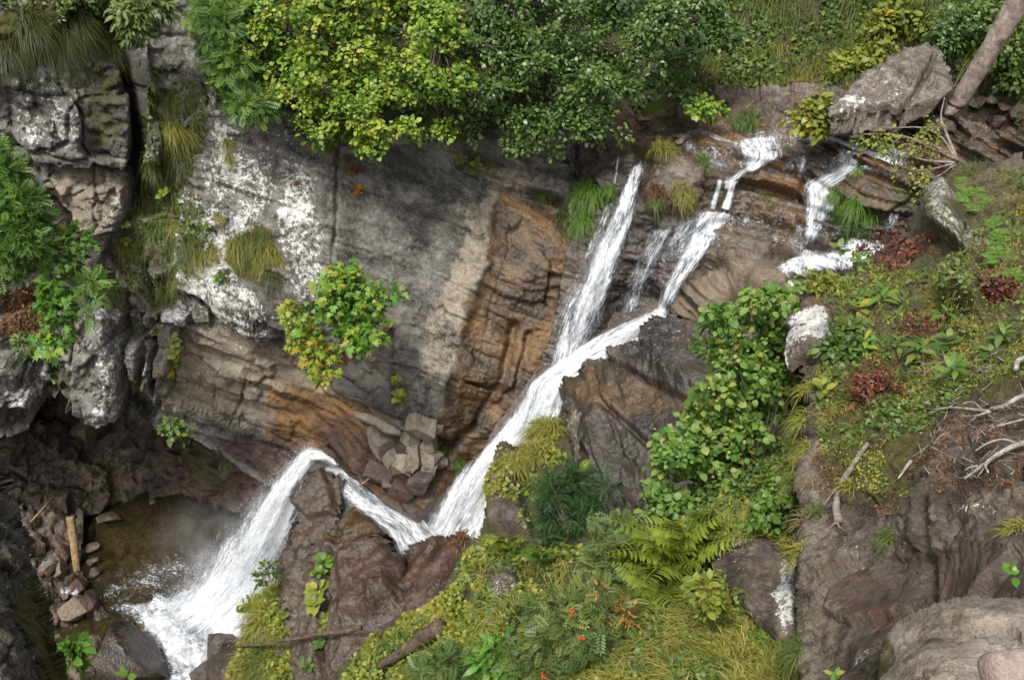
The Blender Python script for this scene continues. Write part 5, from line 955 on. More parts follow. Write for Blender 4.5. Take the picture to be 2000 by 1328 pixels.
def sprays(lobes, n, per, rs, r, outw=.5, flat=.5, fill=.45):
    """leaf positions: twig-end sprays through the lobes, denser towards their outside"""
    vol = np.array([l[1][0] * l[1][1] * l[1][2] for l in lobes]) ** .67; k = r.choice(len(lobes), n, p=vol / vol.sum())
    C = np.array([l[0] for l in lobes])[k]; R = np.array([l[1] for l in lobes])[k]
    u = norm(r.randn(n, 3)); u[:, 2] = u[:, 2] * .8 + .1; rad = (fill + (1 - fill) * r.rand(n)) ** .6
    S = C + u * R * rad[:, None]; out = norm(u / R + np.array([0, -.25, .15]))
    S = S + .25 * R * np.stack([fbm(S * 1.3, 2, 501), fbm(S * 1.3, 2, 502), fbm(S * 1.3, 2, 503)], -1)
    ax = norm(out + np.array([0, 0, .35]) + .35 * r.randn(n, 3))
    m = n * per; i = np.repeat(np.arange(n), per); a = r.rand(m) * 2 * math.pi; q = rs * np.sqrt(r.rand(m))
    e1 = norm(np.cross(ax, np.array([.3, .2, .9]))); e2 = np.cross(ax, e1)
    dirv = e1[i] * np.cos(a)[:, None] + e2[i] * np.sin(a)[:, None]
    P = S[i] + dirv * q[:, None] + ax[i] * (rs * .5 * r.randn(m) * (1 - flat))[:, None] - np.array([0, 0, 1]) * (q ** 2 / max(rs, .01) * .35)[:, None]
    X = norm(dirv + outw * out[i] + .35 * r.randn(m, 3) + np.array([0, 0, -.3])); N = norm(ax[i] + .45 * r.randn(m, 3) + np.array([0, -.15, .5]))
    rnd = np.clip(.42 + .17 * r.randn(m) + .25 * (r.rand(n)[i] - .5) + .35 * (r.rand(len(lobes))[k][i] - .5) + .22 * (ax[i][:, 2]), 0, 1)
    return S, P, X, N, rnd
def px_lobes(L, d, depth=.8, jit=.0):
    o = []
    for l in L:
        dd = l[4] if len(l) > 4 else d
        o.append((at(l[0], l[1], dd), (l[2] * dd / FPX, max(l[2], l[3]) * dd / FPX * depth, l[3] * dd / FPX)))
    return o
def pads(big, d, n, r0, r1, seed, depth=.7, flatz=.5):
    """many small flat branch pads filling the front of a crown whose outline is given by ellipses"""
    r = np.random.RandomState(seed); A = np.array([b[2] * b[3] for b in big], float); o = []
    for k in range(n):
        b = big[r.choice(len(big), p=A / A.sum())]; a = r.rand() * 2 * math.pi; q = math.sqrt(r.rand()); dd = b[4] if len(b) > 4 else d
        fr = math.sqrt(max(0, 1 - q * q)) * min(b[2], b[3]) * dd / FPX * depth * (r.rand() * 1.5 - .5)
        if k % 4 == 0: q = 1.0 + .22 * r.rand(); fr = 0
        R = (r0 + (r1 - r0) * r.rand()) * (.55 if k % 4 == 0 else 1) * dd / FPX; o.append((at(b[0] + b[2] * q * math.cos(a), b[1] + b[3] * q * math.sin(a), dd - fr + .25 * r.randn()), (R * (.8 + .5 * r.rand()), R, R * flatz)))
    return o
def bush(name, label, cat, lobes, n, per, rs, leaf, tmpl, mat, seed=1, root=None, group=None, stems=True, leafname='foliage', stemname='stem', stem_r=.03, twig_n=60, outw=.5, fill=.45, flat=.5, sizev=.36, tint=0.0, single=0, kindf=None, limbs=None):
    r = np.random.RandomState(seed); S, P, X, N, rnd = sprays(lobes, n, per, rs, r, outw, flat, fill); rnd = np.clip(rnd + tint, 0, 1)
    base = np.array(root if root is not None else lobes[0][0] - np.array([0, 0, lobes[0][1][2]])); E = empty(name, base, label, cat, group)
    size = leaf * (1 + sizev * r.randn(len(P))).clip(.45, 1.7)
    if single:        # the leaves one can pick apart: nearest to the viewer, each its own part
        d = px_of(P)[2] + .3 * r.rand(len(P)); o = np.argsort(d); o = o[::max(1, len(o) // (single * 2))][:single]; keep = np.ones(len(P), bool); keep[o] = False
        var = []
        for k in range(8):
            V0, F0 = TM[tmpl]; me = mesh_np('leaf', V0, F0); c = np.zeros((len(V0), 4)); c[:, 0] = (k + .5) / 8; c[:, 3] = 1; vcol(me, 'lv', c); me.materials.append(LM[mat]); var.append(me)
        from mathutils import Matrix
        for q in o:
            x = norm(X[q]); z = norm(N[q] - (N[q] @ x) * x); y = np.cross(z, x); s = size[q]; pp = P[q] - base
            lf = obj('leaf', var[min(7, int(rnd[q] * 8))], None, E); lf.matrix_basis = Matrix(((x[0] * s, y[0] * s, z[0] * s, pp[0]), (x[1] * s, y[1] * s, z[1] * s, pp[1]), (x[2] * s, y[2] * s, z[2] * s, pp[2]), (0, 0, 0, 1)))
        P, X, N, size, rnd = P[keep], X[keep], N[keep], size[keep], rnd[keep]
    obj(leafname, foliage_mesh(leafname, P, X, N, size, tmpl, rnd, base), LM[mat], E, None, None, None, kindf or 'stuff')
    if stems:
        T = []
        main = [lobes[q] for q in r.choice(len(lobes), min(len(lobes), 26), replace=False)]
        for c, R in main:
            mid = (base + c) / 2 + np.array([0, 0, .12 * np.linalg.norm(c - base)]); T.append(tube_arrays(cat_rom([base, mid, c], 5), np.linspace(stem_r, stem_r * .45, 11), 6, seed, .1))
        cs = np.array([l[0] for l in main])
        for k in r.choice(len(S), min(twig_n, len(S)), replace=False):
            c = cs[np.argmin(((cs - S[k]) ** 2).sum(1))]; T.append(tube_arrays(np.array([c, (c + S[k]) / 2 + .05 * r.randn(3), S[k]]), [stem_r * .4, stem_r * .28, stem_r * .12], 4, k, 0))
        v, f = join(T); obj(stemname, mesh_np(stemname, v - base, f, True), TWIG, E)
    return E
def blade_arrays(B, Dn, L, W, droop, r, seg=4, rnd=None):
    """grass blades: tapering strips that arch over"""
    n = len(B); t = np.linspace(0, 1, seg + 1); Dn = norm(Dn); side = norm(np.cross(Dn, np.array([0, 0, 1.0]) + .3 * r.randn(n, 3)))
    g = np.array([0, 0, -1.0]); pts = B[:, None] + L[:, None, None] * (Dn[:, None] * t[None, :, None] + g * (droop[:, None] * t[None] ** 2.2)[..., None])
    w = W[:, None] * (1 - t[None] ** 1.6) * .5 + .0004
    V = np.stack([pts - side[:, None] * w[..., None], pts + side[:, None] * w[..., None]], 2).reshape(-1, 3)
    o = np.arange(n)[:, None] * (2 * (seg + 1)); F = []
    for k in range(seg):
        a = 2 * k; F += [o + np.array([a, a + 1, a + 3]), o + np.array([a, a + 3, a + 2])]
    if rnd is None: rnd = r.rand(n)
    C = np.zeros((n, seg + 1, 2, 4)); C[..., 0] = np.clip(rnd[:, None, None] + .15 * (t[None, :, None] - .5), 0, 1); C[..., 3] = 1
    return V, np.concatenate(F), C.reshape(-1, 4)
def tuft(px, py, lay, w, L, n, mat, label, seed=0, hang=.8, group=None, name='grass_tuft', wid=.012, lift=.0, up=.6, cat='grass', tint=0.):
    """w, L in pixels of the picture"""
    group = group or {'cliff': 'grass tufts on the cliff', 'stream_ledges': 'grass tufts beside the falls', 'near_bank': 'grass tufts on the near bank', 'lower_bank': 'grass tufts on the lower slope', 'spout_rock': 'grass manes on the spout rock'}[lay]
    r = np.random.RandomState(seed + int(px * 13 + py)); ly = LAY[lay]; b0 = ly.on(px, py, lift); d = px_of(b0)[2]; k = d / FPX; N = ly.nrm(px, py)
    q = norm(r.randn(n, 3)); q = q - (q @ N)[:, None] * N; B = b0 + q * (w * k * .5 * np.sqrt(r.rand(n)))[:, None]
    D = N * .75 + np.array([0, 0, up]) + .55 * r.randn(n, 3) + q * .5; Ls = L * k * (.55 + .6 * r.rand(n))
    V, F, C = blade_arrays(B, D, Ls, np.full(n, wid) * (.6 + .8 * r.rand(n)), hang * (.6 + .8 * r.rand(n)), r); C[:, 0] = np.clip(C[:, 0] * .8 + .1 + tint, 0, 1)
    me = mesh_np(name, V - b0, F); vcol(me, 'lv', C); return obj(name, me, LM[mat], None, label, cat, group, loc=b0)
def scatter_blades(name, lay, poly, n, L, W, mat, seed, hang=.6, label=None, up=.5, dens=None, rngt=None, wob=.5, nk=.6):
    r = np.random.RandomState(seed); ly = LAY[lay]; xs = [p[0] for p in poly]; ys = [p[1] for p in poly]
    X = min(xs) + r.rand(n * 4) * (max(xs) - min(xs)); Y = min(ys) + r.rand(n * 4) * (max(ys) - min(ys)); m = inside(X, Y, poly)
    cl = fbm(np.stack([X / 38, Y / 38, 0 * X + seed], -1), 3, seed); m &= r.rand(n * 4) < smooth01(.55 + 1.6 * cl)
    X, Y, cl = X[m][:n], Y[m][:n], cl[m][:n]; n = len(X)
    B = np.array([ly.on(a, b) for a, b in zip(X, Y)]); N = np.array([ly.nrm(a, b) for a, b in zip(X, Y)]); d = px_of(B)[2]
    comb = np.stack([fbm(B * .9, 2, seed + 3), fbm(B * .9, 2, seed + 4), 0 * d], -1)
    D = N * nk + np.array([0, 0, up]) + wob * r.randn(n, 3) + .8 * comb
    V, F, C = blade_arrays(B, D, L * d / FPX * (.4 + .9 * r.rand(n)), W * (.6 + .8 * r.rand(n)), hang * (.5 + r.rand(n)), r, 3, np.clip(.45 + .5 * cl + .2 * r.randn(n), 0, 1))
    me = mesh_np(name, V, F); vcol(me, 'lv', C); return obj(name, me, LM[mat], None, label, 'grass' if label else None, None, 'stuff')
def scatter_leaves(name, lay, poly, n, size, tmpl, mat, seed, label, h=20, upn=.7, cat='undergrowth'):
    r = np.random.RandomState(seed); ly = LAY[lay]; xs = [p[0] for p in poly]; ys = [p[1] for p in poly]
    X = min(xs) + r.rand(n * 5) * (max(xs) - min(xs)); Y = min(ys) + r.rand(n * 5) * (max(ys) - min(ys)); m = inside(X, Y, poly)
    cl = fbm(np.stack([X / 45, Y / 45, 0 * X + seed], -1), 3, seed); m &= r.rand(n * 5) < smooth01(.5 + 1.8 * cl)
    X, Y, cl = X[m][:n], Y[m][:n], cl[m][:n]; n = len(X)
    B = np.array([ly.on(a, b) for a, b in zip(X, Y)]); N = np.array([ly.nrm(a, b) for a, b in zip(X, Y)]); d = px_of(B)[2]; k = d / FPX
    hump = np.clip(.35 + .9 * fbm(B * 1.6, 3, seed + 5), .05, 1.2)
    P = B + (N * .8 + np.array([0, 0, .5])) * (h * k * hump * (.3 + .7 * r.rand(n)))[:, None]
    me = foliage_mesh(name, P, norm(r.randn(n, 3) + np.array([0, -.2, -.2])), norm(N * .6 + np.array([0, -.2, upn]) + .5 * r.randn(n, 3)), size * k * (.6 + .7 * r.rand(n)), tmpl, np.clip(.45 + .45 * cl + .22 * r.randn(n), 0, 1), np.zeros(3))
    return obj(name, me, LM[mat], None, label, cat, None, 'stuff')
def frond_mesh(L, seed, pairs=16, width=.3, arch=.5):
    r = np.random.RandomState(seed); V, F, C = [], [], []
    t = np.linspace(0, 1, 12); path = np.stack([t, 0 * t, arch * (t * .75 - t ** 2 * .95)], -1) * L
    v, f = tube_arrays(path, np.linspace(.008, .002, 12) * max(L, .4), 4, 0, 0); V.append(v); F.append(f); C.append(np.tile([.8, 0, 0, 1], (len(v), 1))); o = len(v)
    V0, F0 = T_leaf(.16, bend=.15)
    for k in range(pairs):
        x = .12 + .86 * k / (pairs - 1); b = np.array([np.interp(x, t, path[:, j]) for j in range(3)]); w = L * width * (math.sin(math.pi * min(1, .18 + x * .82) ** .8) * 1.05 + .06)
        for s in (-1, 1):
            dx = norm(np.array([.35 + .1 * r.randn(), s, -.12 + .08 * r.randn()])); dz = np.array([0, 0, 1.0]); dy = np.cross(dz, dx)
            v = b + w * (dx * V0[:, 0:1] + dy * V0[:, 1:2] + dz * V0[:, 2:3]); V.append(v); F.append(F0 + o); o += len(v); C.append(np.tile([np.clip(.5 + .25 * r.randn(), 0, 1), 0, 0, 1], (len(v), 1)))
    me = mesh_np('frond', np.concatenate(V), np.concatenate(F)); vcol(me, 'lv', np.concatenate(C)); return me
FRONDS = [frond_mesh(1.0, k, 16 + k, .26 + .03 * k, .45 + .12 * k) for k in range(4)]
def fern(px, py, lay, Lpx, n, mat, label, seed=0, spread=2 * math.pi, a0=0, tilt=.5, group=None, lift=.03):
    from mathutils import Matrix
    r = np.random.RandomState(seed + int(px)); ly = LAY[lay]; b = ly.on(px, py, lift); d = px_of(b)[2]; L = Lpx * d / FPX; N = ly.nrm(px, py); E = empty('fern', b, label, 'fern', group or ('ferns on the right shoulder' if lay == 'near_bank' else 'ferns on the lower slope'))
    up = norm(N * .5 + np.array([0, 0, .8])); e1 = norm(np.cross(up, np.array([0, 1.0, .1]))); e2 = np.cross(e1, up)
    key = mat
    for k in range(n):
        a = a0 + spread * (k + .3 * r.randn()) / n; x = norm(e1 * math.cos(a) + e2 * -math.sin(a) + up * tilt * (.6 + .8 * r.rand())); z = norm(up - (up @ x) * x); y = np.cross(z, x); s = L * (.75 + .4 * r.rand())
        me = FR_M[key][r.randint(4)]; o = obj('frond', me, None, E); o.matrix_basis = Matrix(((x[0] * s, y[0] * s, z[0] * s, 0), (x[1] * s, y[1] * s, z[1] * s, 0), (x[2] * s, y[2] * s, z[2] * s, 0), (0, 0, 0, 1)))
    return E
FR_M = {}
for mk in ('fern', 'fernd', 'rowan', 'bluegreen'):
    FR_M[mk] = []
    for f_ in FRONDS:
        c_ = f_.copy(); c_.materials.append(LM[mk]); FR_M[mk].append(c_)
def rosette(px, py, lay, Lpx, n, mat, label, tmpl='narrow', seed=0, group=None, name='leafy_plant', cat='plant', lift=.06, layers=2):
    from mathutils import Matrix
    r = np.random.RandomState(seed + int(px * 3 + py)); ly = LAY[lay]; b = ly.on(px, py, lift); d = px_of(b)[2]; L = Lpx * d / FPX; N = norm(ly.nrm(px, py) * .5 + np.array([0, -.2, .8])); E = empty(name, b, label, cat, group or {'cliff': 'small plants on the cliff', 'near_bank': 'rosette plants on the near bank', 'spout_rock': 'small plants in the rock seam'}[lay])
    e1 = norm(np.cross(N, np.array([.9, .1, .1]))); e2 = np.cross(N, e1)
    var = []
    for k in range(4):
        V0, F0 = TM[tmpl]; me = mesh_np('leaf', V0, F0); c = np.zeros((len(V0), 4)); c[:, 0] = .2 + .22 * k; c[:, 3] = 1; vcol(me, 'lv', c); me.materials.append(LM[mat]); var.append(me)
    for k in range(n):
        a = 2.4 * k + .3 * r.randn(); t = k / n; x = norm(e1 * math.cos(a) + e2 * math.sin(a) + N * (.1 + .9 * t) * (.6 + .5 * r.rand())); z = norm(N - (N @ x) * x); y = np.cross(z, x); s = L * (1.1 - .45 * t) * (.8 + .35 * r.rand()); p = N * L * .35 * t + .12 * L * r.randn(3)
        o = obj('leaf', var[r.randint(4)], None, E); o.matrix_basis = Matrix(((x[0] * s, y[0] * s, z[0] * s, p[0]), (x[1] * s, y[1] * s, z[1] * s, p[1]), (x[2] * s, y[2] * s, z[2] * s, p[2]), (0, 0, 0, 1)))
    return E
# ------------------------------------------------------------------ trees on the cliff top
lime = [(520, 60, 120, 70), (640, 120, 110, 80), (760, 60, 120, 80), (500, 140, 60, 60), (600, 190, 70, 55), (750, 180, 110, 70), (830, 120, 80, 80), (705, 250, 60, 34), (815, 258, 62, 34), (570, 10, 150, 50), (740, -10, 150, 60), (690, 190, 60, 60), (610, 245, 40, 25)]
bush('tree', 'bright lime-green tree with yellowing leaves overhanging the big slab', 'tree', pads(lime, 18.3, 210, 14, 32, 1), 1900, 14, .16, .082, 'round', 'lime', 1, LAY['hillside'].on(640, 60), stemname='trunk', leafname='crown', stem_r=.06, twig_n=300)
dark = [(950, 60, 110, 80), (1080, 50, 120, 80), (1200, 60, 110, 80), (950, 165, 100, 70), (1080, 170, 120, 80), (1165, 165, 70, 55), (985, 255, 75, 36), (1090, 245, 90, 40), (1285, 30, 80, 50), (1085, 285, 22, 22), (1170, 235, 60, 30), (1010, -20, 200, 50), (1230, -10, 150, 50), (880, 200, 50, 60)]
bush('tree', 'dark green tree overhanging the cliff edge left of the main fall', 'tree', pads(dark, 19.2, 240, 14, 34, 2), 2100, 14, .17, .088, 'ovate', 'dark', 2, LAY['hillside'].on(1060, 80), stemname='trunk', leafname='crown', stem_r=.06, twig_n=300)
bush('shrub', 'dark bushy shrub at the top centre behind the broad leaves', 'shrub', pads([(1330, 110, 50, 60), (1380, 40, 60, 50), (1300, 180, 45, 35), (1350, -10, 80, 40)], 20.6, 40, 16, 30, 3), 420, 14, .15, .1, 'ovate', 'dark', 3, LAY['hillside'].on(1340, 120), stem_r=.04)
bush('shrub', 'feathery blue-green shrub at the left end of the lime tree', 'shrub', px_lobes([(430, 60, 40, 60), (450, 130, 40, 45), (490, 205, 36, 34), (430, 20, 45, 40)], 17.9), 330, 8, .18, .19, 'rowan', 'rowan', 4, LAY['cliff'].on(440, 110), stem_r=.04)
bush('shrub', 'pale grey-green shrub above the dark chasm', 'shrub', px_lobes([(255, 30, 28, 36), (265, 55, 25, 25), (300, 10, 40, 25)], 16.9), 90, 10, .15, .16, 'narrow', 'bluegreen', 5, LAY['cliff'].on(262, 20), stem_r=.02)
bush('tree', 'feathery green tree leaning in from the left edge', 'tree', px_lobes([(0, 345, 36, 36), (5, 420, 42, 46), (0, 495, 42, 40), (45, 410, 22, 34), (40, 470, 24, 36), (-15, 305, 30, 26)], 15.6, .6), 620, 8, .2, .2, 'rowan', 'rowan', 6, LAY['cliff'].on(20, 470), stemname='trunk', leafname='crown', stem_r=.05)
bush('shrub', 'small maple sapling hanging beside the pale left block', 'shrub', px_lobes([(150, 470, 22, 26), (130, 505, 20, 20), (115, 455, 18, 14)], 16.0), 34, 9, .13, .17, 'maple', 'rowan', 7, LAY['cliff'].on(150, 500), stem_r=.015, twig_n=20)
bush('shrub', 'green maple sapling trailing above the left overhang', 'shrub', px_lobes([(105, 555, 22, 26), (110, 600, 26, 30), (112, 645, 24, 22), (95, 668, 18, 14)], 15.9), 70, 9, .14, .17, 'maple', 'maple', 8, LAY['cliff'].on(112, 560), stem_r=.015, tint=-.2, twig_n=30)
bush('shrub', 'low feathery seedling beside the grassy knob', 'shrub', px_lobes([(185, 560, 18, 22), (178, 590, 16, 16)], 16.0), 24, 7, .14, .22, 'rowan', 'rowan', 9, LAY['cliff'].on(190, 575), stem_r=.012, twig_n=10)
bush('shrub', 'leafy maple bush growing from the foot of the big slab', 'shrub', pads([(690, 550, 56, 28), (712, 600, 38, 36), (662, 590, 34, 32), (700, 645, 36, 26), (745, 575, 26, 14), (640, 565, 22, 20)], 17.0, 44, 9, 20, 10), 210, 8, .13, .165, 'maple', 'maple', 10, LAY['cliff'].on(700, 640), stem_r=.03, twig_n=60, single=180, tint=-.05)
bush('shrub', 'yellowing maple spray trailing left of the leafy maple bush', 'shrub', px_lobes([(575, 615, 18, 26), (595, 660, 26, 26), (622, 690, 26, 26), (632, 722, 18, 18)], 17.1), 80, 9, .13, .17, 'maple', 'maple', 11, LAY['cliff'].on(640, 680), stem_r=.015, twig_n=30, tint=.3, single=60)
# ------------------------------------------------------------------ near bushes
bush('shrub', 'large round-leaved hazel bush in front of the dark rock', 'shrub', pads([(1520, 600, 55, 45), (1440, 650, 60, 48), (1520, 690, 60, 70), (1440, 745, 80, 60), (1530, 790, 45, 60), (1440, 830, 80, 50), (1360, 850, 60, 45), (1500, 870, 60, 35), (1350, 915, 60, 46), (1420, 910, 60, 40), (1320, 965, 40, 46), (1345, 1010, 30, 24), (1300, 880, 22, 30), (1460, 930, 50, 40), (1400, 960, 50, 36), (1500, 900, 40, 40), (1480, 760, 60, 60)], 11.0, 185, 12, 30, 12), 1750, 8, .14, .076, 'round', 'hazel', 12, LAY['lower_bank'].on(1480, 900), stem_r=.007, twig_n=220, single=290, fill=.3)
bush('shrub', 'dense dark green yew bush on the ledge below the dark rock', 'shrub', pads([(1140, 945, 58, 32), (1110, 985, 52, 40), (1165, 970, 36, 30), (1105, 1040, 44, 44), (1085, 1010, 26, 36), (1130, 1070, 36, 26)], 12.9, 80, 10, 24, 13), 1300, 9, .12, .13, 'yew', 'yew', 13, LAY['lower_bank'].on(1120, 1070), stem_r=.03, twig_n=60)
bush('rowan', 'blue-green rowan shrub with a red berry cluster at bottom centre', 'shrub', px_lobes([(1110, 1230, 70, 60), (1170, 1180, 60, 50), (1060, 1290, 50, 45), (1190, 1270, 40, 40), (1080, 1180, 40, 30)], 8.4), 140, 7, .14, .12, 'rowan', 'bluegreen', 14, LAY['lower_bank'].on(1120, 1300), stem_r=.014, twig_n=70)
bush('rowan', 'grey-green rowan sapling left of the big fern', 'shrub', px_lobes([(1190, 1060, 40, 36), (1240, 1080, 34, 30), (1180, 1110, 44, 34), (1215, 1025, 26, 20)], 9.6), 80, 7, .13, .14, 'rowan', 'bluegreen', 15, LAY['lower_bank'].on(1210, 1120), stem_r=.012, twig_n=40)
bush('rowan', 'bright green leafy sapling at the bottom edge centre', 'shrub', px_lobes([(970, 1290, 34, 26), (985, 1270, 26, 20)], 8.6), 30, 8, .12, .13, 'narrow', 'maple', 16, LAY['lower_bank'].on(970, 1320), stem_r=.01, twig_n=20, tint=-.3)
bush('rowan', 'silvery green sapling at the bottom edge left of centre', 'shrub', px_lobes([(880, 1300, 36, 26), (840, 1318, 30, 20)], 9.6), 70, 7, .12, .13, 'rowan', 'bluegreen', 17, LAY['lower_bank'].on(870, 1330), stem_r=.01, twig_n=20)
ICO_S = ico(1); BERRY = (lambda t: t.done(t.bsdf((.5, .03, .015), .35)))(NT('berry_red'))
for k, (x, y) in enumerate([(1114, 1196), (1135, 1245), (1062, 1318)]):
    r_ = np.random.RandomState(k); v, f = join([(ICO_S[0] * .008 + r_.randn(3) * np.array([.016, .016, .009]), ICO_S[1]) for j in range(10)])
    obj('berry_cluster', mesh_np('berry_cluster', v, f, True), BERRY, None, ['orange-red berry cluster in the rowan right of centre', 'red berries low in the rowan', 'red berry cluster at the bottom edge'][k], 'berries', loc=at(x, y, 8.0))
for lab, L, d, n, mt, sd, tm, lf in [
    ('wine-red bilberry bush on the crest above the white pool', [(1800, 480, 55, 28), (1770, 520, 50, 22), (1835, 510, 36, 26)], 11.6, 110, 'red', 21, 'small', .055), ('red sprigs leaning over the white pool', [(1735, 470, 30, 26), (1690, 490, 26, 16), (1745, 440, 12, 10)], 12.2, 40, 'red', 22, 'small', .055),
    ('dark red bush beside the grey stone at right', [(1950, 565, 30, 34), (1945, 610, 32, 26)], 9.0, 80, 'red', 23, 'small', .05), ('bright red bush in the middle of the near bank', [(1715, 720, 28, 30), (1720, 765, 50, 28), (1690, 745, 26, 18)], 8.2, 90, 'red', 24, 'narrow', .065), ('brownish red sprigs above the bright red bush', [(1795, 640, 36, 24), (1770, 665, 26, 16)], 8.9, 44, 'red', 25, 'narrow', .055),
    ('yellow-orange sprigs below the big fern', [(1190, 1160, 34, 26), (1230, 1200, 34, 30), (1180, 1215, 20, 24)], 8.2, 12, 'orange', 26, 'narrow', .045), ('yellow-leaved sapling at the right of the bottom slope', [(1390, 1180, 26, 34), (1370, 1150, 20, 20)], 7.4, 34, 'yellow', 27, 'ovate', .07), ('yellow-leaved clump on the slope beside the near rock', [(1590, 545, 22, 14), (1620, 560, 30, 16)], 10.9, 36, 'yellow', 28, 'ovate', .07),
    ('bright yellow-green bush beside the split boulder', [(1570, 225, 40, 26), (1600, 200, 26, 22), (1590, 245, 30, 16)], 19.6, 70, 'yellow', 29, 'ovate', .14), ('yellow-green leaves above the split boulder', [(1690, 110, 50, 26), (1650, 130, 40, 24), (1730, 90, 34, 18)], 21.0, 90, 'yellow', 30, 'ovate', .13), ('round green bush behind the leaning log', [(1870, 40, 50, 40), (1850, 80, 34, 30), (1910, 20, 40, 30)], 21.0, 150, 'dark', 31, 'ovate', .11), ('green bush at the right edge behind the log', [(1960, 110, 44, 40), (1990, 150, 30, 30), (1980, 60, 30, 30)], 20.2, 120, 'mid', 32, 'ovate', .12),
    ('yellowing bush at the top edge right of centre', [(1760, 20, 40, 30), (1720, 40, 36, 26), (1790, 50, 30, 30)], 22.0, 90, 'yellow', 33, 'ovate', .14), ('fresh green clump at the bank left of the fern tuft', [(1370, 205, 34, 16), (1395, 212, 20, 10)], 20.8, 50, 'maple', 34, 'small', .1),
    ('half-bare twiggy leaves over the arching shrub', [(1760, 290, 70, 40), (1700, 275, 40, 20), (1820, 270, 40, 40), (1790, 350, 50, 30)], 14.3, 90, 'yellow', 35, 'small', .05), ('light green low bush above the grass at the near bank', [(1640, 680, 34, 30), (1660, 640, 30, 24)], 9.2, 60, 'mid', 36, 'ovate', .075), ('bright leafy bush left of the near rock edge', [(1520, 960, 34, 40), (1500, 1000, 30, 26)], 8.6, 80, 'fernd', 37, 'small', .06),
    ('small dark bush on the side of the grassy rock', [(330, 835, 18, 12), (350, 842, 18, 10)], 16.6, 24, 'mid', 38, 'small', .09), ('grey-green shrub at the left above the overhang', [(45, 670, 14, 18)], 16.2, 18, 'bluegreen', 39, 'narrow', .12), ('small sapling standing against the spray', [(522, 1112, 12, 10), (518, 1128, 10, 12)], 18.6, 10, 'mid', 40, 'ovate', .12),
    ('bright green sprigs at the lower left edge', [(140, 1260, 12, 12), (145, 1290, 14, 16), (255, 1318, 16, 8)], 7.0, 14, 'grassb', 41, 'ovate', .09)]:
    red_ = mt == 'red'; bush('shrub', lab, 'shrub', px_lobes([(a, b, c * 1.2, e * 1.2) for a, b, c, e in L] if red_ else L, d), int(n * (1.1 if red_ else 1)), 8 if red_ else 9, .085 * d / 10, lf * (.8 if red_ else 1), tm, mt, sd, None, stem_r=.008, twig_n=30, fill=.1 if red_ else .2)
# broad butterbur leaves under the dark tree
for k, (x, y, s, a) in enumerate([(1278, 205, 46, 0), (1240, 195, 28, 1), (1190, 215, 36, 2), (1175, 200, 34, 3), (1345, 175, 40, 4), (1330, 140, 44, 5), (1310, 110, 50, 6), (1270, 150, 40, 7), (1350, 215, 30, 8), (1225, 180, 34, 9), (1300, 165, 36, 10), (1205, 210, 26, 11)]):
    r_ = np.random.RandomState(k); b = at(x, y, float(LAY['hillside'].f(np.array(float(x)), np.array(float(y)))) - 1.9); d = px_of(b)[2]; L = s * d / FPX
    if k == 0: BB = empty('butterbur', b, 'clump of broad round butterbur leaves under the dark tree', 'plant'); b0 = b
    a_ = np.linspace(.25, 2 * math.pi - .25, 15); rr = .5 * (1 + .06 * np.cos(a_ * 7)); v = np.concatenate([[(0, 0, 0)], np.stack([-np.cos(a_) * rr, np.sin(a_) * rr, -.35 * rr ** 2], -1)]); me = mesh_np('leaf', v * L * 1.1, np.array([(0, i, i + 1) for i in range(1, 15)]), True)
    c = np.zeros((16, 4)); c[:, 0] = .3 + .6 * r_.rand(); c[:, 3] = 1; vcol(me, 'lv', c)
    o = obj('leaf', me, LM['big'], BB); o.location = b - b0; o.rotation_euler = (.65 + .25 * r_.randn(), .25 * r_.randn(), r_.rand() * 6)

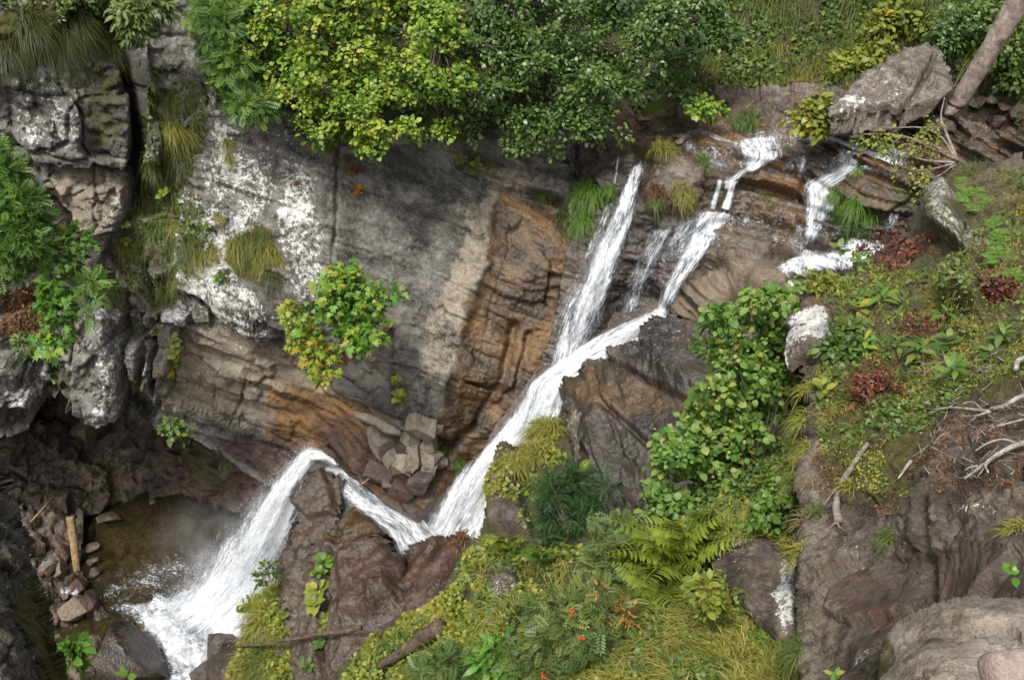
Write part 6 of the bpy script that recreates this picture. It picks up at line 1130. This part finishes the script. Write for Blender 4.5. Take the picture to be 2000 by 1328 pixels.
# ------------------------------------------------------------------ grass on the cliff
CT = [(60, 50, 60, 75, 'grassd', 'left of three dark grass curtains at the top left'), (115, 75, 70, 80, 'grassd', 'middle dark grass curtain above the lichen block'), (150, 45, 60, 70, 'grassd', 'dark grass at the very top of the left cliff'), (185, 60, 50, 70, 'grassd', 'dark grass curtain left of the chasm top'), (222, 100, 40, 45, 'grassd', 'drooping grass knob overhanging the chasm'), (25, 100, 50, 60, 'grassd', 'dark grass at the top left edge'),
      (395, 122, 36, 30, 'grassd', 'drooping grass tuft under the blue-green shrub'), (345, 190, 40, 50, 'grassy', 'long straw-green grass right of the narrow ledge'), (310, 195, 34, 46, 'grass', 'grass and leaves beside the chasm'), (335, 250, 34, 50, 'grassy', 'straw-green tuft below the long grass'), (365, 265, 30, 40, 'grassy', 'tuft on the rim of the lichen slab'), (350, 310, 34, 44, 'grassd', 'brown-green tuft on the left rim'), (300, 325, 36, 34, 'grass', 'broad green cushion under the small blocks'), (330, 325, 30, 34, 'grassd', 'right half of the green cushion ledge'), (440, 280, 8, 40, 'grassy', 'upper end of the narrow grass seam in the slab'), (446, 310, 8, 36, 'grassy', 'lower end of the narrow grass seam in the slab'),
      (285, 385, 44, 40, 'grass', 'green tuft at the head of the grassy gully'), (345, 385, 46, 40, 'grassy', 'yellow-green tuft at the right of the grassy gully'), (270, 430, 50, 44, 'grass', 'dense green tuft in the grassy gully'), (320, 440, 40, 40, 'grass', 'green tuft right of the gully middle'), (250, 475, 44, 40, 'grassy', 'straw tuft at the left of the gully'), (350, 440, 26, 44, 'grassy', 'long tuft over the white patch'), (375, 470, 40, 40, 'grass', 'round green cushion on the lichen slab'), (395, 500, 34, 40, 'grassy', 'lower part of the cushion on the lichen slab'), (285, 480, 34, 36, 'grass', 'small tuft under the gully'), (345, 545, 16, 30, 'grassy', 'narrow hanging tuft beside the lichen slab'),
      (500, 470, 75, 50, 'grass', 'upper tuft of the mossy ledge in the slab middle'), (530, 505, 66, 50, 'grassy', 'right bulge of the mossy ledge'), (475, 480, 60, 45, 'grassy', 'left bulge of the mossy ledge'), (450, 530, 28, 36, 'grassd', 'lower left tuft of the mossy ledge'), (540, 540, 40, 34, 'grassd', 'dark lower fringe of the mossy ledge'), (435, 425, 26, 20, 'grassy', 'small yellow tuft above the mossy ledge'), (425, 490, 26, 40, 'grassy', 'tuft between lichen patch and mossy ledge'), (215, 560, 60, 44, 'grassd', 'dark grassy knob above the grey block'), (310, 595, 30, 24, 'grassy', 'yellow moss-grass tuft above the hanging blocks'), (330, 585, 28, 26, 'grass', 'green tuft beside the dark slot'), (270, 635, 24, 16, 'grassd', 'mossy tuft at the head of the ivy joint'),
      (635, 295, 26, 30, 'grassy', 'round tuft below the lime tree'), (672, 325, 24, 36, 'straw', 'straw-coloured tuft right of the round tuft'), (580, 370, 16, 14, 'rush', 'reddish tuft above the white lichen star'), (960, 340, 40, 16, 'grass', 'grass line on the ledge right of the slab'), (1060, 385, 60, 30, 'grass', 'grass band on the step left of the bright clump'), (1080, 400, 40, 30, 'grassd', 'right end of the grass band'), (905, 320, 40, 16, 'maple', 'yellow-green seedlings on the slab crest'), (1095, 430, 30, 40, 'grassd', 'brown-green tuft beside the bright clump'), (790, 760, 12, 40, 'grassy', 'yellow trailing tuft on the slab foot'), (875, 890, 26, 26, 'grassb', 'dark green tuft at the foot of the ochre face'), (905, 912, 26, 24, 'grassb', 'green tuft hanging over the lower chute'), (440, 905, 22, 26, 'grassd', 'dark hanging moss tuft under the lower slab')]
for k, (x, y, w, L, m, lb) in enumerate(CT): tuft(x, y, 'cliff', w * .9, L * .78, int(60 + w * L * .11), m, lb, k, 1.0, wid=.010, up=.35)
tuft(1155, 375, 'stream_ledges', 50, 60, 420, 'grassb', 'bright green grass clump hanging left of the main fall', 1, 1.1, wid=.014, lift=.1)
tuft(1140, 430, 'stream_ledges', 34, 44, 300, 'grassb', 'lower bright green clump trailing down the wall', 2, 1.2, lift=.1)
tuft(1122, 465, 'cliff', 18, 30, 160, 'grassb', 'lowest tip of the bright green trail', 3, 1.2, lift=.1)
tuft(1195, 378, 'stream_ledges', 22, 18, 300, 'grassb', 'thin green fringe behind the main fall', 4, 1.0)
for x, y, w, L, n, m, lb, up in [(1285, 325, 44, 60, 300, 'grassy', 'tall seeding grass clump right of the main fall', 1.6), (1272, 385, 34, 40, 220, 'rush', 'orange-brown dying tuft right of the main fall', .8), (1310, 395, 60, 30, 260, 'grassy', 'yellow-green fringe under the brown rock', .3), (1270, 405, 26, 24, 120, 'grass', 'small green tuft low beside the main fall', .4), (1365, 325, 22, 30, 110, 'grassb', 'small bright tuft between the two falls', .8), (1362, 350, 20, 20, 80, 'grass', 'little green plant under the bright tuft', .5),
                                 (1462, 240, 50, 34, 260, 'fernd', 'fresh fern-like tuft on the far bank', .9), (1660, 375, 22, 34, 90, 'grassb', 'hanging grass left of three on the right ledges', .2), (1690, 385, 30, 50, 130, 'grassb', 'middle hanging grass on the right ledges', .2), (1700, 408, 30, 36, 140, 'grassb', 'lowest hanging grass on the right ledges', .2), (1690, 350, 24, 16, 80, 'maple', 'leafy green tuft above the hanging grasses', .6), (1585, 300, 14, 16, 40, 'grassb', 'tiny tuft on the dark step', .5), (1535, 305, 14, 16, 40, 'grassb', 'tiny tuft beside the upper cascade', .5), (1490, 395, 30, 14, 60, 'grass', 'tiny green tuft under the brown slab', .4), (1500, 415, 26, 10, 40, 'grass', 'second tiny tuft under the brown slab', .4)]:
    tuft(x, y, 'stream_ledges', w, L, n, m, lb, 9, 1.1, wid=.012, up=up, lift=.1)
for x, y, w, L, n, m, lb in [(1068, 845, 50, 70, 840, 'grassy', 'yellow-green grass mane hanging beside the chute'), (1045, 890, 60, 60, 840, 'grassy', 'second mane of grass below the first'), (1010, 940, 50, 50, 640, 'grassy', 'grass fringe at the rim of the lower chute'), (1050, 960, 50, 56, 320, 'grass', 'grass left of the yew bush'), (985, 985, 30, 40, 180, 'grassy', 'lowest grass tuft above the plunge'), (905, 1060, 40, 40, 220, 'rush', 'brown dead grass on the rim of the red-brown rock'),
                             (540, 1160, 40, 50, 260, 'grassy', 'upper left grass mane on the spout rock'), (515, 1215, 56, 60, 380, 'grassy', 'middle grass mane on the spout rock beside the foam'), (500, 1180, 30, 40, 180, 'yellow', 'leafy yellow mane above the foam'), (510, 1290, 70, 60, 420, 'grass', 'lower grass mane on the spout rock below the branch'), (485, 1310, 40, 50, 240, 'grassy', 'bottom left grass mane')]:
    tuft(x, y, 'spout_rock' if x < 600 else 'lower_bank', w, L, n, m, lb, 19, 1.15, wid=.014, up=.35, lift=.05)
for x, y, w, L, n, m, lb in [(1740, 1050, 40, 32, 150, 'grass', 'small green grass tuft on the bare near rock'), (1672, 965, 34, 34, 90, 'grassy', 'yellow-green tuft beside the root branch'), (1600, 1005, 34, 34, 90, 'grass', 'small tuft left of the root branch foot'), (1840, 600, 40, 44, 120, 'grassy', 'arching grass below the grey stone'), (1990, 1040, 40, 40, 120, 'grassy', 'grass tuft at the right edge above the pale boulder'), (1590, 960, 20, 24, 50, 'straw', 'dry wisp on the near rock edge'), (1960, 640, 40, 36, 100, 'grass', 'grass under the dark red bush'), (1760, 560, 50, 40, 140, 'grassy', 'grass at the foot of the red crest bush'), (1820, 590, 40, 40, 120, 'grassy', 'long-bladed grass left of the grey stone'), (1620, 600, 60, 40, 160, 'straw', 'dry grass on the knoll above the white rock'), (1690, 560, 60, 36, 140, 'grass', 'green grass behind the knoll'),
                             (1700, 820, 60, 24, 120, 'straw', 'dry grass under the bright red bush'), (1640, 860, 40, 26, 90, 'straw', 'dry grass on the mossy edge'), (1960, 340, 70, 40, 260, 'straw', 'straw-coloured grass on the right shoulder'), (1990, 400, 60, 50, 260, 'straw', 'dry hanging grass at the right edge'), (1900, 330, 60, 30, 180, 'grass', 'green grass on the crest of the right shoulder'), (1920, 400, 50, 40, 180, 'straw', 'brownish grass right of the trailing ferns')]:
    tuft(x, y, 'near_bank', w, L, n, m, lb, 29, .8, wid=.006, up=.6)
for k, (x, y, w, L, n, m, lb) in enumerate([(1572, 880, 40, 40, 120, 'grassy', 'grass curl on the edge of the near rock beside the pale stick'), (1570, 950, 34, 36, 100, 'grass', 'green tuft on the edge of the near rock above the bright fern'), (1574, 1010, 40, 40, 110, 'straw', 'dry wisp on the rock edge beside the half hidden fern'), (1570, 1085, 46, 44, 150, 'grassy', 'drooping tuft on the rock edge above the lichen-white rock'), (1566, 1270, 50, 50, 170, 'grass', 'green tuft at the foot of the rock edge'), (1572, 820, 44, 40, 140, 'yellow', 'golden moss tuft on the mossy rock edge'), (1576, 760, 40, 36, 120, 'grassy', 'grass tuft below the white rock corner')]):
    tuft(x, y, 'near_bank', w, L, n, m, lb, 49, 1.0, wid=.007, up=.4)
for x, y, w, L, n, m, lb in [(1555, 800, 50, 50, 160, 'grassd', 'dark sedge tuft beside the near rock edge'), (1545, 1070, 40, 40, 110, 'grassy', 'grass overhanging the lichen-white rock'), (1480, 1250, 90, 60, 380, 'grassb', 'bright green grass clump below the lichen-white rock'), (1330, 1290, 90, 60, 400, 'grass', 'long grass at the bottom right of the slope'), (1430, 1290, 90, 60, 420, 'grassy', 'yellow-green long grass at the bottom edge'), (1530, 1300, 70, 56, 320, 'grass', 'grass at the foot of the near rock'), (1240, 1300, 70, 50, 260, 'straw', 'reddish dry grass at the bottom edge'), (1180, 1070, 60, 46, 100, 'straw', 'pale arching seed stalks left of the big fern'), (1390, 1240, 60, 40, 220, 'grassy', 'grass around the yellow sapling')]:
    tuft(x, y, 'lower_bank', w, L, n, m, lb, 39, .8, wid=.011, up=.7)
# ------------------------------------------------------------------ ferns and rosettes
for x, y, L, n, m, lb, a0, sp, tl in [(1345, 1135, 185, 13, 'fern', 'largest yellow-green fern at the bottom right of the hazel', .2, 2.9, .8), (1280, 1125, 150, 9, 'fern', 'broad yellow-green fern left of the largest one', .6, 2.6, .7), (1385, 1100, 150, 9, 'fern', 'broad yellow-green fern right of the largest one', .0, 2.4, .8), (1400, 1055, 70, 5, 'fern', 'tall fern behind the largest fern', .4, 2.4, 1.2), (1265, 1090, 70, 5, 'fern', 'fern spreading left of the largest fern', 1.2, 2.6, .6), (1540, 1010, 60, 5, 'fern', 'fern half hidden at the near rock edge', 1.8, 2.4, .6), (1000, 1080, 70, 7, 'fern', 'yellow-green fern below the plunge', .3, 3.0, .7), (1060, 1110, 60, 6, 'fernd', 'green fern under the yew', .2, 3.2, .6), (1310, 1180, 110, 7, 'fern', 'drooping fern in front of the largest fern', -.6, 4.0, .4), (1140, 930, 40, 4, 'fern', 'small fern left of the yew top', 1.4, 2.4, .5), (1500, 940, 50, 5, 'fern', 'light fern below the hazel', .5, 3, .8)]:
    fern(x, y, 'lower_bank', L, n, m, lb, 3, sp, a0, tl * 1.5, lift=.12)
for k, (x, y, L, lb) in enumerate([(1880, 360, 34, 'top fern of the trailing row on the right shoulder'), (1895, 390, 40, 'second fern of the trailing row'), (1920, 410, 40, 'third fern of the trailing row'), (1925, 450, 42, 'middle fern of the trailing row'), (1945, 480, 40, 'fifth fern of the trailing row'), (1955, 520, 42, 'lowest but one fern of the trailing row'), (1975, 545, 36, 'lowest fern of the trailing row')]):
    fern(x, y, 'near_bank', L * 1.15, 6, 'fernd', lb, 5, 5.0, 2.2, .25)
for x, y, L, n, m, lb in [(1805, 700, 46, 12, 'mid', 'largest green rosette right of the bright red bush'), (1760, 690, 34, 9, 'mid', 'green rosette left of the largest one'), (1690, 690, 40, 12, 'maple', 'yellow-green leafy plant behind the bright red bush'), (1655, 705, 36, 10, 'mid', 'leafy plant beside the white rock'), (1872, 745, 40, 11, 'fernd', 'bright green rosette among the dry twigs'), (1955, 660, 40, 11, 'mid', 'green rosette under the dark red bush'), (1935, 690, 30, 8, 'mid', 'small rosette at the right of the bank'), (1610, 770, 30, 7, 'yellow', 'small yellow plant at the mossy edge'), (1850, 625, 34, 9, 'fernd', 'light green rosette below the grey stone'), (1725, 605, 40, 12, 'fernd', 'yellow-green plant on the knoll'), (1770, 610, 36, 10, 'mid', 'green plant right of the knoll'), (1680, 620, 30, 8, 'yellow', 'yellow seedlings on the knoll'), (1850, 670, 30, 8, 'mid', 'small plant above the largest rosette'), (1680, 530, 34, 9, 'fernd', 'light rosette behind the knoll'), (1640, 500, 26, 8, 'bluegreen', 'dark-leaved sprig in front of the white pool'), (1985, 1130, 24, 8, 'maple', 'small green plant at the right edge'), (1630, 1320, 22, 6, 'maple', 'small yellow-green plant at the bottom edge of the near rock')]:
    rosette(x, y, 'near_bank', L, n, m, lb, 'narrow' if L > 32 else 'ovate')
for x, y, L, n, m, lb in [(645, 1110, 22, 14, 'fernd', 'topmost bright tuft in the seam of the spout rock'), (635, 1130, 18, 10, 'fernd', 'small bright tuft in the seam of the spout rock'), (622, 1160, 26, 20, 'yellow', 'bright leafy patch in the seam of the spout rock'), (625, 1185, 26, 20, 'yellow', 'second leafy patch in the seam'), (626, 1210, 24, 18, 'yellow', 'third leafy patch in the seam'), (630, 1250, 22, 14, 'mid', 'leafy patch in the seam below the branch'), (605, 1300, 20, 10, 'mid', 'small plant low on the spout rock')]:
    rosette(x, y, 'spout_rock', L, n, m, lb, 'small', layers=3)
for x, y, L, n, m, lb in [(352, 655, 16, 12, 'yellow', 'top of the ivy strip beside the lower slab'), (350, 675, 18, 14, 'yellow', 'upper middle of the ivy strip'), (344, 698, 18, 14, 'yellow', 'lower middle of the ivy strip'), (338, 722, 16, 10, 'yellow', 'foot of the ivy strip'), (322, 712, 14, 9, 'maple', 'ivy sprig left of the strip'), (300, 655, 16, 10, 'yellow', 'ivy head in the narrow joint'), (288, 690, 12, 8, 'yellow', 'ivy in the middle of the narrow joint'), (278, 720, 14, 9, 'yellow', 'ivy low in the narrow joint'), (268, 752, 20, 12, 'mid', 'leafy tuft under the narrow joint'), (785, 770, 16, 12, 'yellow', 'yellow creeper on the slab foot'), (780, 740, 14, 10, 'yellow', 'upper yellow creeper on the slab foot'), (750, 836, 22, 14, 'bluegreen', 'grey-green tuft on the cream block'), (775, 850, 18, 12, 'bluegreen', 'second grey-green tuft on the cream block'), (900, 318, 18, 9, 'yellow', 'yellow seedlings on the crest of the slab'), (930, 330, 18, 9, 'yellow', 'yellow-green sprig beside the crest crack'), (690, 345, 18, 10, 'rush', 'rusty sprig on the slab upper part'), (700, 380, 16, 8, 'orange', 'orange sprig on the slab upper part'), (255, 440, 14, 8, 'maple', 'bright sprig in the grassy gully'), (252, 470, 14, 8, 'maple', 'bright leaf sprig low in the gully'), (323, 377, 16, 8, 'maple', 'pale sprig at the gully head'), (110, 740, 16, 10, 'mid', 'small plant above the left overhang'), (690, 665, 30, 12, 'rush', 'withered leaves under the leafy maple bush'), (660, 680, 26, 10, 'rush', 'brown withered leaves left under the maple bush'), (755, 640, 18, 8, 'rush', 'reddish leaves at the right of the maple bush'), (440, 540, 14, 8, 'grassb', 'small leaf cushion on lichen slab')]:
    rosette(x, y, 'cliff', L, n, m, lb, 'small', lift=.08)
for x, y, L, n, m, lb in [(1585, 1010, 30, 9, 'fernd', 'x')][:0]: pass
# ------------------------------------------------------------------ cover that nobody could count
scatter_blades('hillside_grass', 'hillside', [(1250, -60), (2600, -60), (2600, 330), (2050, 200), (1880, 160), (1760, 90), (1640, 160), (1560, 220), (1450, 190), (1380, 150), (1300, 60)], 24000, 34, .016, 'grass', 61, .9, 'long drooping grass covering the far slope', up=.2)
scatter_blades('hillside_grass_patches', 'hillside', [(1380, 100), (1700, 60), (1650, 180), (1560, 240), (1440, 230)], 3500, 30, .014, 'grassy', 62, .9, 'yellow-green grass patches low on the far slope', up=.3)
scatter_leaves('hillside_herbs', 'hillside', [(1280, -40), (2060, -40), (2060, 280), (1900, 200), (1780, 80), (1620, 170), (1480, 200), (1330, 190)], 5500, 11, 'ovate', 'mid', 63, 'mixed green herbs among the far slope grass', 18)
scatter_leaves('understory', 'hillside', [(380, -80), (1320, -80), (1320, 200), (1100, 260), (900, 310), (600, 290), (400, 150)], 9000, 13, 'ovate', 'dark', 64, 'dim undergrowth behind the cliff-top trees', 34)
scatter_leaves('crest_understory', 'cliff', [(400, -80), (1130, -80), (1120, 250), (900, 275), (640, 240), (430, 100)], 12000, 12, 'ovate', 'dark', 164, 'shaded undergrowth beneath the cliff-top trees', 22)
LB = [(500, 1400), (660, 1340), (730, 1260), (870, 1200), (910, 1110), (960, 1075), (1060, 1080), (1200, 1100), (1290, 1060), (1440, 960), (1560, 880), (1560, 1050), (1460, 1060), (1400, 1130), (1520, 1270), (1570, 1280), (1570, 1400)]
scatter_leaves('slope_herbs', 'lower_bank', LB, 15000, 11, 'small', 'yellow', 65, 'yellow-green low herbs covering the lower slope', 34)
scatter_leaves('slope_herbs_green', 'lower_bank', LB, 9000, 13, 'ovate', 'mid', 66, 'mid-green herbs mixed through the lower slope', 40)
scatter_leaves('slope_herbs_left', 'lower_bank', [(660, 1400), (720, 1250), (880, 1160), (930, 1080), (980, 1100), (960, 1300), (900, 1400)], 8000, 10, 'small', 'yellow', 67, 'bright yellow-green herbs above the rotten branch', 30)
scatter_leaves('slope_herbs_shade', 'lower_bank', [(1330, 990), (1470, 880), (1570, 830), (1570, 1060), (1440, 1060), (1380, 1080)], 5000, 10, 'ovate', 'mid', 168, 'green herbs under the hazel bush', 26)
scatter_blades('slope_grass', 'lower_bank', [(1150, 1150), (1400, 1140), (1520, 1270), (1570, 1290), (1570, 1400), (1100, 1400)], 11000, 62, .009, 'grassy', 68, .8, 'long yellow-green grass at the bottom of the slope', up=.6)
scatter_blades('slope_grass_dry', 'lower_bank', LB, 9000, 50, .010, 'grassy', 69, .8, 'grass blades among the slope herbs', up=.6)
scatter_leaves('ledge_herbs', 'lower_bank', [(960, 980), (1010, 880), (1090, 820), (1110, 930), (1080, 1060), (980, 1060)], 700, 10, 'small', 'yellow', 70, 'herbs among the grass manes beside the chute', 18)
NB = [(1580, 560), (1700, 515), (1760, 530), (1900, 530), (1950, 480), (1960, 330), (2080, 320), (2460, 335), (2460, 720), (2080, 700), (1900, 760), (1760, 860), (1600, 880), (1590, 740), (1640, 700), (1640, 620)]
scatter_blades('bank_grass', 'near_bank', NB, 12000, 32, .005, 'grassy', 71, .8, 'thin grass over the near bank', up=.5)
scatter_blades('bank_straw', 'near_bank', [(1850, 320), (2460, 330), (2460, 640), (2080, 560), (1960, 560), (1900, 440)], 12000, 36, .004, 'straw', 72, 1.1, 'matted dry straw grass on the right shoulder', up=.2, nk=.4)
scatter_leaves('bank_herbs', 'near_bank', NB, 8000, 11, 'small', 'mid', 73, 'small mixed herbs over the near bank', 14)
scatter_leaves('bank_moss', 'near_bank', NB + [(1600, 960), (1790, 980)], 16000, 6, 'small', 'yellow', 74, 'golden green moss fuzz on the near bank', 5)
scatter_leaves('bank_litter', 'near_bank', [(1590, 780), (1780, 830), (2060, 720), (2060, 960), (1800, 1010), (1600, 1030)], 3500, 9, 'narrow', 'rush', 75, 'brown leaf litter on the near bank', 3, cat='leaf litter')
scatter_blades('spout_grass', 'spout_rock', [(470, 1190), (545, 1150), (560, 1230), (560, 1400), (460, 1400)], 2500, 36, .012, 'grassy', 76, 1.0, 'grass covering the left flank of the spout rock', up=.3)
scatter_leaves('spout_herbs', 'spout_rock', [(470, 1190), (545, 1140), (560, 1230), (570, 1400), (460, 1400)], 2500, 11, 'small', 'yellow', 77, 'yellow-green leaves on the left flank of the spout rock', 16)
scatter_leaves('cliff_litter', 'cliff', [(0, 560), (80, 560), (90, 640), (0, 660)], 900, 9, 'narrow', 'rush', 78, 'rust-brown leaf litter on the left ledge', 3, cat='leaf litter')
scatter_leaves('cliff_herbs', 'cliff', [(0, -60), (240, -60), (250, 90), (60, 100), (0, 110)], 2500, 10, 'ovate', 'mid', 79, 'dim herbs at the top left of the cliff', 14)
scatter_leaves('gully_moss', 'cliff', [(280, 130), (400, 120), (400, 260), (370, 360), (420, 430), (420, 540), (300, 620), (240, 500), (270, 400), (280, 300)], 2000, 7, 'small', 'mid', 80, 'moss and small leaves in the grassy gully', 5)
scatter_blades('gully_grass', 'cliff', [(280, 130), (390, 120), (390, 260), (360, 350), (400, 430), (400, 520), (300, 600), (230, 500), (260, 400), (280, 300)], 3200, 22, .010, 'grass', 81, 1.1, 'thin hanging grass through the gully', up=.2)
